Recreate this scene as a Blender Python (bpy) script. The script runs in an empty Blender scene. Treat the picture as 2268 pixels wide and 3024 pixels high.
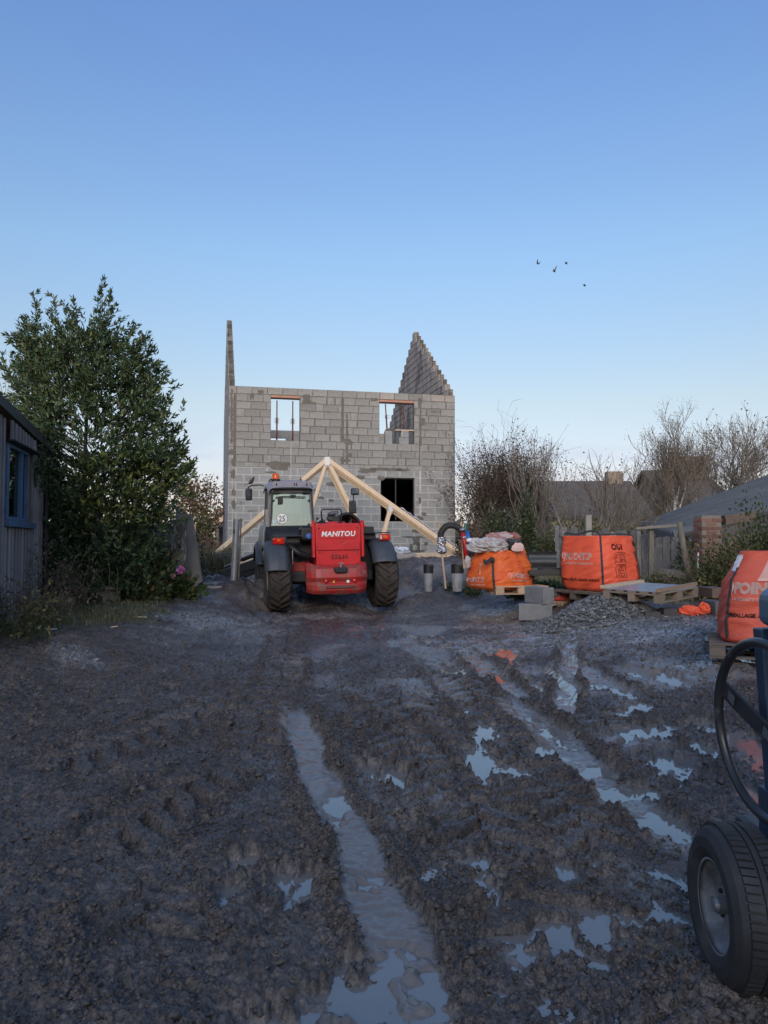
import bpy, bmesh, math, random
import numpy as np
from mathutils import Vector, Matrix, Euler

SC = bpy.context.scene
COL = SC.collection
R = math.radians
random.seed(7)
RNG = np.random.default_rng(11)

# ------------------------------------------------------------------ camera
EYE = 1.5
F_PX, PX_W, PX_H = 2280.0, 2268.0, 3024.0
PITCH = math.atan((1610 - 1512) / F_PX)
cam_d = bpy.data.cameras.new('camera')
cam_d.sensor_fit = 'VERTICAL'
cam_d.sensor_height = 36.0
cam_d.lens = F_PX / PX_H * 36.0
cam_d.clip_start, cam_d.clip_end = 0.05, 3000
cam = bpy.data.objects.new('camera', cam_d)
COL.objects.link(cam)
cam.location = (0, 0, EYE)
cam.rotation_euler = (R(90) + PITCH, 0, 0)
SC.camera = cam

# ------------------------------------------------------------------ sky, sun, exposure
SUN_ELEV, SUN_AZ = R(20.0), R(186)         # low sun behind the photographer
world = bpy.data.worlds.new('World')
SC.world = world
world.use_nodes = True
wn, wl = world.node_tree.nodes, world.node_tree.links
wn.clear()
w_out = wn.new('ShaderNodeOutputWorld')
w_bg = wn.new('ShaderNodeBackground')
w_sky = wn.new('ShaderNodeTexSky')
w_sky.sky_type = 'NISHITA'
w_sky.sun_disc = False
w_sky.sun_elevation = SUN_ELEV
w_sky.sun_rotation = SUN_AZ
w_sky.altitude = 50
w_sky.air_density, w_sky.dust_density, w_sky.ozone_density = 1.0, 1.5, 3.0
w_bg.inputs['Strength'].default_value = 0.125
# thin evening cloud bank low on the horizon, the same all the way round
w_tc = wn.new('ShaderNodeTexCoord')
w_sep = wn.new('ShaderNodeSeparateXYZ'); wl.new(w_tc.outputs['Generated'], w_sep.inputs[0])
w_map = wn.new('ShaderNodeMapping'); w_map.inputs['Scale'].default_value = (2.2, 2.2, 13.0)
wl.new(w_tc.outputs['Generated'], w_map.inputs['Vector'])
w_noi = wn.new('ShaderNodeTexNoise'); w_noi.inputs['Scale'].default_value = 2.3
w_noi.inputs['Detail'].default_value = 6; w_noi.inputs['Roughness'].default_value = 0.55
wl.new(w_map.outputs[0], w_noi.inputs['Vector'])
w_cr = wn.new('ShaderNodeValToRGB')
w_cr.color_ramp.elements[0].position = 0.50; w_cr.color_ramp.elements[0].color = (0, 0, 0, 1)
w_cr.color_ramp.elements[1].position = 0.66; w_cr.color_ramp.elements[1].color = (1, 1, 1, 1)
wl.new(w_noi.outputs['Fac'], w_cr.inputs[0])
w_el = wn.new('ShaderNodeValToRGB')        # how much cloud at each height
e = w_el.color_ramp.elements
e[0].position = 0.0; e[0].color = (.55, .55, .55, 1)
e[1].position = 0.17; e[1].color = (0, 0, 0, 1)
x = e.new(0.09); x.color = (.45, .45, .45, 1)
wl.new(w_sep.outputs['Z'], w_el.inputs[0])
w_mul = wn.new('ShaderNodeMath'); w_mul.operation = 'MULTIPLY'
wl.new(w_cr.outputs[0], w_mul.inputs[0]); wl.new(w_el.outputs[0], w_mul.inputs[1])
# the sky's own colour by height (deep blue above, pale and faintly rosy below)
w_tint = wn.new('ShaderNodeValToRGB')
e = w_tint.color_ramp.elements
e[0].position = 0.0;  e[0].color = (1.36, 1.12, 1.22, 1)
e[1].position = 0.571; e[1].color = (0.93, 1.0, 1.13, 1)
for p_, c_ in ((.026, (1.38, 1.12, 1.22)), (.069, (.95, .70, .69)), (.176, (1.06, .81, .65)), (.352, (1.06, 1.01, .93))):
    x = e.new(p_); x.color = (*c_, 1)
wl.new(w_sep.outputs['Z'], w_tint.inputs[0])
w_mt = wn.new('ShaderNodeMix'); w_mt.data_type = 'RGBA'; w_mt.blend_type = 'MULTIPLY'
w_mt.inputs['Factor'].default_value = 1.0
wl.new(w_sky.outputs[0], w_mt.inputs['A']); wl.new(w_tint.outputs[0], w_mt.inputs['B'])
w_mix = wn.new('ShaderNodeMix'); w_mix.data_type = 'RGBA'
wl.new(w_mul.outputs[0], w_mix.inputs['Factor'])
wl.new(w_mt.outputs['Result'], w_mix.inputs['A'])
w_mix.inputs['B'].default_value = (2.3, 2.45, 3.5, 1)
wl.new(w_mix.outputs['Result'], w_bg.inputs['Color'])
wl.new(w_bg.outputs[0], w_out.inputs['Surface'])

sun_d = bpy.data.lights.new('sun', 'SUN')
sun_d.energy = 0.7
sun_d.angle = R(30)
sun_d.color = (1.0, 0.96, 0.91)
sun = bpy.data.objects.new('sun', sun_d)
COL.objects.link(sun)
sdir = Vector((math.sin(SUN_AZ) * math.cos(SUN_ELEV), math.cos(SUN_AZ) * math.cos(SUN_ELEV), math.sin(SUN_ELEV)))
sun.rotation_euler = sdir.to_track_quat('Z', 'Y').to_euler()
sun.location = (0, -5, 12)
SC.view_settings.view_transform = 'Standard'
SC.view_settings.look = 'None'
SC.view_settings.gamma = 1.0
SC.view_settings.use_curve_mapping = False
SC.view_settings.exposure = 0.75

# ------------------------------------------------------------------ small maths
def ss(a, b, v):
    t = np.clip((np.asarray(v, float) - a) / (b - a), 0, 1)
    return t * t * (3 - 2 * t)

def ray(px, py):
    u, v = (px - 1134) / F_PX, (1512 - py) / F_PX
    return Vector((u, math.cos(PITCH) - v * math.sin(PITCH), math.sin(PITCH) + v * math.cos(PITCH)))

def P(px, py, Y):
    d = ray(px, py)
    return Vector((d.x * Y / d.y, Y, EYE + d.z * Y / d.y))

_by = [-400, -60, 0, 3, 7, 10.5, 14, 17, 22, 30, 60, 150, 1500]
_bz = [-.5, -.3, 0, 0, .12, .24, .33, .42, .6, .9, 1.2, 1.3, 1.3]
def G(x, y):
    """the smooth lie of the land"""
    x, y = np.asarray(x, float), np.asarray(y, float)
    b = np.interp(y, _by, _bz)
    L = .28 * ss(1.6, 4.2, -x) * ss(3, 9, y)
    Rr = .27 * ss(1.5, 3.6, x) * ss(4, 8, y)
    h = b + (L + Rr) * (1 - ss(24, 40, y))
    bank = ss(16.2, 19.0, y) * ss(-2.4, -1.0, x + .22 * (y - 16)) * (1 - ss(3.4, 4.6, x)) * (1 - ss(30, 45, y))
    return h + np.maximum(0, 1.13 - h) * bank

def g(x, y):
    return float(G(x, y))

def PG(px, py):
    """where the ray through a photo pixel meets the ground"""
    d = ray(px, py)
    lo = 1.0
    t = lo
    while t < 80:
        q = Vector((0, 0, EYE)) + d * t
        if q.z <= g(q.x, q.y):
            break
        t += .05
    a, b = t - .05, t
    for _ in range(12):
        m = (a + b) / 2
        q = Vector((0, 0, EYE)) + d * m
        if q.z <= g(q.x, q.y): b = m
        else: a = m
    return Vector((0, 0, EYE)) + d * b

# gradient noise ----------------------------------------------------
def _hash(ix, iy, s):
    h = (ix.astype(np.int64) * 374761393 + iy.astype(np.int64) * 668265263 + s * 974634541) & 0xffffffff
    h = ((h ^ (h >> 13)) * 1274126177) & 0xffffffff
    h = (h ^ (h >> 16)) & 0xffffffff
    return h
def noise(x, y, s=0):
    ix, iy = np.floor(x), np.floor(y)
    fx, fy = x - ix, y - iy
    ux, uy = fx * fx * fx * (fx * (fx * 6 - 15) + 10), fy * fy * fy * (fy * (fy * 6 - 15) + 10)
    def gr(dx, dy):
        a = _hash(ix + dx, iy + dy, s) / 4294967296.0 * 2 * np.pi
        return np.cos(a) * (fx - dx) + np.sin(a) * (fy - dy)
    n0 = gr(0, 0) * (1 - ux) + gr(1, 0) * ux
    n1 = gr(0, 1) * (1 - ux) + gr(1, 1) * ux
    return (n0 * (1 - uy) + n1 * uy) * 1.41
def fbm(x, y, octv=4, s=0, gain=.5):
    a, t, f = 1.0, 0, 1.0
    for o in range(octv):
        t = t + a * noise(x * f + 17.3 * o, y * f - 9.1 * o, s + o)
        a *= gain; f *= 2.03
    return t
def domes(x, y, cell, s, rmin=.25, rmax=.62, keep=.8):
    """rounded lumps scattered on a jittered grid: height in units of the cell"""
    X, Y = x / cell, y / cell
    ix, iy = np.floor(X), np.floor(Y)
    out = np.zeros_like(X)
    for dx in (-1, 0, 1):
        for dy in (-1, 0, 1):
            cx, cy = ix + dx, iy + dy
            h1 = _hash(cx, cy, s) / 4294967296.0
            h2 = _hash(cx, cy, s + 7) / 4294967296.0
            h3 = _hash(cx, cy, s + 13) / 4294967296.0
            h4 = _hash(cx, cy, s + 19) / 4294967296.0
            r = rmin + (rmax - rmin) * h3 ** 1.5
            px, py = X - (cx + h1), Y - (cy + h2)
            an = h4 * 6.28
            qx, qy = px * np.cos(an) + py * np.sin(an), -px * np.sin(an) + py * np.cos(an)
            d2 = (qx / (r * 1.25)) ** 2 + (qy / (r * .85)) ** 2
            hh = np.where(h4 < keep, r * np.sqrt(np.maximum(0, 1 - d2)), 0)
            out = np.maximum(out, hh)
    return out

# ------------------------------------------------------------------ materials
def new_mat(name):
    m = bpy.data.materials.new(name)
    m.use_nodes = True
    nt = m.node_tree
    b = nt.nodes['Principled BSDF']
    return m, nt, b
def _n(nt, t, **kw):
    n = nt.nodes.new(t)
    for k, v in kw.items():
        if hasattr(n, k): setattr(n, k, v)
        else: n.inputs[k].default_value = v
    return n
def _ramp(nt, src, stops):
    r = nt.nodes.new('ShaderNodeValToRGB')
    el = r.color_ramp.elements
    while len(el) > 1: el.remove(el[-1])
    el[0].position, el[0].color = stops[0][0], (*stops[0][1], 1) if len(stops[0][1]) == 3 else stops[0][1]
    for p, c in stops[1:]:
        q = el.new(p); q.color = (*c, 1)
    nt.links.new(src, r.inputs[0])
    return r
def _mix(nt, fac, a, b, mode='MIX'):
    m = nt.nodes.new('ShaderNodeMix'); m.data_type = 'RGBA'; m.blend_type = mode
    for s, v in (('Factor', fac), ('A', a), ('B', b)):
        if isinstance(v, (int, float)): m.inputs[s].default_value = v
        elif isinstance(v, tuple): m.inputs[s].default_value = (*v, 1)
        else: nt.links.new(v, m.inputs[s])
    return m.outputs['Result']
def _bump(nt, b, src, strength=.3, dist=.01):
    bp = _n(nt, 'ShaderNodeBump'); bp.inputs['Strength'].default_value = strength
    bp.inputs['Distance'].default_value = dist
    nt.links.new(src, bp.inputs['Height']); nt.links.new(bp.outputs[0], b.inputs['Normal'])
def _coords(nt, scale=(1, 1, 1), kind='Object'):
    t = nt.nodes.new('ShaderNodeTexCoord'); mp = nt.nodes.new('ShaderNodeMapping')
    mp.inputs['Scale'].default_value = scale
    nt.links.new(t.outputs[kind], mp.inputs['Vector'])
    return mp.outputs[0]
def _noise(nt, vec, scale, detail=4, rough=.55):
    n = _n(nt, 'ShaderNodeTexNoise'); n.inputs['Scale'].default_value = scale
    n.inputs['Detail'].default_value = detail; n.inputs['Roughness'].default_value = rough
    nt.links.new(vec, n.inputs['Vector'])
    return n.outputs['Fac']

def mat(name, c1, c2=None, rough=.7, scale=8, bump=.0, bscale=40, metal=0, stretch=(1, 1, 1), vary=0, spec=.5,
        dirt=None, dirt_scale=3, dirt_lo=.52, dirt_hi=.7, bdist=.01):
    """two-tone noise colour, optional dirt patches, bump and per-object variation"""
    m, nt, b = new_mat(name)
    vec = _coords(nt, stretch)
    if c2 is None: c2 = tuple(v * .8 for v in c1)
    col = _mix(nt, _ramp(nt, _noise(nt, vec, scale), [(.3, (0, 0, 0)), (.7, (1, 1, 1))]).outputs[0], c1, c2)
    if dirt:
        d = _ramp(nt, _noise(nt, vec, dirt_scale, 6, .65), [(dirt_lo, (0, 0, 0)), (dirt_hi, (1, 1, 1))])
        col = _mix(nt, d.outputs[0], col, dirt)
    if vary:
        oi = _n(nt, 'ShaderNodeObjectInfo')
        mr = _n(nt, 'ShaderNodeMapRange'); mr.inputs['To Min'].default_value = 1 - vary; mr.inputs['To Max'].default_value = 1 + vary
        nt.links.new(oi.outputs['Random'], mr.inputs['Value'])
        hs = _n(nt, 'ShaderNodeHueSaturation'); nt.links.new(mr.outputs[0], hs.inputs['Value']); nt.links.new(col, hs.inputs['Color'])
        col = hs.outputs[0]
    nt.links.new(col, b.inputs['Base Color'])
    b.inputs['Roughness'].default_value = rough
    b.inputs['Metallic'].default_value = metal
    b.inputs['Specular IOR Level'].default_value = spec
    if bump: _bump(nt, b, _noise(nt, vec, bscale, 5), bump, bdist)
    return m

# ------------------------------------------------------------------ mesh building
class MB:
    def __init__(s): s.v, s.f = [], []
    def add(s, vs, fs):
        o = len(s.v); s.v += [tuple(q) for q in vs]; s.f += [tuple(i + o for i in q) for q in fs]; return s
    def box(s, c, size, rot=None):
        hx, hy, hz = size[0] / 2, size[1] / 2, size[2] / 2
        M = Matrix.Translation(c) @ (rot.to_4x4() if rot is not None else Matrix())
        vs = [M @ Vector((a * hx, b * hy, d * hz)) for a in (-1, 1) for b in (-1, 1) for d in (-1, 1)]
        return s.add(vs, [(0, 1, 3, 2), (4, 6, 7, 5), (0, 4, 5, 1), (2, 3, 7, 6), (0, 2, 6, 4), (1, 5, 7, 3)])
    def beam(s, a, b, w, h, up=(0, 0, 1)):
        """rectangular bar from a to b; w across, h along up"""
        a, b = Vector(a), Vector(b); d = (b - a).normalized(); u = Vector(up)
        sd = d.cross(u).normalized(); u = sd.cross(d)
        vs = []
        for q in (a, b):
            for i, j in ((-1, -1), (1, -1), (1, 1), (-1, 1)):
                vs.append(q + sd * (w / 2 * i) + u * (h / 2 * j))
        return s.add(vs, [(3, 2, 1, 0), (4, 5, 6, 7), (0, 1, 5, 4), (1, 2, 6, 5), (2, 3, 7, 6), (3, 0, 4, 7)])
    def tube(s, pts, r, n=8, caps=True):
        pts = [Vector(q) for q in pts]
        rs = r if isinstance(r, (list, tuple)) else [r] * len(pts)
        rings, pu = [], None
        for i, q in enumerate(pts):
            d = (pts[min(i + 1, len(pts) - 1)] - pts[max(i - 1, 0)])
            d = d.normalized() if d.length > 1e-9 else Vector((0, 0, 1))
            if pu is None:
                pu = d.orthogonal().normalized()
            pu = (pu - d * pu.dot(d))
            pu = pu.normalized() if pu.length > 1e-6 else d.orthogonal().normalized()
            w = d.cross(pu)
            rings.append([q + (pu * math.cos(2 * math.pi * k / n) + w * math.sin(2 * math.pi * k / n)) * rs[i] for k in range(n)])
        vs = [q for rg in rings for q in rg]
        fs = [(i * n + k, i * n + (k + 1) % n, (i + 1) * n + (k + 1) % n, (i + 1) * n + k) for i in range(len(pts) - 1) for k in range(n)]
        if caps: fs += [tuple(range(n - 1, -1, -1)), tuple((len(pts) - 1) * n + k for k in range(n))]
        return s.add(vs, fs)
    def ring(s, c, axis, r, rr, n=40, m=8, a0=0, a1=2 * math.pi, start=None):
        c, ax = Vector(c), Vector(axis).normalized()
        u = Vector(start) if start else ax.orthogonal().normalized(); w = ax.cross(u)
        closed = abs(a1 - a0 - 2 * math.pi) < 1e-6
        k = n if closed else n + 1
        vs = []
        for i in range(k):
            t = a0 + (a1 - a0) * i / n
            rd = u * math.cos(t) + w * math.sin(t)
            for j in range(m):
                p = 2 * math.pi * j / m
                vs.append(c + rd * (r + rr * math.cos(p)) + ax * (rr * math.sin(p)))
        fs = []
        for i in range(n):
            i2 = (i + 1) % k
            for j in range(m):
                j2 = (j + 1) % m
                fs.append((i * m + j, i2 * m + j, i2 * m + j2, i * m + j2))
        return s.add(vs, fs)
    def prism(s, poly, M, depth):
        """2-D outline (xy), extruded along local z by depth, placed by M"""
        n = len(poly)
        vs = [M @ Vector((a, b, 0)) for a, b in poly] + [M @ Vector((a, b, depth)) for a, b in poly]
        fs = [tuple(range(n - 1, -1, -1)), tuple(range(n, 2 * n))] + [(i, (i + 1) % n, n + (i + 1) % n, n + i) for i in range(n)]
        return s.add(vs, fs)
    def lathe(s, prof, M, n=32, a0=0, a1=2 * math.pi):
        """profile (r, z) turned about local z"""
        closed = abs(a1 - a0 - 2 * math.pi) < 1e-6
        k = n if closed else n + 1
        vs = []
        for i in range(k):
            t = a0 + (a1 - a0) * i / n
            for r, z in prof: vs.append(M @ Vector((r * math.cos(t), r * math.sin(t), z)))
        m = len(prof); fs = []
        for i in range(n):
            i2 = (i + 1) % k
            for j in range(m - 1): fs.append((i * m + j, i2 * m + j, i2 * m + j + 1, i * m + j + 1))
        return s.add(vs, fs)
    def sheet(s, rows):
        """rows of points joined into a quad sheet"""
        n = len(rows[0]); vs = [q for r in rows for q in r]
        fs = [(i * n + j, i * n + j + 1, (i + 1) * n + j + 1, (i + 1) * n + j) for i in range(len(rows) - 1) for j in range(n - 1)]
        return s.add(vs, fs)
    def mesh(s, name, smooth=False):
        me = bpy.data.meshes.new(name)
        me.from_pydata(s.v, [], s.f); me.update()
        if smooth: me.shade_smooth()
        return me
    def build(s, name, material, parent=None, bevel=0, smooth=False, solid=0, seg=2, subsurf=0, weld=False):
        return link(name, s.mesh(name, smooth), material, parent, bevel, solid, seg, subsurf, weld)

def link(name, me, material, parent=None, bevel=0, solid=0, seg=2, subsurf=0, weld=False):
    o = bpy.data.objects.new(name, me)
    COL.objects.link(o)
    if material is not None and not me.materials: me.materials.append(material)
    if parent is not None: o.parent = parent
    if weld:
        md = o.modifiers.new('weld', 'WELD'); md.merge_threshold = 1e-4
    if solid:
        md = o.modifiers.new('solid', 'SOLIDIFY'); md.thickness = solid; md.offset = 0
    if bevel:
        md = o.modifiers.new('bevel', 'BEVEL'); md.width = bevel; md.segments = seg; md.limit_method = 'ANGLE'; md.angle_limit = R(40)
        if hasattr(md, 'harden_normals'): md.harden_normals = False
    if subsurf:
        md = o.modifiers.new('sub', 'SUBSURF'); md.levels = md.render_levels = subsurf
    return o
def np_mesh(name, V, Fq, smooth=True):
    """mesh from numpy verts (n,3) and faces (m,k)"""
    me = bpy.data.meshes.new(name)
    V = np.asarray(V, np.float32); Fq = np.asarray(Fq, np.int32)
    k = Fq.shape[1]
    me.vertices.add(len(V)); me.vertices.foreach_set('co', V.ravel())
    me.loops.add(Fq.size); me.loops.foreach_set('vertex_index', Fq.ravel())
    me.polygons.add(len(Fq)); me.polygons.foreach_set('loop_start', np.arange(0, Fq.size, k, dtype=np.int32))
    try: me.polygons.foreach_set('loop_total', np.full(len(Fq), k, np.int32))
    except Exception: pass
    me.update(calc_edges=True)
    if smooth: me.shade_smooth()
    return me
def fattr(me, name, vals):
    a = me.attributes.new(name, 'FLOAT', 'POINT'); a.data.foreach_set('value', np.asarray(vals, np.float32).ravel())

def tag(o, label=None, cat=None, group=None, kind=None):
    if label: o['label'] = label
    if cat: o['category'] = cat
    if group: o['group'] = group
    if kind: o['kind'] = kind
    return o
def thing(name, loc, label, cat, group=None, rz=0, kind=None):
    o = bpy.data.objects.new(name, None)
    o.empty_display_size = .2
    COL.objects.link(o); o.location = loc; o.rotation_euler = (0, 0, rz)
    return tag(o, label, cat, group, kind)
def dup(root, loc=None, rz=None, label=None):
    c = root.copy(); COL.objects.link(c)
    def kids(src, dst):
        for ch in src.children:
            k = ch.copy(); COL.objects.link(k); k.parent = dst; kids(ch, k)
    kids(root, c)
    if loc is not None: c.location = loc
    if rz is not None: c.rotation_euler.z = rz
    if label: c['label'] = label
    return c
def text_mesh(s, size, bold=0.0, extrude=0.002, shear=0, align='LEFT', spacing=1.0):
    cu = bpy.data.curves.new('lettering', 'FONT')
    cu.body = s; cu.size = size; cu.extrude = extrude; cu.offset = bold; cu.shear = shear
    cu.align_x = align; cu.space_character = spacing; cu.resolution_u = 2
    o = bpy.data.objects.new('tmp', cu); COL.objects.link(o)
    dg = bpy.context.evaluated_depsgraph_get(); dg.update()
    me = bpy.data.meshes.new_from_object(o.evaluated_get(dg))
    bpy.data.objects.remove(o); bpy.data.curves.remove(cu)
    me.name = 'lettering'
    me.materials.clear()
    return me

# --- leaves / twigs in bulk ---------------------------------------------------
def leaves_mesh(name, pos, dirs, length, width, fold=.15, droop=0.0, seed=0):
    """one mesh of many pointed leaves. pos, dirs: (n,3)"""
    rg = np.random.default_rng(seed)
    n = len(pos); d = dirs / (np.linalg.norm(dirs, axis=1, keepdims=True) + 1e-9)
    rnd = rg.normal(size=(n, 3)); sd = np.cross(d, rnd); sd /= np.linalg.norm(sd, axis=1, keepdims=True) + 1e-9
    nm = np.cross(d, sd)
    L = (length * rg.uniform(.65, 1.15, n))[:, None]; W = (width * rg.uniform(.75, 1.15, n))[:, None]
    V = np.stack([pos, pos + d * L * .42 + sd * W * .5 + nm * L * fold * .5, pos + d * L - nm * L * droop,
                  pos + d * L * .42 - sd * W * .5 + nm * L * fold * .5], 1).reshape(-1, 3)
    b = np.arange(n)[:, None] * 4
    Fq = np.concatenate([b + np.array([[0, 1, 2]]), b + np.array([[0, 2, 3]])], 0)
    me = np_mesh(name, V, Fq, smooth=False)
    fattr(me, 'tone', np.repeat(rg.random(n), 4))
    return me
def twig_mesh(name, segs, n=3, smooth=True):
    """segs: list of (a, b, ra, rb) -> one mesh of thin tapered tubes"""
    A = np.array([s[0] for s in segs], float); B = np.array([s[1] for s in segs], float)
    ra = np.array([s[2] for s in segs], float); rb = np.array([s[3] for s in segs], float)
    d = B - A; d /= np.linalg.norm(d, axis=1, keepdims=True) + 1e-9
    ref = np.where(np.abs(d[:, 2:3]) > .9, np.array([[1., 0, 0]]), np.array([[0, 0, 1.]]))
    u = np.cross(d, ref); u /= np.linalg.norm(u, axis=1, keepdims=True) + 1e-9
    w = np.cross(d, u)
    V = []
    for Q, rr in ((A, ra), (B, rb)):
        for k in range(n):
            t = 2 * np.pi * k / n
            V.append(Q + (u * math.cos(t) + w * math.sin(t)) * rr[:, None])
    V = np.stack(V, 1).reshape(-1, 3)
    b = np.arange(len(segs))[:, None] * 2 * n
    Fq = np.concatenate([b + np.array([[k, (k + 1) % n, n + (k + 1) % n, n + k]]) for k in range(n)], 0)
    return np_mesh(name, V, Fq, smooth)
def branch(segs, tips, p, d, length, r, depth, rg, spread=.6, up=.15, kids=(2, 4), shrink=.68, nseg=4, wob=.16, rmin=.004, taper=.55, droop=0):
    p = np.array(p, float); d = np.array(d, float); d /= np.linalg.norm(d)
    pts = [p]; r0 = r
    for i in range(nseg):
        d = d + rg.normal(size=3) * wob + np.array([0, 0, up - droop * (i / nseg)]) * .35
        d /= np.linalg.norm(d)
        q = p + d * length / nseg
        rm = rmin if depth > 0 else rmin * (1 - .65 * (i + 1) / nseg)
        r1 = max(rm, r * (1 - (1 - taper) * (i + 1) / nseg)) if depth > 0 else min(r0, max(rm, r * (1 - .8 * (i + 1) / nseg)))
        segs.append((p, q, r0, r1)); p, r0 = q, r1
        pts.append(p)
        if depth > 0 and i >= 1:
            for _ in range(rg.integers(*kids) if i == nseg - 1 else rg.integers(0, 2) + (1 if depth > 1 else 0)):
                a = rg.normal(size=3); a -= d * a.dot(d); a /= np.linalg.norm(a) + 1e-9
                nd = d + a * spread * rg.uniform(.6, 1.3)
                branch(segs, tips, p, nd, length * shrink * rg.uniform(.7, 1.1), r1 * .62, depth - 1, rg, spread, up, kids, shrink, nseg, wob, rmin, taper, droop)
    if depth == 0:
        tips.append((pts[-1], d)); tips.append((pts[len(pts) // 2], d))
# ================================================================== GROUND
def gpts(pix): return [PG(*q) for q in pix]
def path_dist(x, y, pts, wj=None):
    """distance to a polyline, signed side and run length"""
    best = np.full(x.shape, 1e9); side = np.zeros(x.shape); run = np.zeros(x.shape); acc = 0
    for a, b in zip(pts[:-1], pts[1:]):
        ax, ay, bx, by = a.x, a.y, b.x, b.y
        L2 = (bx - ax) ** 2 + (by - ay) ** 2; L = math.sqrt(L2)
        t = np.clip(((x - ax) * (bx - ax) + (y - ay) * (by - ay)) / L2, 0, 1)
        dx, dy = x - (ax + t * (bx - ax)), y - (ay + t * (by - ay))
        d = np.sqrt(dx * dx + dy * dy)
        m = d < best
        best = np.where(m, d, best); side = np.where(m, np.sign((bx - ax) * dy - (by - ay) * dx), side)
        run = np.where(m, acc + t * L, run); acc += L
    return best, side, run, acc

RUTS = [  # photo pixels, half width, depth, berm
    ([(868, 2090), (905, 2200), (960, 2330), (1030, 2470), (1105, 2620), (1170, 2760), (1210, 2880), (1235, 3060)], .125, .030, .016),
    ([(1480, 2055), (1600, 2150), (1730, 2260), (1850, 2370), (1960, 2440), (2080, 2520)], .15, .036, .026),
    ([(1685, 1870), (1682, 1960), (1675, 2040), (1660, 2120)], .10, .034, .015),
    ([(1240, 1880), (1380, 1930), (1480, 2010), (1560, 2070)], .12, .030, .014),
    ([(1690, 1960), (1810, 2030), (1880, 2060)], .12, .03, .02),
]
LUGS = [  # tyre prints with herringbone bars
    ([(1620, 2900), (1660, 2740), (1790, 2680), (1960, 2700)], .30),
    ([(1470, 2560), (1400, 2380), (1330, 2230), (1230, 2120), (1130, 2040)], .26),
    ([(760, 2230), (770, 2120), (830, 2010), (850, 1900), (850, 1820)], .20),
    ([(2060, 2350), (1960, 2250), (1820, 2160), (1740, 2090)], .25),
    ([(250, 2560), (420, 2420), (560, 2330), (700, 2240)], .22),
    ([(60, 2300), (330, 2210), (560, 2120), (700, 2040)], .22),
    ([(900, 2720), (760, 2640), (600, 2600)], .20),
    ([(1330, 2420), (1260, 2290), (1180, 2180), (1090, 2090)], .22),
    ([(1780, 2560), (1700, 2420), (1590, 2290), (1480, 2190)], .20),
    ([(1900, 2900), (1760, 2780), (1600, 2720)], .24),
    ([(1560, 2240), (1470, 2130), (1380, 2040), (1300, 1970)], .22),
    ([(480, 2900), (420, 2700), (430, 2560)], .22),
]
POOLS = [  # pixel boxes of standing water (x0, y0, x1, y1)
    (860, 2900, 1130, 3060), (1010, 2820, 1300, 2960), (1160, 2930, 1330, 3050), (700, 2960, 900, 3060), (1120, 2780, 1240, 2860),
    (786, 2557, 936, 2598), (680, 2510, 760, 2550), (655, 2612, 705, 2634), (855, 2620, 910, 2655),
    (1360, 2516, 1440, 2545), (1400, 2564, 1483, 2653), (1643, 2530, 1681, 2590), (1742, 2523, 1797, 2560), (1730, 2667, 1790, 2762),
    (1622, 2700, 1694, 2810), (1517, 2755, 1571, 2845), (1838, 2690, 1900, 2722), (1913, 2684, 2036, 2720), (1243, 2980, 1310, 3040),
    (1578, 2195, 1630, 2237), (1490, 2255, 1560, 2283), (1373, 2196, 1476, 2290), (1120, 2256, 1192, 2312), (1742, 2258, 1815, 2286),
    (1770, 2320, 1830, 2350), (1850, 2313, 1985, 2352), (1818, 2138, 2016, 2176), (1924, 2222, 2030, 2293), (2036, 2176, 2095, 2228),
    (1390, 2133, 1470, 2187), (1595, 2140, 1660, 2175), (1300, 1966, 1380, 1990), (1424, 1908, 1530, 1938), (1670, 1928, 1712, 1948),
    (1595, 1962, 1650, 1996), (1936, 1976, 2006, 2016), (1738, 2018, 1800, 2044), (1790, 2090, 1862, 2113), (2150, 2150, 2262, 2250),
    (2180, 2298, 2262, 2385), (1900, 2400, 2000, 2440), (1660, 1985, 1690, 2060), (1065, 2545, 1120, 2600), (960, 2330, 1010, 2420),
    (1060, 2240, 1120, 2290), (985, 2345, 1030, 2375), (1190, 2410, 1225, 2425), (1500, 1948, 1560, 1962), (1745, 1918, 1800, 1932),
    (1560, 2005, 1610, 2030), (1850, 2070, 1920, 2092), (2040, 2120, 2110, 2150), (1440, 1980, 1500, 2005), (1330, 2080, 1400, 2100),
]
ny, nx = 800, 720
ys = [1.5]
while ys[-1] < 27: ys.append(ys[-1] + max(.0062, .00345 * ys[-1] + .00004 * ys[-1] ** 2))
ys = np.array(ys); ny = len(ys)
tt = np.linspace(-1, 1, nx)
Yg = np.repeat(ys[:, None], nx, 1)
Xg = tt[None, :] * (.62 * Yg + .75)
x, y = Xg.ravel(), Yg.ravel()
base = G(x, y)
xw = x + .12 * fbm(x * 2.1, y * 2.1, 3, 40); yw = y + .12 * fbm(x * 2.1, y * 2.1, 3, 50)
right = ss(-1.6, .6, x + .25 * (y - 6))                         # churned, wet half; the left half is drier
grassy = ss(.0, .7, np.where(y < 13.6, -x - 4.0 + np.minimum(.38 * (y - 8.5), .85), -x - 1.35 - .24 * y) + .45 * fbm(x * 1.3, y * 1.3, 4, 3))
grassy = np.maximum(grassy, ss(14.2, 15.6, y + .5 * fbm(x, y, 2, 5)) * ss(2.9, 3.8, x))
gravel = ss(.15, .75, .98 - np.hypot((x - 2.9) / 3.0, (y - 10.2) / 2.5) + .45 * fbm(x * 1.4, y * 1.4, 4, 8))
gravel = np.maximum(gravel, ss(.3, .8, .95 - np.hypot((x + 2.6) / 1.5, (y - 11.6) / 2.0) + .35 * fbm(x * 1.6, y * 1.6, 3, 9)))
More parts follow.
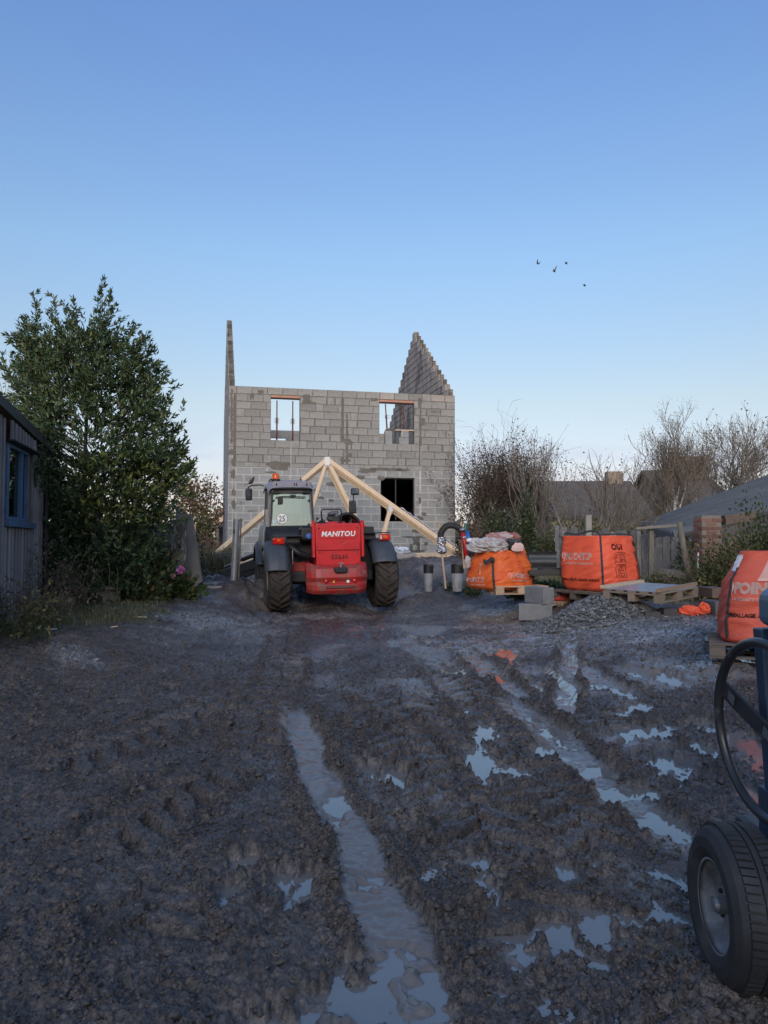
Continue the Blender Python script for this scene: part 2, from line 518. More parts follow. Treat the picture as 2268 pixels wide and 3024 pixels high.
gravel = np.maximum(gravel, .9 * ss(.3, .8, .9 - np.hypot((x + 3.3) / .8, (y - 8.1) / .8) + .4 * fbm(x * 1.9, y * 1.9, 3, 9)))
sand = ss(.2, .7, .9 - np.hypot((x - 1.9) / 1.2, (y - 12.6) / .95) + .35 * fbm(x * 1.7, y * 1.7, 3, 12))
slick = ss(.05, .40, fbm(x * .75 + 4, y * .75, 4, 23)) * (.35 + .65 * right)
rough = (1 - .8 * slick) * np.clip(.55 + .55 * fbm(x * .55, y * .55, 3, 21), .15, 1.1) * (1 - .6 * gravel) * (1 - .5 * sand)

sk = x + .28 * y
h = .030 * fbm(x * .8, y * .8, 3, 60) + .022 * fbm(xw * 2.4, yw * 2.4, 4, 61) + (.022 + .016 * right) * fbm(sk * 3.0 + .15 * fbm(x, y, 2, 64), yw * .75, 4, 62, .55) * (1 - .6 * gravel)
rutm = np.zeros_like(x); berm = np.zeros_like(x)
for pix, hw, dep, bm in RUTS:
    pts = gpts(pix)
    d, sd, run, tot = path_dist(x + .05 * fbm(x * 1.9, y * 1.9, 3, 71), y + .05 * fbm(x * 1.9, y * 1.9, 3, 72), pts)
    d = d * (1 + .12 * noise(x * 7, y * 7, 73))
    ends = ss(0, .35, run) * ss(0, .35, tot - run) if pix[0][1] < 2080 or True else 1
    prof = (1 - ss(hw * .62, hw * 1.18, d)) * ends
    rutm = np.maximum(rutm, prof)
    h = h * (1 - .8 * prof) - dep * prof
    b = ss(hw * .95, hw * 1.15, d) * (1 - ss(hw * 1.25, hw * 2.3, d)) * ends
    berm = np.maximum(berm, b)
    h = h + bm * b * (.45 + .9 * np.clip(.5 + fbm(x * 3.2, y * 3.2, 3, 77), 0, 1.4))
    # faint tread left on the rut's floor
    h += prof * (.0016 * np.sin(run * 2 * np.pi / .055 + 2 * noise(x * 4, y * 4, 79)) + .014 * fbm(x * 4.5, y * 4.5, 4, 78))
lugm = np.zeros_like(x)
for li, (pix, hw) in enumerate(LUGS):
    pts = gpts(pix)
    d, sd, run, tot = path_dist(x + .04 * fbm(x * 2.2, y * 2.2, 3, 81), y + .04 * fbm(x * 2.2, y * 2.2, 3, 82), pts)
    m = (1 - ss(hw * .9, hw * 1.15, d)) * ss(0, .4, run) * ss(0, .4, tot - run) * np.clip(.95 + .6 * fbm(x * 1.1, y * 1.1, 2, 83), 0, 1)
    ph = (run + .8 * np.abs(d)) / .23 + np.where(sd > 0, .5, 0)
    bar = ss(.36, .50, np.abs(((ph % 1) - .5) * 2) + .07 * noise(x * 9, y * 9, 84))
    h = h * (1 - .8 * m) + m * ((.080 * bar - .062) if li in (0, 1, 3, 7, 8, 9, 10) else (.060 * bar - .036))
    b = ss(hw * .95, hw * 1.15, d) * (1 - ss(hw * 1.2, hw * 1.7, d)) * ss(0, .4, run) * ss(0, .4, tot - run)
    berm = np.maximum(berm, .8 * b); h += .018 * b * np.clip(.5 + fbm(x * 3, y * 3, 3, 85), 0, 1.4)
    lugm = np.maximum(lugm, m)
poolm = np.zeros_like(x)
for i, (x0, y0, x1, y1) in enumerate(POOLS):
    cx, cy = (x0 + x1) / 2, (y0 + y1) / 2
    c, a, b = PG(cx, cy), PG(x1, cy), PG(cx, min(y1, 3100)); f = PG(cx, y0)
    rx, ry = max(.09, abs(a.x - c.x) * 1.5), max(.15 if cx < 930 and cy < 2700 else .09, abs(f.y - b.y) * .75)
    nn = (abs(x - c.x) < rx * 2.2) & (abs(y - c.y) < ry * 2.2)
    q = np.hypot((x[nn] - c.x) / rx, (y[nn] - c.y) / ry) + .55 * fbm(x[nn] * 5.5 / max(.4, rx * 2.2), y[nn] * 5.5 / max(.4, rx * 2.2), 4, 90 + i)
    poolm[nn] = np.maximum(poolm[nn], 1 - ss(.50, 1.12, q))
    # keep a broken shore
keep = 1 - poolm * .95
cl = (.19 * domes(xw, yw, .19, 101, .15, .62, .40) * .40 + .085 * domes(xw, yw, .085, 102, .15, .62, .5) * .55)
cl2 = .04 * domes(x, y, .04, 103, .25, .62, .85) * .62
cl3 = .022 * domes(x, y, .022, 104, .3, .6, .9) * .6
near = 1 - ss(5, 10, y)
cm = np.clip(rough * .55 + 1.0 * berm, 0, 1.2) * (1 - .7 * lugm) * (1 - .97 * rutm) * (1 - .75 * grassy)
left_fine = (1 - right)
h += cm * (cl * (.55 + .55 * right + .5 * berm) * .9) + (cm * .75 + .35) * (1 - .9 * rutm) * (1 - .8 * lugm) * (cl2 * (1.1 + .3 * left_fine) + cl3 * near * 1.1)
h -= (1 - rutm * .85) * (1 - .8 * lugm) * (.028 * np.abs(noise(xw * 14, yw * 14, 112)) + .012 * np.abs(noise(x * 31 + 3, y * 31, 113)) * (.4 + .6 * near)) - .006
h += (1 - rutm * .8) * (.013 * fbm(xw * 8, yw * 8, 4, 110, .6) + .011 * fbm(x * 24, y * 24, 3, 111, .6) * (.35 + .65 * near))
h += berm * .02 * np.abs(fbm(x * 12, y * 12, 3, 115))
h = h * keep - .054 * poolm + poolm * .05 * np.maximum(0, fbm(xw * 6, yw * 6, 4, 119) - .18)
h += .006 * rutm
# mud pushed up round the machine's wheels and the soil bank's broken face
for (wx, wy, hh, rr) in ((-2.5, 14.3, .10, .4), (.55, 14.9, .12, .4), (-2.75, 14.9, .22, .8), (.9, 15.6, .16, .6), (-2.6, 16.2, .25, .7), (-.9, 14.0, .06, .7)):
    h += hh * np.exp(-(np.hypot(x - wx, y - wy) / rr) ** 2) * (1 + .6 * fbm(x * 3, y * 3, 4, 118))
for (wx, wy) in ((-1.97, 13.9), (-1.9, 14.3), (-.05, 14.4), (0.0, 14.8)):
    h -= .11 * np.exp(-(np.hypot((x - wx) / .33, (y - wy) / .45)) ** 2)
bank = ss(15.8, 17, y) * (1 - ss(20, 22, y))
h += bank * (.10 * fbm(x * 2.2, y * 2.2, 4, 120) + .04 * domes(x, y, .25, 121, .25, .6, .7))
# gravel heap
HEAP = PG(1775, 1822); HEAP_R = (1.02, .70)
def heap_h(px, py):
    q = np.hypot((px - HEAP.x) / HEAP_R[0], (py - HEAP.y) / HEAP_R[1])
    q = q + .10 * fbm(px * 2, py * 2, 3, 131)
    return .30 * (1 - ss(.0, 1.05, q)) ** .9
edge = np.clip((1 - np.abs(tt)) * 12, 0, 1)[None, :].repeat(ny, 0).ravel()
z = base + h * np.clip(edge, 0, 1)
# a rise right at the wheel of the mixer so that it sits in the mud
z += .05 * np.exp(-(np.hypot(x - 1.22, y - 2.62) / .25) ** 2)
wl_level = base - .034
def grid_faces(a, b):
    i = np.arange(a - 1)[:, None] * b + np.arange(b - 1)[None, :]
    return np.stack([i, i + 1, i + 1 + b, i + b], -1).reshape(-1, 4)
yard = np_mesh('muddy_yard', np.stack([x, y, z], 1), grid_faces(ny, nx))
hd = .7 * cl * cm + cl2 - .020 * np.abs(noise(xw * 14, yw * 14, 112)) - .012 * np.abs(noise(x * 31 + 3, y * 31, 113)) + .012 * fbm(xw * 8, yw * 8, 4, 110, .6)
hd = hd - hd.mean()
wet = np.clip(.26 + .34 * right + .6 * slick + .55 * rutm + .4 * poolm - 14 * hd * (1 - rutm) - 4 * (z - base) + .45 * fbm(x * 1.4, y * 1.4, 4, 140) - .6 * berm - .45 * grassy, 0, 1)
fattr(yard, 'wet', wet); fattr(yard, 'sand', sand); fattr(yard, 'gravel', gravel)
fattr(yard, 'grassy', grassy); fattr(yard, 'smooth', np.clip(np.maximum(rutm + .7 * poolm, .85 * slick * (1 - berm) * (.4 + .6 * right)), 0, 1))

m, nt, b = new_mat('mud')
geo = nt.nodes.new('ShaderNodeNewGeometry'); pos = geo.outputs['Position']
at = {k: _n(nt, 'ShaderNodeAttribute', attribute_name=k).outputs['Fac'] for k in ('wet', 'sand', 'gravel', 'grassy', 'smooth')}
n1 = _ramp(nt, _noise(nt, pos, 3.1, 9, .72), [(.36, (0, 0, 0)), (.66, (1, 1, 1))]).outputs[0]; n2 = _noise(nt, pos, 34, 5, .7); n3 = _noise(nt, pos, 120, 3, .6)
c_dry = _mix(nt, n1, (.062, .050, .042), (.155, .128, .108))
c_dry = _mix(nt, _ramp(nt, n2, [(.35, (0, 0, 0)), (.75, (1, 1, 1))]).outputs[0], c_dry, (.090, .073, .063))
c_wet = _mix(nt, n1, (.068, .056, .048), (.158, .133, .115))
c = _mix(nt, at['wet'], c_dry, c_wet)
c_sm = _mix(nt, n2, (.175, .158, .143), (.27, .248, .226))                      # slurry in the ruts
smf = _n(nt, 'ShaderNodeMath', operation='MULTIPLY'); nt.links.new(at['smooth'], smf.inputs[0]); smf.inputs[1].default_value = .75
c = _mix(nt, smf.outputs[0], c, c_sm)
vor = _n(nt, 'ShaderNodeTexVoronoi'); vor.inputs['Scale'].default_value = 45; nt.links.new(pos, vor.inputs['Vector'])
c_gr = _mix(nt, vor.outputs['Color'], (.13, .128, .13), (.40, .39, .385))
gf = _n(nt, 'ShaderNodeMath', operation='MULTIPLY'); nt.links.new(at['gravel'], gf.inputs[0]); gf.inputs[1].default_value = .9
c = _mix(nt, gf.outputs[0], c, c_gr)
c = _mix(nt, at['sand'], c, _mix(nt, n2, (.20, .165, .12), (.30, .25, .19)))
c = _mix(nt, at['grassy'], c, _mix(nt, n2, (.13, .115, .075), (.11, .12, .06)))
nf1 = _ramp(nt, _noise(nt, pos, 55, 4, .7), [(.34, (.42, .42, .42)), (.52, (1, 1, 1)), (.70, (1.55, 1.52, 1.48))]).outputs[0]
nf2 = _ramp(nt, _noise(nt, pos, 17, 5, .7), [(.36, (.62, .62, .62)), (.52, (1, 1, 1)), (.68, (1.35, 1.33, 1.3))]).outputs[0]
c = _mix(nt, 1.0, c, _mix(nt, at['smooth'], _mix(nt, 1.0, nf1, nf2, 'MULTIPLY'), (.95, .95, .95)), 'MULTIPLY')
nt.links.new(c, b.inputs['Base Color'])
rr = _n(nt, 'ShaderNodeMath', operation='MULTIPLY_ADD'); nt.links.new(n2, rr.inputs[0]); rr.inputs[1].default_value = .5
rmap = _ramp(nt, at['wet'], [(.08, (.62, .62, .62)), (.35, (.36, .36, .36)), (.8, (.13, .13, .13))])
rdry = _n(nt, 'ShaderNodeMath', operation='MAXIMUM'); nt.links.new(at['grassy'], rdry.inputs[0]); nt.links.new(rmap.outputs[0], rdry.inputs[1])
rsub = _n(nt, 'ShaderNodeMath', operation='MULTIPLY_ADD'); nt.links.new(n2, rsub.inputs[0]); rsub.inputs[1].default_value = .26; 
rs2 = _n(nt, 'ShaderNodeMath', operation='SUBTRACT'); nt.links.new(rdry.outputs[0], rs2.inputs[0]); rs2.inputs[1].default_value = .15
nt.links.new(rs2.outputs[0], rsub.inputs[2]); rsub.use_clamp = True
nt.links.new(rsub.outputs[0], b.inputs['Roughness'])
b.inputs['Specular IOR Level'].default_value = .45
v1 = _n(nt, 'ShaderNodeTexVoronoi'); v1.inputs['Scale'].default_value = 70; nt.links.new(pos, v1.inputs['Vector'])
v2 = _n(nt, 'ShaderNodeTexVoronoi'); v2.inputs['Scale'].default_value = 26; nt.links.new(pos, v2.inputs['Vector'])
bm = _mix(nt, .45, _mix(nt, .4, n2, n3), _mix(nt, .5, v1.outputs['Distance'], v2.outputs['Distance']))
bpn = _n(nt, 'ShaderNodeBump'); bpn.inputs['Distance'].default_value = .022
bst = _n(nt, 'ShaderNodeMath', operation='MULTIPLY_ADD'); nt.links.new(at['smooth'], bst.inputs[0]); bst.inputs[1].default_value = -.72; bst.inputs[2].default_value = .95
nt.links.new(bst.outputs[0], bpn.inputs['Strength']); nt.links.new(bm, bpn.inputs['Height']); nt.links.new(bpn.outputs[0], b.inputs['Normal'])
MUD = m
tag(link('muddy_yard', yard, MUD), 'dark churned wet mud of the building yard with tyre ruts', 'ground', kind='structure')

# standing water: a real sheet that the mud dips under
mw, nt, b = new_mat('muddy_water')
geo = nt.nodes.new('ShaderNodeNewGeometry')
nw = _noise(nt, geo.outputs['Position'], 2.2, 4)
nt.links.new(_mix(nt, nw, (.15, .14, .125), (.24, .222, .20)), b.inputs['Base Color'])
b.inputs['Roughness'].default_value = .02; b.inputs['IOR'].default_value = 1.5; b.inputs['Specular IOR Level'].default_value = .9
_bump(nt, b, _noise(nt, geo.outputs['Position'], 9, 1), .012, .01)
wy = np.linspace(1.5, 12.5, 110); wt = np.linspace(-1, 1, 60)
WY = np.repeat(wy[:, None], 60, 1); WX = wt[None, :] * (.5 * WY + .7) + .12 * WY
wx, wyv = WX.ravel(), WY.ravel()
water = np_mesh('puddle_water', np.stack([wx, wyv, G(wx, wyv) - .043 + .0145 * ss(-.2, 1.0, wx + .12 * (wyv - 5))], 1), grid_faces(110, 60))
tag(link('puddle_water', water, mw), 'muddy standing water in the ruts and hollows', 'water', kind='structure')

# far ground
FG = mat('field_soil', (.055, .055, .028), (.08, .068, .04), .95, scale=.6)
fx = np.concatenate([np.linspace(-900, -60, 8), np.linspace(-50, 50, 41), np.linspace(60, 900, 8)])
fy = np.concatenate([np.linspace(-600, -60, 6), np.linspace(-50, 60, 45), np.linspace(80, 1400, 12)])
FX, FY = np.meshgrid(fx, fy); fxx, fyy = FX.ravel(), FY.ravel()
drop = np.where((fyy > 0) & (fyy < 25.5) & (np.abs(fxx) < .62 * fyy + .3), .45, .02) + .35 * (1 - ss(0, 3, np.abs(fyy - 26))) * 0
far = np_mesh('ground', np.stack([fxx, fyy, G(fxx, fyy) - drop], 1), grid_faces(len(fy), len(fx)))
tag(link('ground', far, FG), 'rough soil and field beyond the yard', 'ground', kind='structure')

# ground height including the relief, for things that stand on it
def gz(px, py):
    j = int(np.clip(np.searchsorted(ys, py), 0, ny - 1)); w = .62 * ys[j] + .75
    i = int(np.clip(round((px / w + 1) / 2 * (nx - 1)), 0, nx - 1))
    return float(z[j * nx + i])

# ---- loose stones ---------------------------------------------------------
def stones_mesh(name, pts, size, seed, flat=.6):
    rg = np.random.default_rng(seed)
    ico = [(0, 0, -1), (.72, -.53, -.45), (-.28, -.85, -.45), (-.89, 0, -.45), (-.28, .85, -.45), (.72, .53, -.45),
           (.28, -.85, .45), (-.72, -.53, .45), (-.72, .53, .45), (.28, .85, .45), (.89, 0, .45), (0, 0, 1)]
    fcs = [(0, 1, 2), (1, 0, 5), (0, 2, 3), (0, 3, 4), (0, 4, 5), (1, 5, 10), (2, 1, 6), (3, 2, 7), (4, 3, 8), (5, 4, 9), (1, 10, 6), (2, 6, 7),
           (3, 7, 8), (4, 8, 9), (5, 9, 10), (6, 10, 11), (7, 6, 11), (8, 7, 11), (9, 8, 11), (10, 9, 11)]
    ico = np.array(ico); n = len(pts)
    S = (size * rg.lognormal(0, .35, n))[:, None, None] * rg.uniform([.7, .6, flat * .8], [1.3, 1.1, flat * 1.2], (n, 3))[:, None, :]
    V = ico[None] * (1 + rg.uniform(-.22, .22, (n, 12, 1))) * S
    a = rg.uniform(0, 6.28, n); ca, sa = np.cos(a)[:, None], np.sin(a)[:, None]
    t = rg.normal(0, .35, n); ct, st = np.cos(t)[:, None], np.sin(t)[:, None]
    X, Y, Z = V[..., 0], V[..., 1], V[..., 2]
    Y, Z = Y * ct - Z * st, Y * st + Z * ct
    X, Y = X * ca - Y * sa, X * sa + Y * ca
    V = np.stack([X, Y, Z], -1) + np.asarray(pts)[:, None, :]
    Fq = (np.arange(n)[:, None, None] * 12 + np.array(fcs)[None]).reshape(-1, 3)
    me = np_mesh(name, V.reshape(-1, 3), Fq, smooth=False)
    fattr(me, 'tone', np.repeat(rg.random(n), 12))
    return me
def crumbs_mesh(name, pts, size, seed):
    rg = np.random.default_rng(seed); n = len(pts)
    oc = np.array([(1, 0, 0), (0, 1, 0), (-1, 0, 0), (0, -1, 0), (0, 0, 1), (0, 0, -1)], float)
    fc = np.array([(0, 1, 4), (1, 2, 4), (2, 3, 4), (3, 0, 4), (1, 0, 5), (2, 1, 5), (3, 2, 5), (0, 3, 5)])
    S = (size * rg.lognormal(0, .45, n))[:, None, None] * rg.uniform([.7, .7, .5], [1.5, 1.2, .95], (n, 3))[:, None, :]
    V = (oc[None] + rg.normal(0, .22, (n, 6, 3))) * S
    a = rg.uniform(0, 6.28, n); ca, sa = np.cos(a)[:, None], np.sin(a)[:, None]
    V = np.stack([V[..., 0] * ca - V[..., 1] * sa, V[..., 0] * sa + V[..., 1] * ca, V[..., 2]], -1) + np.asarray(pts)[:, None, :]
    return np_mesh(name, V.reshape(-1, 3), (np.arange(n)[:, None, None] * 6 + fc[None]).reshape(-1, 3), smooth=False)
def tone_mat(name, stops, rough=.8, spec=.4, trans=0, back=None):
    m, nt, b = new_mat(name)
    a = _n(nt, 'ShaderNodeAttribute', attribute_name='tone')
    nt.links.new(_ramp(nt, a.outputs['Fac'], stops).outputs[0], b.inputs['Base Color'])
    b.inputs['Roughness'].default_value = rough; b.inputs['Specular IOR Level'].default_value = spec
    if trans:
        tr = _n(nt, 'ShaderNodeBsdfTranslucent'); nt.links.new(_ramp(nt, a.outputs['Fac'], stops).outputs[0], tr.inputs['Color'])
        mx = _n(nt, 'ShaderNodeMixShader'); mx.inputs[0].default_value = trans
        out = nt.nodes['Material Output']
        nt.links.new(b.outputs[0], mx.inputs[1]); nt.links.new(tr.outputs[0], mx.inputs[2]); nt.links.new(mx.outputs[0], out.inputs['Surface'])
    return m
GRAVEL = tone_mat('gravel_stone', [(0, (.06, .063, .067)), (.5, (.13, .135, .14)), (.9, (.21, .21, .21)), (1, (.30, .29, .27))], .7)
rg = np.random.default_rng(5)
pp = []
for _ in range(6500):
    a, r = rg.uniform(0, 6.28), math.sqrt(rg.random()) * 1.08
    px, py = HEAP.x + math.cos(a) * r * HEAP_R[0], HEAP.y + math.sin(a) * r * HEAP_R[1]
    pp.append((px, py, g(px, py) + float(heap_h(px, py)) + rg.uniform(-.004, .012)))
hx = np.linspace(-1.25, 1.25, 60); HX, HY = np.meshgrid(hx * HEAP_R[0] + HEAP.x, hx * HEAP_R[1] + HEAP.y)
hxx, hyy = HX.ravel(), HY.ravel()
heap = thing('gravel_heap', (0, 0, 0), 'low heap of grey crushed gravel in front of the pallets', 'gravel heap')
hm = np_mesh('heap_body', np.stack([hxx, hyy, G(hxx, hyy) + heap_h(hxx, hyy) - .03], 1), grid_faces(60, 60))
link('heap_body', hm, mat('gravel_fines', (.10, .10, .105), (.16, .16, .16), .9, scale=60, bump=.5, bscale=90), heap)
tag(link('gravel_stones', stones_mesh('gravel_stones', pp, .017, 6), GRAVEL, heap), kind='stuff')
# stones strewn over the gravelled parts
sel = np.flatnonzero(RNG.random(len(x)) < np.clip(gravel, 0, 1) * .16 * np.clip(y / 9, .2, 2) )
sel = sel[y[sel] > 7]; sel = RNG.permutation(sel)[:7000]
pp = np.stack([x[sel], y[sel], z[sel] + .004], 1)
tag(link('loose_gravel', stones_mesh('loose_gravel', pp, .014, 8, .5), GRAVEL), 'loose grey stones pressed into the mud', 'gravel', kind='stuff')
# crumbs of mud thrown up beside the ruts
pr = np.clip(berm * .9 + rough * .45 + .10, 0, 1) * (1 - .8 * lugm) * (1 - rutm) * (1 - poolm) * (y < 9) * np.clip((y / 4) ** 1.2, .25, 2)
sel = np.flatnonzero(RNG.random(len(x)) < pr * .35)
sel = RNG.permutation(sel)[:60000]
pp = np.stack([x[sel] + RNG.normal(0, .004, len(sel)), y[sel] + RNG.normal(0, .004, len(sel)), z[sel] + .002], 1)
CL = mat('mud_crumb', (.044, .037, .032), (.13, .11, .097), .42, scale=30, bump=.5, bscale=160)
tag(link('mud_crumbs', crumbs_mesh('mud_crumbs', pp, .0080, 9), CL), 'crumbs and clods of dark mud', 'mud clods', kind='stuff')

# ---- grass and weeds ------------------------------------------------------
def grass_mesh(name, P0, hgt, seed, lean=.5, wid=.006, bend=.5):
    rg = np.random.default_rng(seed); n = len(P0); P0 = np.asarray(P0)
    a = rg.uniform(0, 6.28, n); hh = hgt * rg.uniform(.45, 1.25, n)
    dr = np.stack([np.cos(a), np.sin(a)], 1) * (lean * hh * rg.random(n))[:, None]
    sd = np.stack([-np.sin(a), np.cos(a)], 1) * wid * rg.uniform(.6, 1.4, n)[:, None]
    mid = P0 + np.concatenate([dr * .35, hh[:, None] * .6], 1)
    tip = P0 + np.concatenate([dr * (1 + bend), hh[:, None] * rg.uniform(.75, 1.0, n)[:, None]], 1)
    s3 = np.concatenate([sd, np.zeros((n, 1))], 1)
    V = np.stack([P0 - s3, P0 + s3, mid + s3 * .8, mid - s3 * .8, tip], 1).reshape(-1, 3)
    b = np.arange(n)[:, None] * 5
    Fq = np.concatenate([b + np.array([[0, 1, 2]]), b + np.array([[0, 2, 3]]), b + np.array([[3, 2, 4]])], 0)
    me = np_mesh(name, V, Fq, smooth=False); fattr(me, 'tone', np.repeat(rg.random(n), 5))
    return me
GRASS = tone_mat('grass_blade', [(0, (.07, .10, .04)), (.35, (.115, .145, .055)), (.55, (.18, .165, .085)), (.8, (.27, .22, .13)), (1, (.36, .31, .20))], .75, .3, .25)
DRY = tone_mat('dry_stalk', [(0, (.075, .058, .036)), (.5, (.12, .092, .06)), (1, (.20, .16, .11))], .8, .2, .15)
cand = np.flatnonzero((grassy > .35) & (x < 0) & (y > 5.5))
w = np.clip(grassy[cand], 0, 1) * (Yg.ravel()[cand]) ** 1.0 * np.clip(.65 + .9 * fbm(x[cand] * 1.1, y[cand] * 1.1, 3, 160), .05, 2); w /= w.sum()
sel = RNG.choice(cand, 52000, p=w)
P0 = np.stack([x[sel] + RNG.normal(0, .03, len(sel)), y[sel] + RNG.normal(0, .03, len(sel)), z[sel] - .01], 1)
tag(link('grass', grass_mesh('grass', P0, .095, 1, .9, .004), GRASS), 'low autumn grass in front of the wooden shed', 'grass', kind='stuff')
cand = np.flatnonzero((x > 2.9) & (y > 12.6) & (y < 19))
sel = RNG.choice(cand, 16000)
P0 = np.stack([x[sel] + RNG.normal(0, .05, len(sel)), y[sel] + RNG.normal(0, .05, len(sel)), z[sel] - .01], 1)
tag(link('grass', grass_mesh('grass', P0, .20, 2, .8, .006), GRASS), 'rough grass along the foot of the plank fence', 'grass', kind='stuff')
# ================================================================== HOUSE SHELL
TH = R(12.7)                                        # the plot lies 12.7 degrees off the view axis
BLK = mat('concrete_block', (.205, .212, .203), (.295, .303, .29), .92, scale=5, bump=.35, bscale=60, vary=.14, dirt=(.17, .16, .14), dirt_scale=4, dirt_lo=.55, dirt_hi=.75)
BLK2 = mat('pale_block', (.23, .243, .24), (.315, .33, .327), .92, scale=5, bump=.35, bscale=60, vary=.10, dirt=(.2, .2, .19), dirt_scale=4, dirt_lo=.58, dirt_hi=.8)
BLK3 = mat('wet_block', (.20, .195, .19), (.30, .285, .27), .85, scale=2.2, bump=.3, bscale=50, stretch=(1.3, 1.3, .7), dirt=(.095, .097, .10), dirt_scale=1.0, dirt_lo=.50, dirt_hi=.60, vary=.0)
BLKT = mat('tan_block', (.29, .27, .245), (.37, .35, .32), .92, scale=5, bump=.35, bscale=60, vary=.10)
BLKS = mat('side_block', (.22, .23, .245), (.30, .31, .32), .9, scale=5, bump=.3, bscale=60)
MOR = mat('grey_mortar', (.115, .108, .094), (.165, .155, .135), .95, scale=6, bump=.5, bscale=45)
MORL = mat('pale_mortar', (.50, .50, .485), (.40, .40, .39), .95, scale=6, bump=.4, bscale=45)
DAMP = mat('damp_mortar', (.10, .097, .09), (.14, .135, .125), .9, scale=7, bump=.3, bscale=45)
W, D, BH, SLAB_H = 7.72, 9.7, .25, .16
NU, NL = 10, 12
HW = NU * BH + SLAB_H + NL * BH
A = P(676, 1138, 25.0)
house = thing('unfinished_house', (A.x, A.y, A.z - HW), 'roofless grey block house shell with two stepped gables', 'house', rz=TH)
def wall_s(px, py=1400):
    d = ray(px, py); u = d.x / d.y
    return (u * A.y - A.x) / (math.cos(TH) - u * math.sin(TH))
def wall_z(px, py):
    s = wall_s(px, py); return P(px, py, A.y + s * math.sin(TH)).z - (A.z - HW)
rows = []                                            # (z0, z1, zone)
zz = HW
for i in range(NU): rows.append((zz - BH, zz, 'u')); zz -= BH
rows.append((zz - SLAB_H, zz, 's')); zz -= SLAB_H
for i in range(NL): rows.append((zz - BH, zz, 'l')); zz -= BH
OPEN = [(wall_s(799), wall_s(885), rows[6][0], rows[0][0]), (wall_s(1120.5), wall_s(1223), rows[6][0], rows[0][0]),
        (wall_s(1123.5), wall_s(1225), rows[17][0], rows[11][0])]
rg = np.random.default_rng(42)
def ragged(L, hgt, dep, n=7, jit=.006, seed=0):
    r = np.random.default_rng(seed); p = []
    for i in range(n): p.append((-L / 2 + L * i / n, -hgt / 2 + r.uniform(0, jit)))
    for i in range(3): p.append((L / 2 - r.uniform(0, jit), -hgt / 2 + hgt * i / 3))
    for i in range(n): p.append((L / 2 - L * i / n, hgt / 2 - r.uniform(0, jit)))
    for i in range(3): p.append((-L / 2 + r.uniform(0, jit), hgt / 2 - hgt * i / 3))
    M = Matrix(((1, 0, 0, 0), (0, 0, 1, 0), (0, 1, 0, 0), (0, 0, 0, 1)))       # outline in xz, depth along +y
    mb = MB(); mb.prism([(a, b) for a, b in p], M, dep)
    mb.f = [tuple(reversed(f)) for f in mb.f]
    return mb
BM = {}
def block_mesh(Lc, hgt, k):
    key = (round(Lc, 2), round(hgt, 2), k)
    if key not in BM:
        BM[key] = ragged(round(Lc, 2), hgt, .19, 7 if Lc > .3 else 4, .011, hash(key) % 9999).mesh('concrete_block')
    return BM[key]
fw = MB()
def wall_strips(mb, y0, y1, x0, x1, z0, z1, holes):
    """a wall slab with rectangular holes, as butted boxes"""
    zs = sorted({z0, z1} | {max(z0, min(z1, q)) for h in holes for q in (h[2], h[3])})
    for a, b in zip(zs[:-1], zs[1:]):
        if b - a < 1e-4: continue
        cur = x0
        for h in sorted(h for h in holes if h[2] < (a + b) / 2 < h[3]):
            if h[0] > cur: mb.box(((cur + h[0]) / 2, (y0 + y1) / 2, (a + b) / 2), (h[0] - cur, y1 - y0, b - a))
            cur = h[1]
        if x1 > cur: mb.box(((cur + x1) / 2, (y0 + y1) / 2, (a + b) / 2), (x1 - cur, y1 - y0, b - a))
zsl = rows[10][0]
up = MB(); wall_strips(up, .007, .185, .004, W - .004, zsl, HW - .006, OPEN)
front = up.build('front_wall', MOR, house)
lo = MB(); wall_strips(lo, .006, .185, .004, W - .004, 0, zsl, OPEN)
lob = lo.build('mortar_bed', MORL, front)
BREAKS = [.20, 3.76, wall_s(1241)]
cand = []
for ri, (z0, z1, zone) in enumerate(rows):
    zc = (z0 + z1) / 2
    segs = [(0, W)]
    cuts = [(h[0], h[1]) for h in OPEN if h[2] < zc < h[3]]
    if zone == 'u' and ri > 0: cuts += [(b - .035, b + .035) for b in BREAKS if rg.random() < .8 or b < 1]
    if zone == 'l' and rg.random() < .6: cuts += [(BREAKS[2] - .02, BREAKS[2] + .02)]
    for c0, c1 in cuts:
        ns = []
        for s0, s1 in segs:
            if c1 <= s0 or c0 >= s1: ns.append((s0, s1)); continue
            if c0 > s0: ns.append((s0, c0))
            if c1 < s1: ns.append((c1, s1))
        segs = ns
    for s0, s1 in segs:
        J = .018 if zone != 'l' else .021
        pos = s0
        first = [.25, .5, .38, .5][ri % 4] if zone != 'l' else (.25 if ri % 2 else .5)
        if zone == 'u' and ri > 0: first = [.5, .36, .5, .28][ri % 4] + float(rg.uniform(-.05, .05))
        k = 0
        while pos < s1 - .06:
            L = first if k == 0 else (.5 if zone != 'u' or rg.random() > .16 else float(rg.choice([.25, .35, .3])))
            if zone == 's': L = .5
            if pos + L > s1 - .10: L = s1 - pos
            if L > .62: L = .5
            gap = J + (float(rg.uniform(.02, .06)) if zone == 'u' and rg.random() < .13 and ri > 0 else 0)
            if L - gap > .05: cand.append((pos + gap / 2, pos + L - gap / 2, z0 + J / 2, z1 - J / 2, zone, ri))
            pos += L; k += 1
cand.sort(key=lambda c: -(c[1] - c[0]) * (c[3] - c[2]))
rest = MB()
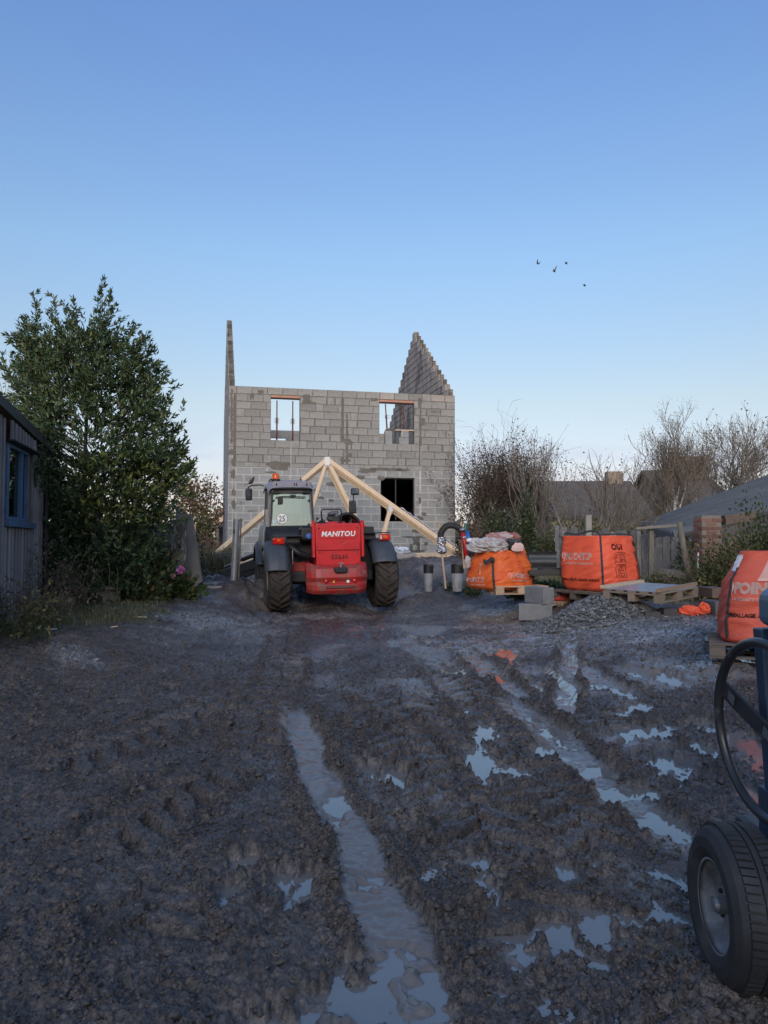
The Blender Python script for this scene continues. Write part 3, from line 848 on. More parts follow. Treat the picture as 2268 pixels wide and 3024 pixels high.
for i, (a, b, z0, z1, zone, ri) in enumerate(cand):
    L, hh = b - a, z1 - z0
    mt = BLK if zone != 'l' else BLK2
    if ri == 0 and a > W * .45: mt = BLKT if rg.random() < .6 else BLK
    if i < 268:
        me = block_mesh(L, hh, int(rg.integers(0, 4)) + (10 if mt is BLK2 else 20 if mt is BLKT else 0))
        o = link('concrete_block', me, mt, front)
        o.location = ((a + b) / 2, float(rg.normal(0, .0016)), (z0 + z1) / 2)
        o.rotation_euler = (0, float(rg.normal(0, .003)), float(rg.normal(0, .0015)))
    else:
        rest.box(((a + b) / 2, .095 + float(rg.normal(0, .0012)), (z0 + z1) / 2), (L, .19, hh))
if rest.v: tag(rest.build('cut_blocks', BLK, front, bevel=.004), kind='stuff')

# smeared mortar and runs on the face
def blob(cx, cz, w, hgt, seed, n=26, rag=.22):
    r = np.random.default_rng(seed); ph = r.uniform(0, 6.28, 5); am = r.uniform(.3, 1, 5)
    pts = []
    for i in range(n):
        t = 2 * math.pi * i / n
        k = 1 + rag * sum(am[j] * math.sin((j + 2) * t + ph[j]) for j in range(5)) / 2
        ct, st = math.cos(t), math.sin(t)
        sq = (abs(ct) ** 4 + abs(st) ** 4) ** -.25
        pts.append((cx + w / 2 * ct * k * sq, cz + hgt / 2 * st * k * sq))
    return pts
MXZ = Matrix(((1, 0, 0, 0), (0, 0, 1, 0), (0, 1, 0, 0), (0, 0, 0, 1)))
def patch(px, py, wpx, hpx, seed, m=MOR, name='mortar_patch', rag=.22, off=0.006):
    s, zq = wall_s(px, py), wall_z(px, py); k = (A.y + s * math.sin(TH)) / F_PX
    mb = MB(); mb.prism(blob(s, zq, wpx * k, hpx * k, seed, rag=rag), Matrix.Translation((0, -off, 0)) @ MXZ, .012)
    mb.f = [tuple(reversed(f)) for f in mb.f]
    return mb.build(name, m, front)
for q in [(823, 1375, 64, 25, 1), (1140, 1386, 90, 10, 2), (1085, 1390, 50, 14, 3), (683, 1335, 15, 17, 4), (690, 1365, 14, 24, 5), (1028, 1305, 24, 18, 6),
          (1032, 1345, 16, 12, 7), (1020, 1360, 30, 9, 8), (905, 1178, 24, 26, 9), (920, 1190, 26, 8, 10), (744, 1170, 12, 20, 11), (770, 1158, 16, 14, 12),
          (1240, 1190, 12, 30, 13), (1250, 1245, 12, 22, 14), (688, 1400, 14, 26, 15), (690, 1455, 12, 20, 16), (1105, 1180, 22, 9, 17), (800, 1395, 30, 6, 18),
          (690, 1490, 12, 26, 19), (1190, 1388, 40, 8, 20), (1060, 1410, 40, 10, 21), (1125, 1412, 20, 14, 22), (982, 1430, 40, 12, 23), (1010, 1415, 26, 20, 24)]:
    patch(*q)
for k, q in enumerate([(1230, 1569, 26, 10), (1222, 1586, 60, 6), (1230, 1600, 22, 22), (1214, 1618, 10, 24), (1236, 1618, 9, 26), (1258, 1606, 12, 12), (1226, 1628, 64, 7),
                       (1240, 1478, 8, 20), (1252, 1518, 14, 10), (1240, 1530, 22, 10), (948, 1470, 18, 8), (935, 1448, 22, 8), (905, 1475, 12, 12), (978, 1478, 14, 8)]):
    patch(*q, 60 + k, DAMP, 'damp_patch', .3, .0045)
def vstrip(px, y0, y1, wpx, m, name, seed):
    r = np.random.default_rng(seed); n = 30; Lp, Rp = [], []
    for i in range(n + 1):
        py = y0 + (y1 - y0) * i / n; s, zq = wall_s(px, py), wall_z(px, py)
        k = A.y / F_PX * wpx / 2
        Lp.append((s - k * r.uniform(.45, 1.5), zq)); Rp.append((s + k * r.uniform(.45, 1.5), zq))
    mb = MB(); mb.prism(Rp[::-1] + Lp if False else Lp + Rp[::-1], Matrix.Translation((0, -.0055, 0)) @ MXZ, .011)
    bm_ = bmesh.new(); me = mb.mesh(name); bm_.from_mesh(me); bmesh.ops.recalc_face_normals(bm_, faces=bm_.faces); bm_.to_mesh(me); bm_.free()
    return link(name, me, m, front)
vstrip(684, 1150, 1310, 7, MOR, 'mortar_strip', 1); vstrip(1025, 1222, 1372, 7, MOR, 'mortar_strip', 2); vstrip(1242, 1190, 1300, 5, MOR, 'mortar_strip', 3)
vstrip(859, 1305, 1410, 1.9, MORL, 'mortar_run', 4); vstrip(1243, 1318, 1412, 1.9, MORL, 'mortar_run', 5); vstrip(686, 1330, 1640, 1.6, MORL, 'mortar_run', 6)
vstrip(1244, 1480, 1520, 1.6, MORL, 'mortar_run', 7)

# stencilled marks on some blocks
INK = mat('block_ink', (.07, .07, .07), (.11, .11, .11), .9)
def mark(px, py, s, size):
    me = text_mesh(s, size, 0.0, .0006, shear=.15)
    o = link('stencil', me, INK, front)
    o.location = (wall_s(px, py), -.0052, wall_z(px, py)); o.rotation_euler = (R(90), 0, 0)
for px, py in ((727, 1419), (698, 1489)):
    mark(px, py, 'CE', .13)
    for k in range(2): mark(px + 10, py - 1 - 4 * k + 2, '—' * 3 if False else 'B40 NF', .045)
for px, py in ((731, 1513), (1273, 1219)):
    mark(px, py, 'B40', .12)
    for k in range(2): mark(px + 18, py - 4 * k, 'EN 771-3', .04)

# gables, side and back walls
core = MB()
# end walls and back wall, 0.2 m thick with their own courses
RISE = 14
def gable(x0, x1, name, body_m, end_m, right):
    g_ = MB(); ends = []
    zz_ = HW
    cm = MB()
    # stepped part
    for i in range(RISE):
        z0 = HW + (RISE - 1 - i) * BH
        hwid = .17 + .3465 * i
        a, b = D / 2 - hwid, D / 2 + hwid
        cm.box(((x0 + x1) / 2, D / 2, z0 + BH / 2), (x1 - x0 - .03, 2 * hwid - .01, BH - .002))
        pos = a; k = 0; off = .5 if i % 2 else .34
        while pos < b - .02:
            L = off if k == 0 else .5
            if pos + L > b - .12: L = b - pos
            L = min(L, .55)
            if k == 0: ends.append((pos, pos + L, z0))
            else: g_.box(((x0 + x1) / 2 + float(rg.normal(0, .002)), pos + L / 2, z0 + BH / 2), (x1 - x0, L - .03, BH - .034))
            pos += L; k += 1
    # below the eaves
    for ri, (z0, z1, zone) in enumerate(rows):
        pos = .2; k = 0
        while pos < D - .01:
            L = (.5 if ri % 2 else .3) if k == 0 else .5
            if pos + L > D - .12: L = D - pos
            L = min(L, .6)
            g_.box(((x0 + x1) / 2, pos + L / 2, (z0 + z1) / 2), (x1 - x0, L - .012, z1 - z0 - .014))
            pos += L; k += 1
    cm.box(((x0 + x1) / 2, (D + .186) / 2, HW / 2), (x1 - x0 - .012, D - .186, HW - .004))
    o = cm.build(name, MOR, house)
    tag(g_.build('wall_blocks', body_m, o, bevel=.003, seg=1), kind='stuff')
    for a, b, z0 in ends:
        mb = MB(); mb.box((0, 0, 0), (x1 - x0, b - a - .01, BH - .014))
        e_ = mb.build('concrete_block', end_m, o, bevel=.006)
        e_.location = ((x0 + x1) / 2 + float(rg.normal(0, .002)), (a + b) / 2, z0 + BH / 2)
gable(W - .20, W - .002, 'right_gable_wall', BLK3, BLKT, True)
gable(.002, .20, 'left_gable_wall', BLKS, BLK, False)
bw = MB(); wall_strips(bw, D - .195, D - .005, .206, W - .206, 0, HW - .01, [(1.57, 2.77, HW - 1.75, HW - .36), (5.0, 6.2, HW - 1.75, HW - .36)])
back = bw.build('back_wall', BLK, house)
sl = MB(); sl.box((W / 2, D / 2, zsl + SLAB_H / 2), (W - .42, D - .42, SLAB_H)); sl.build('floor_slab', MOR, house)
gf = MB(); gf.box((W / 2, D / 2, .32), (W - .42, D - .42, .1)); gf.build('ground_slab', MOR, house)
# reveals of the openings: the block ends, and a black frame in the lower one
FRM = mat('dark_frame', (.02, .021, .023), (.03, .03, .032), .5)
o3 = OPEN[2]
fr = MB()
for xx in (o3[0] + .02, o3[1] - .02): fr.box((xx, .10, (o3[2] + o3[3]) / 2), (.04, .06, o3[3] - o3[2] - .004))
fr.box(((o3[0] + o3[1]) / 2, .10, o3[3] - .022), (o3[1] - o3[0] - .08, .06, .04))
fr.box((o3[0] + .55, .10, (o3[2] + o3[3]) / 2), (.035, .05, o3[3] - o3[2] - .09))
wfr = fr.build('window_frame', FRM, house, bevel=.004)
# formwork planks, props and loose blocks in the upper openings
RWOOD = mat('reddish_plank', (.36, .19, .13), (.46, .28, .20), .85, scale=3, stretch=(1, 8, 8), bump=.2)
RSTEEL = mat('red_prop_paint', (.17, .035, .03), (.12, .05, .045), .6, scale=20, dirt=(.22, .16, .13), dirt_scale=12, dirt_lo=.55, dirt_hi=.7)
STEEL = mat('bare_steel', (.30, .30, .30), (.20, .20, .20), .5, metal=.6, scale=20)
hM = Matrix.Translation(house.location) @ Matrix.Rotation(TH, 4, 'Z')
for k, (x0, x1, z0, z1) in enumerate(OPEN[:2]):
    t = thing('formwork_plank', hM @ Vector(((x0 + x1) / 2, .1, z1 - .10)), ('reddish plank propped under the lintel of the left upper window', 'reddish plank propped under the lintel of the right upper window')[k],
              'plank', 'formwork planks under the lintels', rz=TH)
    mb = MB(); mb.box((0, 0, .06), (x1 - x0 - .012, .17, .075)); mb.build('plank', RWOOD, t, bevel=.004)
    mb = MB(); mb.box((0, .0, .004), (x1 - x0 - .012, .12, .034)); mb.build('bearer', mat('dark_bearer', (.05, .03, .026), (.07, .045, .04), .9), t, bevel=.004)
def prop(px, y_bot, y_top, label, lean=0):
    s = wall_s(px, y_bot); zb, zt = wall_z(px, y_bot), wall_z(px, y_top)
    t = thing('steel_prop', hM @ Vector((s, .1, zb)), label, 'steel prop', 'red steel props in the upper windows', rz=TH)
    H = zt - zb
    mb = MB(); mb.tube([(0, 0, 0), (lean * .55, 0, H * .55)], .028, 10); mb.build('outer_tube', RSTEEL, t, smooth=True)
    mb = MB(); mb.tube([(lean * .5, 0, H * .5), (lean, 0, H)], .021, 10); mb.build('inner_tube', RSTEEL, t, smooth=True)
    mb = MB(); mb.tube([(lean * .5, 0, H * .46), (lean * .55, 0, H * .56)], .038, 10); mb.build('collar', RSTEEL, t, smooth=True)
    for sg in (-1, 1):
        mb = MB(); mb.tube([(lean * .5, 0, H * .44), (sg * .065, -.01, H * .45), (sg * .065, -.01, H * .56), (lean * .5, 0, H * .57)], .007, 6); mb.build('handle', STEEL, t)
    mb = MB(); mb.box((0, 0, .004), (.12, .12, .008)); mb.build('base_plate', RSTEEL, t)
prop(818, 1303, 1181, 'left of the two red props in the left upper window')
prop(865, 1304, 1183, 'right of the two red props in the left upper window')
prop(1145, 1268, 1192, 'leaning red prop standing on the short block stack in the right upper window', -.06)
prop(1194, 1268, 1195, 'red prop standing on the board in the right upper window')
def loose_block(px0, px1, y0, y1, label, m=BLK2, dep=.2, yl=.1):
    sc = wall_s((px0 + px1) / 2, y1); zb = wall_z((px0 + px1) / 2, y1); zt = wall_z((px0 + px1) / 2, y0); wd = wall_s(px1, y1) - wall_s(px0, y1)
    mb = MB(); mb.box((0, 0, (zt - zb) / 2), (wd, dep, zt - zb))
    o = mb.build('loose_block', m, bevel=.006); o.location = hM @ Vector((sc, yl, zb + .001)); o.rotation_euler.z = TH
    tag(o, label, 'concrete block', 'blocks stood in the right upper window')
loose_block(1138, 1158, 1272, 1312, 'upright block at the left of the right upper window carrying a stone')
loose_block(1179, 1207, 1292, 1312, 'lower broad block under the board in the right upper window')
loose_block(1189, 1207, 1272.5, 1291.6, 'upper narrow block directly under the board in the right upper window')
loose_block(1186.5, 1189, 1272.5, 1291.6, 'thin pale sliver propping the board in the right upper window', MORL)
s = wall_s(1150, 1270); mb = MB(); mb.lathe([(0, -.03), (.05, -.028), (.09, -.01), (.1, .01), (.06, .035), (0, .04)], Matrix.Scale(1.35, 4, (1, 0, 0)), 14)
o = mb.build('flat_stone', mat('brown_stone', (.13, .10, .08), (.2, .16, .13), .9, bump=.5), smooth=True); o.location = hM @ Vector((s, .1, wall_z(1150, 1271.6) + .03)); tag(o, 'brown flat stone lying on the upright block in the right upper window', 'stone')
mb = MB(); b0, b1 = wall_s(1168, 1269), wall_s(1222.5, 1269); mb.box((0, 0, 0), (b1 - b0, .2, .045)); o = mb.build('pale_board', mat('pale_board', (.46, .36, .24), (.55, .44, .31), .8, scale=4, stretch=(1, 8, 8)), bevel=.003)
o.location = hM @ Vector(((b0 + b1) / 2, .1, wall_z(1195, 1272.4) + .0235)); o.rotation_euler.z = TH; tag(o, 'pale wooden board laid flat across the blocks in the right upper window', 'board')

# ================================================================== ROOF TRUSSES
PINE = mat('fresh_pine', (.60, .46, .31), (.68, .55, .40), .7, scale=2.5, stretch=(5, 5, 1), bump=.15, bscale=30, vary=.06, dirt=(.48, .34, .21), dirt_scale=9, dirt_lo=.62, dirt_hi=.72)
NAILP = mat('galvanised_plate', (.62, .64, .66), (.5, .52, .54), .45, metal=.5, scale=40)
TL, TR, TT = P(600, 1664, 22.3), P(1362, 1634, 23.98), P(966, 1358, 23.15)
t_ax = (TR - TL).normalized(); t_n = Vector((-t_ax.y, t_ax.x, 0)).normalized(); t_up = t_ax.cross(t_n) * -1
if t_up.z < 0: t_up = -t_up
def tl(px, py):      # photo pixel -> truss plane coordinates (a along, b up) relative to TL
    d = ray(px, py); o = Vector((0, 0, EYE)); k = (TL - o).dot(t_n) / d.dot(t_n); q = o + d * k - TL
    return Vector((q.dot(t_ax), q.dot(t_up)))
PEAK = tl(966, 1356); FL, FR = tl(600, 1664), tl(1362, 1636); KN = tl(1156, 1492); LB, RB = tl(872, 1660), tl(1112, 1652); KL = tl(778, 1502)
T3 = lambda p, y=0: Vector((p.x, y, p.y))
TH_T = .045
def truss_parts(t):
    def bar(a, b, hgt, name, y=0):
        mb = MB(); mb.beam(T3(a, y), T3(b, y), TH_T, hgt, up=(0, 0, 1)); mb.build(name, PINE, t, bevel=.003)
    d1 = (FL - PEAK).normalized(); d2 = (FR - PEAK).normalized()
    bar(PEAK + d1 * .02, FL, .125, 'top_chord'); bar(PEAK + d2 * .02, FR, .125, 'top_chord')
    bar(FL + Vector((.35, .0)), FR - Vector((.35, 0)), .16, 'bottom_chord')
    e1 = (LB - PEAK).normalized(); e2 = (RB - PEAK).normalized()
    bar(PEAK + e1 * .22, LB - e1 * .09, .10, 'web', .001); bar(PEAK + e2 * .22, RB - e2 * .09, .11, 'web', .001)
    w1 = (KN - RB).normalized(); bar(RB + w1 * .16, KN - w1 * .02, .11, 'web', -.002)
    w2 = (KL - LB).normalized(); bar(LB + w2 * .16, KL - w2 * .02, .11, 'web', -.002)
    def plate(p, w, hgt, ang=0):
        mb = MB(); mb.box((0, 0, 0), (w, .003, hgt)); o = mb.build('nail_plate', NAILP, t); o.location = T3(p, -TH_T / 2 - .003); o.rotation_euler = (0, ang, 0)
    plate(PEAK - Vector((0, .06)), .16, .26); plate(FR - Vector((.16, .03)), .34, .12); plate(FL + Vector((.2, .03)), .4, .14); plate(KN - w1 * .1, .10, .2, R(-20)); plate(KL - w2 * .1, .10, .2, R(20))
tr0 = thing('roof_truss', TL, 'front roof truss of the leaning stack in fresh pale pine', 'roof truss', 'pine roof trusses stacked against the house')
M_ = Matrix((t_ax, t_n, t_up)).transposed(); tr0.rotation_euler = M_.to_euler()
truss_parts(tr0)
for k in range(1, 5):
    c = dup(tr0, TL + t_n * (.05 * k) + t_ax * random.uniform(-.015, .015) + t_up * (-.030 * k + random.uniform(-.008, .008)),
            label=('second roof truss from the front of the pine stack', 'middle roof truss of the pine stack', 'fourth roof truss from the front of the pine stack', 'rearmost roof truss of the stack nearest the block wall')[k - 1])
FILM = mat('plastic_film', (.42, .44, .58), (.62, .64, .72), .35, scale=14)
st = thing('plastic_strip', TL, 'bluish white plastic strip lying on the right slope of the trusses', 'plastic strip'); st.rotation_euler = tr0.rotation_euler
d2 = (FR - PEAK).normalized(); n2v = Vector((-d2.y, d2.x)); n2v = n2v if n2v.y > 0 else -n2v
a_, b_ = tl(1186, 1496) , tl(1352, 1618)
mb = MB(); rws = []
for i in range(26):
    f = i / 25; p = a_.lerp(b_, f); base_p = PEAK + d2 * ((p - PEAK).dot(d2)) + n2v * (.10 + .012 * math.sin(i * 1.9))
    rws.append([T3(base_p, yy) + Vector((0, 0, .012 * math.sin(i * 2.3 + yy * 30))) for yy in (-.02, .03, .08, .12)])
mb.sheet(rws); mb.build('film', FILM, st, solid=.02)
# ================================================================== TELEHANDLER
RED = mat('red_paint', (.50, .010, .016), (.56, .016, .022), .38, scale=3, dirt=(.24, .03, .028), dirt_scale=7, dirt_lo=.52, dirt_hi=.8, spec=.5)
REDM = mat('muddy_red_paint', (.40, .020, .020), (.34, .030, .028), .5, scale=4, dirt=(.16, .10, .075), dirt_scale=5, dirt_lo=.50, dirt_hi=.68)
GREYP = mat('cab_grey_paint', (.11, .115, .13), (.14, .145, .16), .42, scale=4)
GREYL = mat('cab_pale_grey', (.20, .20, .24), (.26, .26, .30), .4, scale=4)
BLKP = mat('black_plastic', (.008, .009, .012), (.014, .015, .018), .55, scale=8)
BLKM = mat('black_metal', (.012, .012, .014), (.02, .02, .022), .5, scale=8)
FEND = mat('grey_mudguard_plastic', (.042, .052, .066), (.060, .071, .087), .55, scale=4, bump=.15, bscale=160, dirt=(.09, .085, .08), dirt_scale=5, dirt_lo=.6, dirt_hi=.85)
TYRE = mat('muddy_tyre_rubber', (.028, .024, .021), (.052, .044, .038), .85, scale=7, bump=.4, bscale=50, dirt=(.075, .06, .05), dirt_scale=4, dirt_lo=.5, dirt_hi=.72)
WHITEP = mat('white_print', (.80, .80, .80), (.74, .74, .74), .5)
LAMPR = mat('red_lens', (.55, .012, .012), (.40, .01, .01), .15, scale=30)
LAMPO = mat('orange_lens', (.75, .13, .01), (.6, .09, .01), .15, scale=30)
LAMPW = mat('clear_lens', (.55, .55, .55), (.4, .4, .4), .1, scale=30)
MIRR = mat('mirror_glass', (.5, .5, .52), (.45, .45, .47), .05, metal=1.0)
BLUE = mat('blue_plastic', (.03, .12, .42), (.05, .16, .5), .4)
def glass_mat(name, tint, refl=.35, rough=.02):
    m = bpy.data.materials.new(name); m.use_nodes = True; nt = m.node_tree; nt.nodes.clear()
    out = nt.nodes.new('ShaderNodeOutputMaterial'); tr = nt.nodes.new('ShaderNodeBsdfTransparent'); gl = nt.nodes.new('ShaderNodeBsdfGlossy')
    tr.inputs['Color'].default_value = (*tint, 1); gl.inputs['Roughness'].default_value = rough; gl.inputs['Color'].default_value = (.86, 1.0, .96, 1)
    fr = nt.nodes.new('ShaderNodeFresnel'); fr.inputs['IOR'].default_value = 1.5
    ad = nt.nodes.new('ShaderNodeMath'); ad.operation = 'ADD'; ad.use_clamp = True; ad.inputs[1].default_value = refl
    nt.links.new(fr.outputs[0], ad.inputs[0])
    mx = nt.nodes.new('ShaderNodeMixShader'); nt.links.new(ad.outputs[0], mx.inputs[0]); nt.links.new(tr.outputs[0], mx.inputs[1]); nt.links.new(gl.outputs[0], mx.inputs[2])
    nt.links.new(mx.outputs[0], out.inputs['Surface']); return m
GLASS = glass_mat('cab_glass', (.45, .56, .53), .14)
TX, TY = -.99, 14.46
tel = thing('telehandler', (TX, TY, .315), 'red telescopic handler with dark grey cab parked in the mud, seen from behind', 'telehandler', rz=TH)
tel.rotation_euler = (0, R(-1.1), TH)
def part(mb, name, m, parent=None, **k): return mb.build(name, m, parent or tel, **k)

# wheels ------------------------------------------------------------
def wheel_parts(x, yy, side, r=.61, w=.41):
    # profile across the axle (x), turned about it
    t = bpy.data.objects.new('wheel', None); COL.objects.link(t); t.parent = tel; t.location = (x, yy, r)
    M = Matrix.Rotation(R(90), 4, 'Y')
    prof = [(.31, -w / 2 + .03), (.40, -w / 2 - .005), (.50, -w / 2 - .012), (r - .075, -w / 2 + .005), (r - .045, -w / 2 + .04), (r - .038, 0), (r - .045, w / 2 - .04), (r - .075, w / 2 - .005), (.50, w / 2 + .012), (.40, w / 2 + .005), (.31, w / 2 - .03)]
    mb = MB(); mb.lathe(prof, M, 56)
    n = 22
    for i in range(n):
        for sg in (-1, 1):
            a0 = 2 * math.pi * (i + (.5 if sg > 0 else 0)) / n
            vs = []
            for f, hw_, top in ((-.05, .032, .030), (.42, .036, .034), (.82, .040, .030), (1.03, .046, -.03)):
                ax = sg * (w / 2) * f; aa = a0 - .30 * max(0, f)
                rr0 = r - .06 - (.02 if f > 1 else 0)
                rtop = r + .004 + (top - .034) * .6 - (.06 if f > 1 else 0)
                for da, rr in ((-hw_ / r, rr0), (-hw_ * .75 / r, rtop), (hw_ * .75 / r, rtop), (hw_ / r, rr0)):
                    vs.append(M @ Vector((rr * math.cos(aa + da), rr * math.sin(aa + da), ax)))
            fs = [(3, 2, 1, 0), (12, 13, 14, 15)]
            for k in range(3):
                for j in range(3): fs.append((k * 4 + j, k * 4 + j + 1, k * 4 + 4 + j + 1, k * 4 + 4 + j))
            mb.add(vs, fs)
    me = mb.mesh('tyre'); b_ = bmesh.new(); b_.from_mesh(me); bmesh.ops.recalc_face_normals(b_, faces=b_.faces); b_.to_mesh(me); b_.free()
    link('tyre', me, TYRE, t)
    mb = MB(); mb.lathe([(.315, w / 2 - .03), (.29, w / 2 - .05), (.27, w / 2 - .12), (.12, w / 2 - .10), (.10, w / 2 - .04), (0, w / 2 - .035)], M @ Matrix.Scale(side, 4, (0, 0, 1)), 32)
    mb.build('rim', mat('rim_paint', (.35, .35, .35), (.25, .24, .23), .6, dirt=(.08, .065, .055), dirt_scale=5) , t, smooth=True)
for x_, y_ in ((-.98, 0), (.98, 0), (-.98, 2.87), (.98, 2.87)):
    wheel_parts(x_, y_, -1 if x_ < 0 else 1)
def fender(x0, x1, yc, r_in, a0, a1, name, bulge=.03):
    n = 16; rows_ = []
    for i in range(n + 1):
        a = a0 + (a1 - a0) * i / n; row = []
        for j in range(9):
            f = j / 8; xx = x0 + (x1 - x0) * f
            rr = r_in + bulge * (1 - (2 * f - 1) ** 4) + (.018 * math.exp(-((f - .5) / .06) ** 2)) - (.09 if j in (0, 8) else 0)
            row.append(Vector((xx, yc + rr * math.cos(a), .61 + rr * math.sin(a))))
        rows_.append(row)
    # rounded lower lip
    mb = MB(); mb.sheet(rows_)
    return mb.build(name, FEND, tel, solid=.018, smooth=True, subsurf=1)
fender(-1.25, -.80, 0, .640, R(55), R(168), 'mudguard')
fender(.70, 1.17, 0, .650, R(55), R(158), 'mudguard')
fender(-1.24, -.80, 2.87, .665, R(20), R(165), 'mudguard')
fender(.80, 1.24, 2.87, .665, R(20), R(165), 'mudguard')

# chassis ------------------------------------------------------------
mb = MB(); mb.box((.05, 1.5, .72), (.72, 4.3, .42)); part(mb, 'chassis', RED, bevel=.02)
mb = MB(); mb.box((0, 0, .61), (1.6, .22, .2)); mb.box((0, 2.87, .61), (1.6, .22, .2)); part(mb, 'axle', BLKM, bevel=.03)
mb = MB(); mb.box((-.62, .2, .83), (.5, .05, .42)); mb.box((-.62, .3, .60), (.62, .4, .05)); part(mb, 'side_panel', REDM, bevel=.01)
mb = MB(); mb.box((-.62, .18, .62), (.6, .03, .02)); mb.box((-.62, .15, .52), (.56, .10, .10)); part(mb, 'step', BLKM, bevel=.008)
mb = MB(); mb.box((.68, .5, .95), (.34, .9, .8)); part(mb, 'engine_bay', BLKP, bevel=.04)

# rear panel with the maker's name -----------------------------------
rp = MB()
rp.prism([(-.36, .80), (.43, .80), (.45, 1.52), (.41, 1.575), (-.36, 1.575), (-.38, 1.52)], Matrix(((1, 0, 0, 0), (0, 0, 1, -.78), (0, 1, 0, 0), (0, 0, 0, 1))), .30)
rp.f = [tuple(reversed(f)) for f in rp.f]
panel = part(rp, 'rear_panel', RED, bevel=.018, seg=3)
mb = MB()
for xx in (-.405, .475): mb.box((xx, -.70, 1.28), (.05, .16, .62)); mb.lathe([(0, -.035), (.075, -.035), (.075, .035), (0, .035)], Matrix.Translation((xx, -.70, 1.55)) @ Matrix.Rotation(R(90), 4, 'Y'), 18)
mb.build('panel_frame', RED, panel, bevel=.012)
PY = -.7815
def inset(poly, name, m, dep=.012, y=PY):
    q = MB(); q.prism(poly, Matrix(((1, 0, 0, 0), (0, 0, 1, y - dep), (0, 1, 0, 0), (0, 0, 0, 1))), dep); q.f = [tuple(reversed(f)) for f in q.f]
    return q.build(name, m, panel, bevel=.006)
inset([(-.30, 1.33), (-.26, 1.30), (.33, 1.30), (.37, 1.33), (.37, 1.46), (-.30, 1.46)], 'name_plate', RED, .010)
inset([(-.34, 1.25), (-.12, 1.25), (.035, 1.16), (.19, 1.25), (.41, 1.25), (.41, 1.10), (-.34, 1.10)], 'raised_panel', RED, .030)
inset([(-.33, .84), (-.06, .84), (-.03, .95), (.10, .95), (.13, .84), (.40, .84), (.40, 1.045), (-.33, 1.045)], 'lower_hatch', RED, .010)
for xx, zz_ in ((-.31, 1.49), (.38, 1.49), (-.30, 1.06), (.37, 1.06), (-.30, .86), (.37, .86)):
    mb = MB(); mb.lathe([(0, -.012), (.010, -.010), (.013, 0)], Matrix.Translation((xx, PY - .012, zz_)) @ Matrix.Rotation(R(-90), 4, 'X') , 10); mb.build('bolt', BLKM, panel)
me = text_mesh('MANITOU', .125, .0035, .004, shear=.16, align='CENTER', spacing=1.08)
o = link('lettering', me, WHITEP, panel); o.location = (.03, PY - .0155, 1.345); o.rotation_euler = (R(90), 0, 0); o.scale = (1.0, 1, 1)
me = text_mesh('27646', .10, .005, .002, align='CENTER', spacing=1.25)
o = link('fleet_number', me, mat('worn_dark_paint', (.13, .012, .012), (.2, .016, .016), .8, scale=60), panel); o.location = (.05, PY - .0125, .945); o.rotation_euler = (R(90), 0, 0)

# counterweight bumper -------------------------------------------------
def cw(): 
    prof = [(-.80, .33), (-.90, .33), (-.965, .40), (-.975, .50), (-.93, .54), (-.985, .62), (-.95, .78), (-.86, .84), (-.60, .84)]   # y, z
    rows_ = []
    for j in range(15):
        f = j / 14; xx = -.55 + 1.09 * f; e_ = abs(2 * f - 1); cut = .16 * max(0, (e_ - .55) / .45) ** 2; zc = .03 * max(0, (e_ - .7) / .3) ** 2
        sc = 1 - .02 * e_
        rows_.append([Vector((xx * (1 if zq > .5 else .97), yq + cut * (1 if yq < -.7 else .0), zq + (zc if zq < .45 else -zc * .6 if zq > .75 else 0) + (.05 if (zq > .8 and e_ > .72) else 0))) for yq, zq in prof])
    m_ = MB(); m_.sheet(rows_)
    n = len(prof); L = len(m_.v)
    m_.f.append(tuple(range(n - 1, -1, -1))); m_.f.append(tuple(range(L - n, L)))
    m_.add([(-.53, -.62, .35), (.53, -.62, .35), (.53, -.62, .84), (-.53, -.62, .84)], [(0, 1, 2, 3)])
    return m_
cwm = cw().mesh('counterweight'); b_ = bmesh.new(); b_.from_mesh(cwm); bmesh.ops.recalc_face_normals(b_, faces=b_.faces); b_.to_mesh(cwm); b_.free()
bump = link('counterweight', cwm, REDM, tel, bevel=.012, seg=2)
mb = MB(); mb.box((.035, -.972, .455), (.52, .05, .05)); mb.build('recess', mat('rusty_scrape', (.09, .035, .028), (.14, .07, .05), .8, scale=14), bump, bevel=.015)
for xx in (-.22, .28):
    mb = MB(); mb.lathe([(0, .012), (.024, .012), (.034, .004), (.036, -.012)], Matrix.Translation((xx, -.973, .56)) @ Matrix.Rotation(R(90), 4, 'X'), 16); mb.build('reflector', LAMPR, bump, smooth=True)
for xx in (-.44, .46):
    mb = MB(); mb.lathe([(0, .006), (.032, .006), (.038, -.006)], Matrix.Translation((xx, -.945 + .06 * 1, .70)) @ Matrix.Rotation(R(80), 4, 'X'), 14); mb.build('plug', REDM, bump)
mb = MB(); mb.box((.16, -.978, .55), (.05, .006, .045)); mb.build('sticker', WHITEP, bump)
mb = MB(); mb.box((-.09, -.978, .55), (.03, .006, .04)); mb.build('sticker', mat('yellow_sticker', (.7, .5, .05), None, .5), bump)
mb = MB(); mb.prism([(-.09, .76), (-.06, .70), (.13, .70), (.16, .76), (.15, .80), (-.08, .80)], Matrix(((1, 0, 0, 0), (0, 0, 1, -1.03), (0, 1, 0, 0), (0, 0, 0, 1))), .14); mb.f = [tuple(reversed(f)) for f in mb.f]
hitch = mb.build('tow_hitch', BLKP, bump, bevel=.02)
mb = MB(); mb.tube([(.035, -.99, .79), (.035, -.99, .86)], .022, 10); mb.box((.035, -.97, .87), (.10, .06, .014)); mb.build('hitch_pin', STEEL, hitch)
mb = MB(); mb.box((.045, -.85, .42), (.3, .1, .2)); mb.build('underside', BLKM, tel)

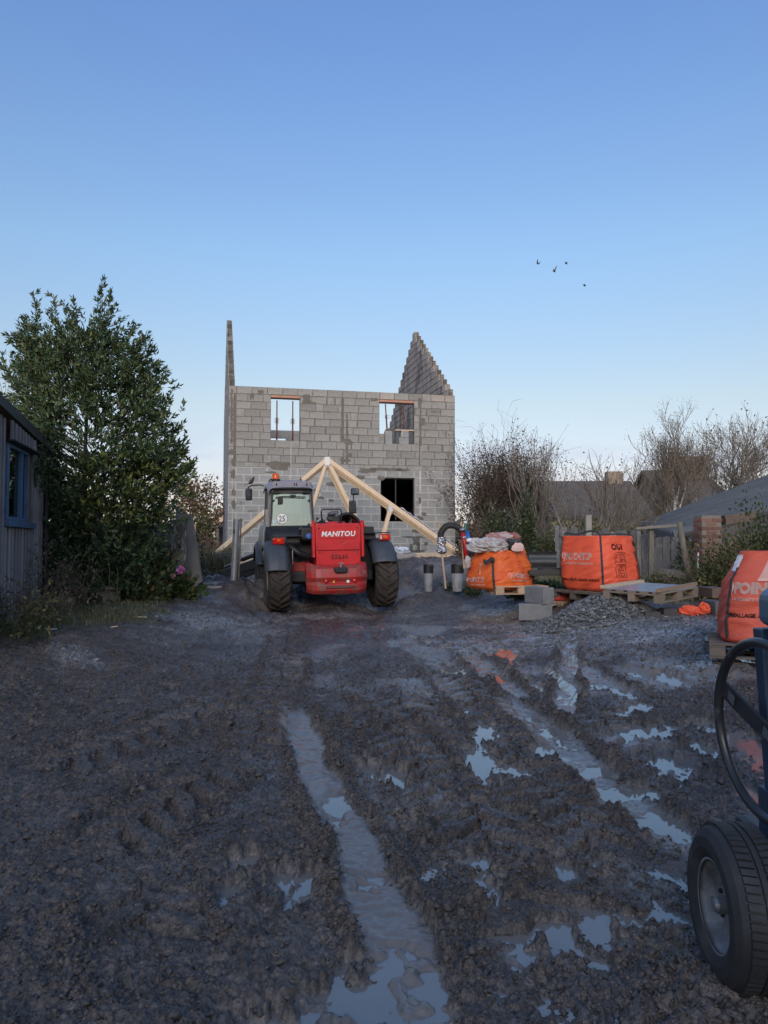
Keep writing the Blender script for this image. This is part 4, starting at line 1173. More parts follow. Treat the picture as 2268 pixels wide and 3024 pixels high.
# cab ------------------------------------------------------------------
CX0, CX1, CY0, CY1 = -1.12, -.20, .56, 2.05
cab = bpy.data.objects.new('cab', None); COL.objects.link(cab); cab.parent = tel
ZB, ZT = 1.55, 2.44
def post(a, b, w, hgt, m=GREYP): mb = MB(); mb.beam(a, b, w, hgt, up=(0, 1, 0)); return mb.build('pillar', m, cab, bevel=.018, seg=3)
post((CX0 + .05, CY0 + .03, ZB - .03), (CX0 + .085, CY0 + .07, ZT - .12), .10, .09)
post((CX1 - .04, CY0 + .03, ZB - .03), (CX1 - .075, CY0 + .07, ZT - .12), .08, .09)
post((CX0 + .04, CY1 - .05, 1.0), (CX0 + .09, CY1 - .32, ZT - .06), .07, .07)
post((CX1 - .04, CY1 - .05, 1.0), (CX1 - .09, CY1 - .32, ZT - .06), .07, .07)
post((CX0 + .02, 1.28, 1.05), (CX0 + .05, 1.28, ZT - .06), .05, .06, BLKM)
rows_ = []
for yq, zq in ((.44, 2.30), (.50, 2.36), (.60, 2.425), (.80, 2.46), (1.2, 2.475), (1.6, 2.45), (1.78, 2.39)):
    rows_.append([Vector((xx, yq, zq - dz)) for xx, dz in ((CX0 + .02, .16), (CX0 + .03, .06), (CX0 + .08, .012), (CX0 + .2, 0), (CX1 - .2, 0), (CX1 - .08, .012), (CX1 - .03, .06), (CX1 - .02, .16))])
mb = MB(); mb.sheet(rows_); mb.build('roof', GREYL, cab, solid=.03, smooth=True, subsurf=1)
mb = MB(); mb.beam((CX0 + .10, .50, 2.30), (CX1 - .08, .50, 2.30), .14, .02, up=(0, -.35, 1)); mb.build('visor', BLKM, cab, bevel=.006)
mb = MB(); mb.prism([(CX0 + .09, 2.295), (CX1 - .07, 2.295), (CX1 - .10, 2.42), (CX0 + .12, 2.42)], Matrix(((1, 0, 0, 0), (0, 0, 1, .475), (0, 1, 0, 0), (0, 0, 0, 1))), .02); mb.f = [tuple(reversed(f)) for f in mb.f]
vp = mb.build('visor_panel', GREYL, cab); 
for xx in (-.94, -.60, -.555, -.36):
    mb = MB(); mb.box((xx, .462, 2.36), (.018, .03, .06)); mb.build('clip', BLKM, cab, bevel=.006)
mb = MB(); mb.box(((CX0 + CX1) / 2, .575, 2.25), (CX1 - CX0 - .14, .06, .08)); mb.build('header', GREYP, cab, bevel=.015)
# rear window, its frame and its fittings
mb = MB(); mb.prism([(-1.045, 1.575), (-.245, 1.575), (-.275, 2.205), (-1.015, 2.205)], Matrix(((1, 0, 0, 0), (0, 0, 1, .545), (0, 1, 0, 0), (0, 0, 0, 1))), .006); mb.f = [tuple(reversed(f)) for f in mb.f]
mb.v = [(a_, b_ + .10 * (c_ - 1.575), c_) for a_, b_, c_ in mb.v]; rw = mb.build('rear_window', GLASS, cab); 
mb = MB()
for a_, b_ in (((-1.05, 1.565), (-.24, 1.565)), ((-1.02, 2.215), (-.27, 2.215)), ((-1.055, 1.55), (-1.02, 2.22)), ((-.235, 1.55), (-.27, 2.22))):
    mb.beam((a_[0], .548, a_[1]), (b_[0], .548, b_[1]), .02, .03, up=(0, 1, 0))
mb.build('window_seal', BLKP, rw)
mb = MB(); mb.tube([(-.95, .53, 2.12), (-.80, .525, 2.135), (-.38, .525, 2.12)], .010, 6); mb.box((-.86, .525, 2.06), (.09, .03, .12)); mb.box((-.62, .527, 2.15), (.1, .03, .035)); mb.build('wiper', BLKP, rw)
for xx in (-.985, -.305):
    mb = MB(); mb.lathe([(0, .01), (.018, .008), (.02, 0)], Matrix.Translation((xx, .543, 2.06)) @ Matrix.Rotation(R(90), 4, 'X'), 12); mb.build('hinge_knob', BLKP, rw)
    mb = MB(); mb.box((xx + (.05 if xx < -.6 else -.05), .54, 2.215), (.12, .03, .05)); mb.build('hinge', BLKP, rw, bevel=.012)
disc = bpy.data.objects.new('speed_sign', None); COL.objects.link(disc); disc.parent = rw
def disk(r, y, m, name): 
    q = MB(); q.lathe([(0, 0), (r, 0), (r, .002), (0, .002)], Matrix.Translation((-.835, y, 1.71)) @ Matrix.Rotation(R(90), 4, 'X'), 40); return q.build(name, m, rw)
bpy.data.objects.remove(disc)
disk(.102, .5425, BLKP, 'speed_sign_rim'); disk(.097, .5395, WHITEP, 'speed_sign')
me = text_mesh('25', .145, .001, .001, align='CENTER'); o = link('speed_number', me, BLKP, rw); o.location = (-.835, .5355, 1.655); o.rotation_euler = (R(90), 0, 0); o.scale = (.88, 1.1, 1)
mb = MB(); mb.prism(blob(-.99, 1.655, .075, .085, 5), Matrix(((1, 0, 0, 0), (0, 0, 1, .5395), (0, 1, 0, 0), (0, 0, 0, 1))), .002); mb.f = [tuple(reversed(f)) for f in mb.f]; mb.build('sticker', mat('pale_sticker', (.6, .66, .7), (.4, .5, .6), .5, scale=40), rw)
# side glass, windscreen
GL2 = glass_mat('side_glass', (.6, .68, .66), .12)
mb = MB(); mb.add([(CX0 + .015, .66, 1.2), (CX0 + .015, 1.95, 1.2), (CX0 + .06, 1.70, 2.33), (CX0 + .06, .66, 2.33)], [(0, 1, 2, 3)]); mb.build('side_window', GL2, cab)
mb = MB(); mb.add([(CX0 + .06, 2.03, 1.1), (CX1 - .06, 2.03, 1.1), (CX1 - .09, 1.74, 2.36), (CX0 + .09, 1.74, 2.36)], [(0, 1, 2, 3)]); mb.build('windscreen', GL2, cab)
mb = MB(); mb.add([(CX1 - .015, .66, 1.55), (CX1 - .015, 1.98, 1.55), (CX1 - .06, 1.70, 2.33), (CX1 - .06, .66, 2.33)], [(0, 1, 2, 3)]); mb.build('side_window', GL2, cab)
# seat, wheel and dash behind the glass
mb = MB(); mb.box((-.66, .95, 1.52), (.46, .14, .62), Matrix.Rotation(R(-8), 3, 'X')); mb.box((-.66, 1.2, 1.22), (.46, .5, .14)); mb.build('seat', BLKP, cab, bevel=.05)
mb = MB(); mb.ring((-.66, 1.62, 1.48), (0, -.5, 1), .17, .014, 28, 6); mb.tube([(-.66, 1.62, 1.48), (-.66, 1.75, 1.15)], .03, 8); mb.build('steering_wheel', BLKP, cab)
mb = MB(); mb.box((-.66, 1.85, 1.2), (.8, .25, .28)); mb.build('dashboard', BLKP, cab, bevel=.04)
mb = MB(); mb.box((-.66, 1.3, .98), (.9, 1.5, .1)); mb.build('cab_floor', BLKM, cab)
# black lower body
rows_ = []
for zq, y0 in ((.72, .20), (.95, .17), (1.30, .20), (1.48, .28), (1.555, .46), (1.56, .60)):
    rows_.append([Vector((xx, y0 + dy, zq - dz)) for xx, dy, dz in ((-1.17, .35, .03), (-1.15, .09, .01), (-1.06, .0, 0), (-.55, 0, 0), (-.20, 0, 0), (-.16, .06, 0), (-.15, .4, 0))])
mb = MB(); mb.sheet(rows_); mb.build('lower_body', BLKP, cab, solid=.02, smooth=True, subsurf=1)
# left flank: rounded grey door/side, stainless edge
rows_ = []
for i in range(11):
    f = i / 10; zq = .85 + .75 * f
    rows_.append([Vector((CX0 - .03 - .06 * math.sin(math.pi * f) * k, yq, zq)) for yq, k in ((.52, .4), (.62, .8), (1.0, 1), (1.6, 1), (1.95, .8))])
mb = MB(); mb.sheet(rows_); mb.build('door', GREYP, cab, solid=.025, smooth=True)
mb = MB(); mb.tube([(CX0 - .035, .60, 1.62), (CX0 - .07, .52, 1.45), (CX0 - .085, .50, 1.25), (CX0 - .07, .52, 1.05), (CX0 - .03, .56, .9)], .016, 8); mb.build('grab_rail', GREYL, cab, smooth=True)
mb = MB(); mb.box((CX0 + .0, .545, 1.72), (.075, .05, .34)); mb.build('latch_cover', mat('taupe_plastic', (.22, .20, .19), (.27, .25, .23), .6), cab, bevel=.015)
# beacon
mb = MB(); mb.lathe([(.09, 0), (.09, .03), (.075, .04)], Matrix.Translation((-.93, .72, 2.445)), 24); bb = mb.build('beacon_base', BLKP, cab, smooth=True)
mb = MB(); mb.lathe([(.072, .035), (.074, .09), (.066, .13), (.045, .148), (0, .152)], Matrix.Translation((-.93, .72, 2.445)), 24); mb.build('beacon_lens', LAMPO, bb, smooth=True)
mb = MB(); mb.tube([(-.985, .9, 2.46), (-.97, .85, 2.50), (-1.02, .8, 2.49), (-1.06, .82, 2.44)], .012, 6); mb.build('cable', BLKP, cab)
mb = MB(); mb.tube([(-.43, .85, 2.46), (-.43, .85, 2.53)], .008, 6); mb.lathe([(0, 0), (.025, 0), (.025, .03), (0, .03)], Matrix.Translation((-.43, .85, 2.46)), 10); mb.build('aerial', BLKP, cab)

# lights and brackets ----------------------------------------------------
def lamp_unit(x0, x1, z0, z1, bx0, bx1, bz, y, rr):
    mb = MB(); mb.box(((bx0 + bx1) / 2, y + .10, bz), (bx1 - bx0, .30, .02)); mb.beam((rr, y + .1, bz - .06), ((bx0 + bx1) / 2, y + .1, bz - .06), .02, .12, up=(0, 0, 1))
    br = mb.build('lamp_bracket', BLKM, tel, bevel=.005)
    cx, cz, w, hh = (x0 + x1) / 2, (z0 + z1) / 2, x1 - x0, z1 - z0
    mb = MB(); mb.box((cx, y - .02, cz), (w, .07, hh)); tl_ = mb.build('tail_lamp', LAMPR, br, bevel=.028, seg=3)
    mb = MB(); mb.box((cx, y - .058, cz + hh * .12), (w * .32, .012, hh * .42)); mb.build('indicator', LAMPO, tl_, bevel=.012)
    return br, tl_, cx, cz, w, hh
br, tl_, cx, cz, w_, hh_ = lamp_unit(-1.09, -.87, 1.215, 1.335, -1.10, -.56, 1.365, -.30, -.6)
br, tl_, cx, cz, w_, hh_ = lamp_unit(.87, 1.09, 1.255, 1.375, .58, 1.09, 1.40, -.30, .5)
mb = MB(); mb.box((cx - w_ * .36, -.357, cz), (w_ * .2, .012, hh_ * .6)); mb.build('reversing_lamp', LAMPW, tl_, bevel=.012)
# tank, cap, hoses
mb = MB(); mb.box((-.42, -.02, 1.40), (.30, .34, .26)); tk = mb.build('tank', BLKP, tel, bevel=.05, seg=3)
mb = MB(); mb.lathe([(0, 0), (.052, 0), (.056, .02), (.05, .05), (0, .052)], Matrix.Translation((-.42, -.19, 1.36)) @ Matrix.Rotation(R(90), 4, 'X'), 16); mb.build('tank_cap', BLUE, tk)
mb = MB(); mb.tube([(-.80, -.12, 1.2), (-.60, -.14, 1.05), (-.42, -.10, .98), (-.32, -.05, 1.0)], .06, 10); part(mb, 'intake_hose', BLKP, smooth=True)
for s_ in (-1, 1):
    mb = MB(); mb.tube([(-.74, -.05, 1.06), (-.72, -.2, 1.1), (-.72, -.2, .85), (-.74, .0, .8)], .012, 6); 
part(mb, 'guard_rod', STEEL)
# boom --------------------------------------------------------------------
mb = MB(); mb.beam((.05, -.45, 1.42), (.05, 4.3, 1.02), .36, .40); bo = part(mb, 'boom', RED, bevel=.03)
mb = MB(); mb.beam((.05, 4.1, 1.04), (.05, 4.9, .80), .26, .28); mb.build('boom_tip', BLKM, bo, bevel=.02)
mb = MB(); mb.tube([(.06, -.40, 1.64), (.06, .3, 1.70)], .072, 18); mb.tube([(.06, -.42, 1.64), (.06, -.40, 1.64)], .058, 18); mb.build('cylinder', BLKM, bo, smooth=False)
mb = MB()
for k in range(5):
    a = random.uniform(0, 1)
    mb.tube([(-.26 + .03 * k, -.3, 1.56 + .02 * k), (-.24 + .035 * k, -.05, 1.70 - .02 * k), (-.2 + .03 * k, .4, 1.62), (-.16, .9, 1.6)], .016, 6)
mb.box((-.2, -.1, 1.62), (.12, .12, .1)); mb.build('hydraulic_hoses', BLKP, bo)
mb = MB(); mb.box((-.2, -.2, 1.66), (.03, .05, .05)); mb.tube([(-.26, -.22, 1.62), (-.16, -.22, 1.70)], .018, 8); mb.build('hydraulic_fitting', STEEL, bo)
mb = MB(); mb.tube([(-.215, -.52, 1.575), (-.225, -.50, 1.80), (-.20, -.50, 1.835), (.12, -.50, 1.835), (.145, -.50, 1.80), (.135, -.52, 1.575)], .014, 8); gd = part(mb, 'guard_bar', BLKM, smooth=True)
for xx in (-.19, .11):
    mb = MB(); mb.lathe([(.02, .05), (.05, .02), (.055, -.01)], Matrix.Translation((xx, -.53, 1.56)), 12); mb.build('rubber_boot', BLKP, gd)
mb = MB(); mb.lathe([(0, .02), (.07, .018), (.09, .0), (.07, -.02), (0, -.022)], Matrix.Translation((.0, -.44, 1.76)) @ Matrix.Rotation(R(78), 4, 'X') @ Matrix.Rotation(R(12), 4, 'Z') @ Matrix.Scale(1.2, 4, (1, 0, 0)) @ Matrix.Scale(.55, 4, (0, 1, 0)), 24)
om = part(mb, 'oval_mirror', BLKP, smooth=True)
mb = MB(); mb.lathe([(0, .0), (.082, .0)], Matrix.Translation((.0, -.462, 1.762)) @ Matrix.Rotation(R(104), 4, 'X') @ Matrix.Scale(1.2, 4, (1, 0, 0)) @ Matrix.Scale(.55, 4, (0, 1, 0)), 24); mb.build('mirror_glass', MIRR, om)
# engine hood at the right: black arch over the bellows, red bonnet
rows_ = []
for i in range(13):
    a = R(8 + 172 * i / 12)
    rows_.append([Vector((.34 + rx * math.cos(a), yq, 1.42 + rz_ * math.sin(a))) for yq, rx, rz_ in ((-.02, .27, .35), (.10, .27, .36), (.7, .25, .33), (1.4, .22, .28))])
mb = MB(); mb.sheet(rows_); mb.build('hood_arch', BLKP, tel, solid=.05, smooth=True)
mb = MB(); mb.lathe([(.10, 0), (.11, .05), (.10, .1), (.11, .15), (.10, .2), (.09, .6)], Matrix.Translation((.34, .05, 1.66)) @ Matrix.Rotation(R(-90), 4, 'X'), 18); part(mb, 'bellows', mat('beige_bellows', (.30, .25, .19), (.24, .2, .15), .8), smooth=True)
rows_ = []
for yq in (.15, .4, 1.0, 1.7, 2.3):
    rows_.append([Vector((xx, yq, zq + .03 * min(1, (yq - .15) * 2))) for xx, zq in ((.44, 1.68), (.54, 1.63), (.66, 1.56), (.78, 1.49), (.86, 1.42), (.90, 1.30), (.91, .95))])
mb = MB(); mb.sheet(rows_); mb.build('bonnet', RED, tel, solid=.03, smooth=True)
mb = MB(); mb.box((.68, .16, 1.30), (.40, .05, .46)); part(mb, 'bonnet_rear', BLKP, bevel=.03)
# mirrors -------------------------------------------------------------------
def mirror(x0, x1, z0, z1, y, name='mirror'):
    mb = MB(); mb.box(((x0 + x1) / 2, y, (z0 + z1) / 2), (x1 - x0, .06, z1 - z0)); o_ = mb.build(name, BLKP, tel, bevel=.025, seg=3)
    mb = MB(); mb.box(((x0 + x1) / 2, y - .036, (z0 + z1) / 2), (x1 - x0 - .03, .004, z1 - z0 - .03), Matrix.Rotation(R(14), 3, 'X')); mb.build('mirror_glass', MIRR, o_, bevel=.001)
    return o_
mm = mirror(-1.455, -1.315, 2.145, 2.395, 2.0); 
mb = MB(); mb.tube([(-1.40, 2.02, 2.39), (-1.385, 2.02, 2.43), (-1.33, 2.0, 2.455), (-1.15, 1.92, 2.465), (-1.08, 1.85, 2.44)], .013, 8); mb.build('mirror_arm', BLKM, mm, smooth=True)
mu = mirror(.60, .765, 2.185, 2.325, 1.0); ml = mirror(.55, .70, 1.81, 2.07, .98)
mb = MB(); mb.tube([(.655, 1.03, 2.2), (.65, 1.03, 1.85), (.62, 1.02, 1.80), (.3, .9, 1.62)], .012, 8); mb.build('mirror_arm', BLKM, ml, smooth=True)
# front attachment: black jib lying out to the left ----------------------------
mb = MB(); mb.beam((-.25, 4.55, 1.06), (-1.95, 4.35, .50), .10, .22); mb.beam((-.25, 4.60, .86), (-1.9, 4.36, .36), .10, .14); jib = part(mb, 'lifting_jib', BLKM, bevel=.02)
mb = MB(); mb.tube([(-.6, 4.5, 1.18), (-1.45, 4.4, .86)], .05, 10); mb.build('jib_cylinder', BLKM, jib, smooth=True)
mb = MB(); mb.tube([(-1.45, 4.4, .86), (-1.85, 4.36, .70)], .025, 10); mb.build('piston_rod', mat('chrome_rod', (.6, .6, .62), (.5, .5, .52), .2, metal=1), jib, smooth=True)
mb = MB(); mb.prism([(-2.15, .28), (-1.75, .28), (-1.6, .46), (-1.85, .62)], Matrix(((1, 0, 0, 0), (0, 0, 1, 4.2), (0, 1, 0, 0), (0, 0, 0, 1))), .3); mb.f = [tuple(reversed(f)) for f in mb.f]; mb.build('jib_foot', BLKM, jib, bevel=.02)
mb = MB(); mb.box((.05, 4.75, .75), (1.1, .12, .6)); part(mb, 'carriage', BLKM, bevel=.02)
# a small bird perched on the mirror arm
def small_bird(loc, label, heading, scale=1.0, wings=None, cat='bird', group=None):
    t = thing('bird', loc, label, cat, group, rz=heading)
    BR = bpy.data.materials.get('bird_plumage') or mat('bird_plumage', (.035, .032, .03), (.08, .065, .055), .8, scale=40)
    mb = MB(); pr = [(-.085, .010, .0), (-.05, .026, .006), (.0, .040, .018), (.035, .036, .034), (.055, .024, .05), (.07, .028, .064), (.088, .02, .068), (.10, .006, .066)]
    if wings is None: pr = [(a * .75, r_, zq * 1.9 + .03) for a, r_, zq in pr]
    mb.tube([Vector((0, a, zq)) * scale for a, r_, zq in pr], [r_ * scale for a, r_, zq in pr], 10); mb.build('body', BR, t, smooth=True)
    mb = MB(); mb.beam(Vector((0, -.06, .03 if wings is None else .004)) * scale, Vector((0, -.15, -.01 if wings is None else .0)) * scale, .035 * scale, .008 * scale); mb.build('tail', BR, t)
    if wings is None:
        mb = MB()
        for s_ in (-1, 1): mb.tube([Vector((s_ * .012, .005, .04)) * scale, Vector((s_ * .012, .01, 0)) * scale], .003 * scale, 5)
        mb.build('legs', BR, t)
    else:
        for s_ in (-1, 1):
            mb = MB(); up = wings
            rows_ = [[Vector((s_ * q, f_ + sw, up * q * q * 6 + .02)) * scale for q, f_, sw in ((.02, dy, 0), (.12, dy * .9, .02), (.22, dy * .55, -.03), (.28, dy * .15, -.07))] for dy in (.05, 0, -.06)]
            mb.sheet(rows_); mb.build('wing', BR, t, solid=.008 * scale)
    return t
bl = tel.matrix_basis @ Vector((-1.335, 2.0, 2.468))
small_bird(bl, 'small brown bird perched on the left mirror arm of the red machine', R(-55), 1.0)
# ================================================================== BIG BAGS
ORANGE = mat('orange_woven_sack', (.74, .095, .040), (.80, .12, .05), .62, scale=5, stretch=(1, 1, 3), bump=.35, bscale=22, dirt=(.50, .075, .035), dirt_scale=3, dirt_lo=.55, dirt_hi=.8, bdist=.02)
ORANGE2 = mat('light_orange_sack', (.72, .15, .022), (.68, .11, .025), .6, scale=4, bump=.35, bscale=18, dirt=(.50, .08, .03), dirt_scale=3, dirt_lo=.55, dirt_hi=.8, bdist=.02)
ORANGE3 = mat('dusty_orange_sack', (.64, .10, .055), (.58, .10, .06), .65, scale=5, stretch=(1, 1, 3), bump=.3, bscale=24, dirt=(.46, .11, .08), dirt_scale=3, dirt_lo=.5, dirt_hi=.8, bdist=.02)
WEB = mat('dark_webbing', (.025, .028, .034), (.045, .05, .055), .8, scale=60)
PRINTW = mat('pale_print', (.80, .62, .56), (.74, .52, .46), .7, scale=40)
PRINTK = mat('black_print', (.035, .012, .010), (.06, .02, .015), .7, scale=40)
def _sh(ix, iy, s):
    h = (ix * 374761393 + iy * 668265263 + s * 974634541) & 0xffffffff
    h = ((h ^ (h >> 13)) * 1274126177) & 0xffffffff
    return ((h ^ (h >> 16)) & 0xffffffff) / 4294967296.0 * 6.283185307
def snoise(x, y, s):
    ix, iy = math.floor(x), math.floor(y); fx, fy = x - ix, y - iy
    ux, uy = fx * fx * (3 - 2 * fx), fy * fy * (3 - 2 * fy)
    def gr(dx, dy):
        a = _sh(ix + dx, iy + dy, s); return math.cos(a) * (fx - dx) + math.sin(a) * (fy - dy)
    a = gr(0, 0) * (1 - ux) + gr(1, 0) * ux; b = gr(0, 1) * (1 - ux) + gr(1, 1) * ux
    return (a * (1 - uy) + b * uy) * 1.41
def sfbm(x, y, n, s, gain=.5):
    t, a, f = 0, 1.0, 1.0
    for o in range(n): t += a * snoise(x * f + 17.3 * o, y * f - 9.1 * o, s + o); a *= gain; f *= 2.03
    return t
class Bag:
    def __init__(s, a, h, n=5.5, lean=(0, 0), prof=None, wr=.010, seed=0, top=.0, slump=None):
        s.a, s.h, s.n, s.lean, s.wr, s.seed, s.slump = a, h, n, lean, wr, seed, slump
        s.prof = prof or [(0, .95), (.06, 1.0), (.25, 1.05), (.5, 1.04), (.75, 1.0), (.92, .97), (1, .96)]
    def pt(s, k, u, f, off=0.0):
        """face k (0 faces -y, then anticlockwise), u across the face -1..1, f height 0..1"""
        a = s.a
        x_, y_ = u * a, -a
        nn = (abs(x_) ** s.n + abs(y_) ** s.n) ** (1 / s.n) / a
        x_, y_ = x_ / nn, y_ / nn
        pr = np.interp(f, [q[0] for q in s.prof], [q[1] for q in s.prof])
        per = (k * 2 + u) * a
        ang = math.atan2(y_, x_) + k * math.pi / 2
        cx, cy = math.cos(ang) * 2.2, math.sin(ang) * 2.2
        zz_ = f * s.h
        w = sfbm(cx * 1.3 + 7, zz_ * 15 + cy * 2.2, 3, s.seed) * s.wr
        w += sfbm(cx * 3 + 1, zz_ * 34 + cy * 4, 2, s.seed + 5) * s.wr * .45
        w += sfbm(cx * .9 + 3, zz_ * 2.2 + cy * .9, 2, s.seed + 9) * .03
        r = math.hypot(x_, y_) * pr + w + off
        hh = zz_
        if s.slump: hh = s.slump(math.cos(ang), math.sin(ang), f) * s.h
        return Vector((r * math.cos(ang) + s.lean[0] * f, r * math.sin(ang) + s.lean[1] * f, hh))
    def body(s, root, m, nf=56, depth=.12, inner=True):
        per = [(k, -1 + 2 * i / 24) for k in range(4) for i in range(24)]
        rows_ = []
        for j in range(nf + 1):
            f = j / nf
            rows_.append([s.pt(k, u, f) for k, u in per])
        if inner:
            for d_ in (.004, .03, .07, depth):
                rows_.append([s.pt(k, u, 1, -.02 - d_ * .7) - Vector((0, 0, d_ - .006)) for k, u in per])
        c = Vector((s.lean[0], s.lean[1], 0)); 
        zc = sum(q.z for q in rows_[-1]) / len(per)
        rows_.append([Vector((c.x + (q.x - c.x) * .45, c.y + (q.y - c.y) * .45, zc + .02 * math.sin(i * .7))) for i, q in enumerate(rows_[-1])])
        n = len(per); V = [q for r_ in rows_ for q in r_]
        fs = [(j * n + i, j * n + (i + 1) % n, (j + 1) * n + (i + 1) % n, (j + 1) * n + i) for j in range(len(rows_) - 1) for i in range(n)]
        fs.append(tuple((len(rows_) - 1) * n + i for i in range(n)))
        fs.append(tuple(range(n - 1, -1, -1)))
        mb = MB(); mb.add(V, fs); return mb.build('sack', m, root, smooth=True)
    def strap(s, root, k, u, f0, f1, w=.045, name='strap', drift=0):
        rows_ = []
        for i in range(25):
            f = f0 + (f1 - f0) * i / 24; uu = u + drift * i / 24; du = w / 2 / s.a
            rows_.append([s.pt(k, uu - du, f, .009), s.pt(k, uu, f, .013), s.pt(k, uu + du, f, .009)])
        mb = MB(); mb.sheet(rows_); return mb.build(name, WEB, root, solid=.007)
    def print_(s, root, k, me, u0, z0, m, name='lettering', mirror=False):
        for v in me.vertices:
            uu = u0 + v.co.x / s.a; ff = (z0 + v.co.y) / s.h
            v.co = s.pt(k, uu, max(0, min(1, ff)), .006)
        me.update(); return link(name, me, m, root)
    def line(s, root, k, polys, m, r=.004, name='pictogram'):
        mb = MB()
        for pl in polys: mb.tube([s.pt(k, a_ / s.a, b_ / s.h, .005) for a_, b_ in pl], r, 5)
        return mb.build(name, m, root)
def dense(pl, n=4):
    out = []
    for a_, b_ in zip(pl[:-1], pl[1:]):
        for i in range(n): out.append((a_[0] + (b_[0] - a_[0]) * i / n, a_[1] + (b_[1] - a_[1]) * i / n))
    return out + [pl[-1]]
def picto(kind, cx, cz, w, hh):
    rect = [(cx - w, cz - hh + .02), (cx - w, cz + hh - .02), (cx - w + .02, cz + hh), (cx + w - .02, cz + hh), (cx + w, cz + hh - .02), (cx + w, cz - hh + .02), (cx + w - .02, cz - hh), (cx - w + .02, cz - hh), (cx - w, cz - hh + .02)]
    out = [dense(rect, 3)]
    if kind == 0:    # fork-lift truck with a sack
        out += [dense([(cx - .8 * w, cz - .6 * hh), (cx - .8 * w, cz + .1 * hh), (cx - .2 * w, cz + .1 * hh), (cx - .2 * w, cz - .6 * hh), (cx - .8 * w, cz - .6 * hh)]),
                dense([(cx - .75 * w, cz + .1 * hh), (cx - .75 * w, cz + .6 * hh), (cx - .4 * w, cz + .6 * hh)]), dense([(cx + .05 * w, cz - .7 * hh), (cx + .05 * w, cz + .85 * hh)]),
                dense([(cx + .15 * w, cz - .6 * hh), (cx + .15 * w, cz - .1 * hh), (cx + .5 * w, cz - .1 * hh), (cx + .8 * w, cz - .2 * hh), (cx + .8 * w, cz - .6 * hh), (cx + .15 * w, cz - .6 * hh)]),
                dense([(cx + .3 * w, cz - .1 * hh), (cx + .4 * w, cz + .7 * hh), (cx + .75 * w, cz + .7 * hh), (cx + .75 * w, cz - .15 * hh)])]
    elif kind == 1:  # sack hanging from its loops
        out += [dense([(cx - .6 * w, cz - .7 * hh), (cx - .6 * w, cz + .2 * hh), (cx + .6 * w, cz + .2 * hh), (cx + .6 * w, cz - .7 * hh), (cx - .6 * w, cz - .7 * hh)]),
                dense([(cx - .6 * w, cz + .2 * hh), (cx, cz + .85 * hh), (cx + .6 * w, cz + .2 * hh)]), dense([(cx - .1 * w, cz - .7 * hh), (cx - .1 * w, cz + .2 * hh)]), dense([(cx - .6 * w, cz - .2 * hh), (cx + .6 * w, cz - .3 * hh)])]
    else:            # two sacks side by side
        for sx in (-.45, .45):
            out += [dense([(cx + (sx - .35) * w, cz - .6 * hh), (cx + (sx - .35) * w, cz + .4 * hh), (cx + (sx + .35) * w, cz + .4 * hh), (cx + (sx + .35) * w, cz - .6 * hh), (cx + (sx - .35) * w, cz - .6 * hh)]), dense([(cx + (sx - .35) * w, cz + .4 * hh), (cx + sx * w, cz + .75 * hh), (cx + (sx + .35) * w, cz + .4 * hh)])]
    return out
def logo(bag, root, k, u0, z0, sc=1.0, slogan=True):
    bag.print_(root, k, text_mesh('POINT.P', .185 * sc, .012 * sc, .0004, spacing=1.0), u0, z0, PRINTW)
    if slogan: bag.print_(root, k, text_mesh('LA RÉUSSITE COMMENCE ICI', .052 * sc, .0022, .0004, spacing=1.06), u0, z0 - .095 * sc, PRINTW, 'slogan')
    # the roundel in front of the name
    pl = [(u0 * bag.a - .075 * sc + .055 * sc * math.cos(t / 14 * 6.283), z0 + .07 * sc + .065 * sc * math.sin(t / 14 * 6.283)) for t in range(15)]
    pl2 = [(u0 * bag.a - .075 * sc + .03 * sc * math.cos(t / 14 * 6.283), z0 + .07 * sc + .035 * sc * math.sin(t / 14 * 6.283)) for t in range(15)]
    bag.line(root, k, [pl, pl2, [pl[11], (pl[11][0], z0 - .04 * sc)]], PRINTW, .005 * sc, 'roundel')

PALW = mat('pallet_wood', (.20, .155, .115), (.30, .235, .175), .85, scale=4, stretch=(1, 9, 9), bump=.3, vary=.16, dirt=(.10, .08, .065), dirt_scale=4, dirt_lo=.52, dirt_hi=.75)
PALD = mat('dark_pallet_wood', (.10, .082, .07), (.16, .13, .105), .88, scale=4, stretch=(1, 9, 9), bump=.3, vary=.16, dirt=(.06, .05, .045), dirt_scale=4, dirt_lo=.5, dirt_hi=.75)
def pallet(loc, rz, label, m=PALW, L=1.2, Wd=.8, tilt=(0, 0), group='wooden pallets under the bags and boards'):
    t = thing('pallet', loc, label, 'pallet', group, rz)
    t.rotation_euler = (tilt[0], tilt[1], rz)
    for yy in (-Wd / 2 + .05, 0, Wd / 2 - .05):
        mb = MB(); mb.box((0, yy, .011), (L, .1, .02)); mb.build('bottom_board', m, t, bevel=.003)
        for xx in (-L / 2 + .07, 0, L / 2 - .07):
            mb = MB(); mb.box((xx, yy, .061), (.14, .1, .078)); mb.build('pallet_block', m, t, bevel=.004)
    for xx in (-L / 2 + .07, 0, L / 2 - .07):
        mb = MB(); mb.box((xx, 0, .111), (.14, Wd, .02)); mb.build('stringer_board', m, t, bevel=.003)
    for i in range(5):
        yy = -Wd / 2 + .06 + i * (Wd - .12) / 4
        mb = MB(); mb.box((0, yy, .132), (L, .12, .02)); mb.build('top_board', m, t, bevel=.003)
    return t
def at(px, Y, dz=0, py=1700):
    q = P(px, py, Y); return Vector((q.x, Y, gz(q.x, Y) + dz))

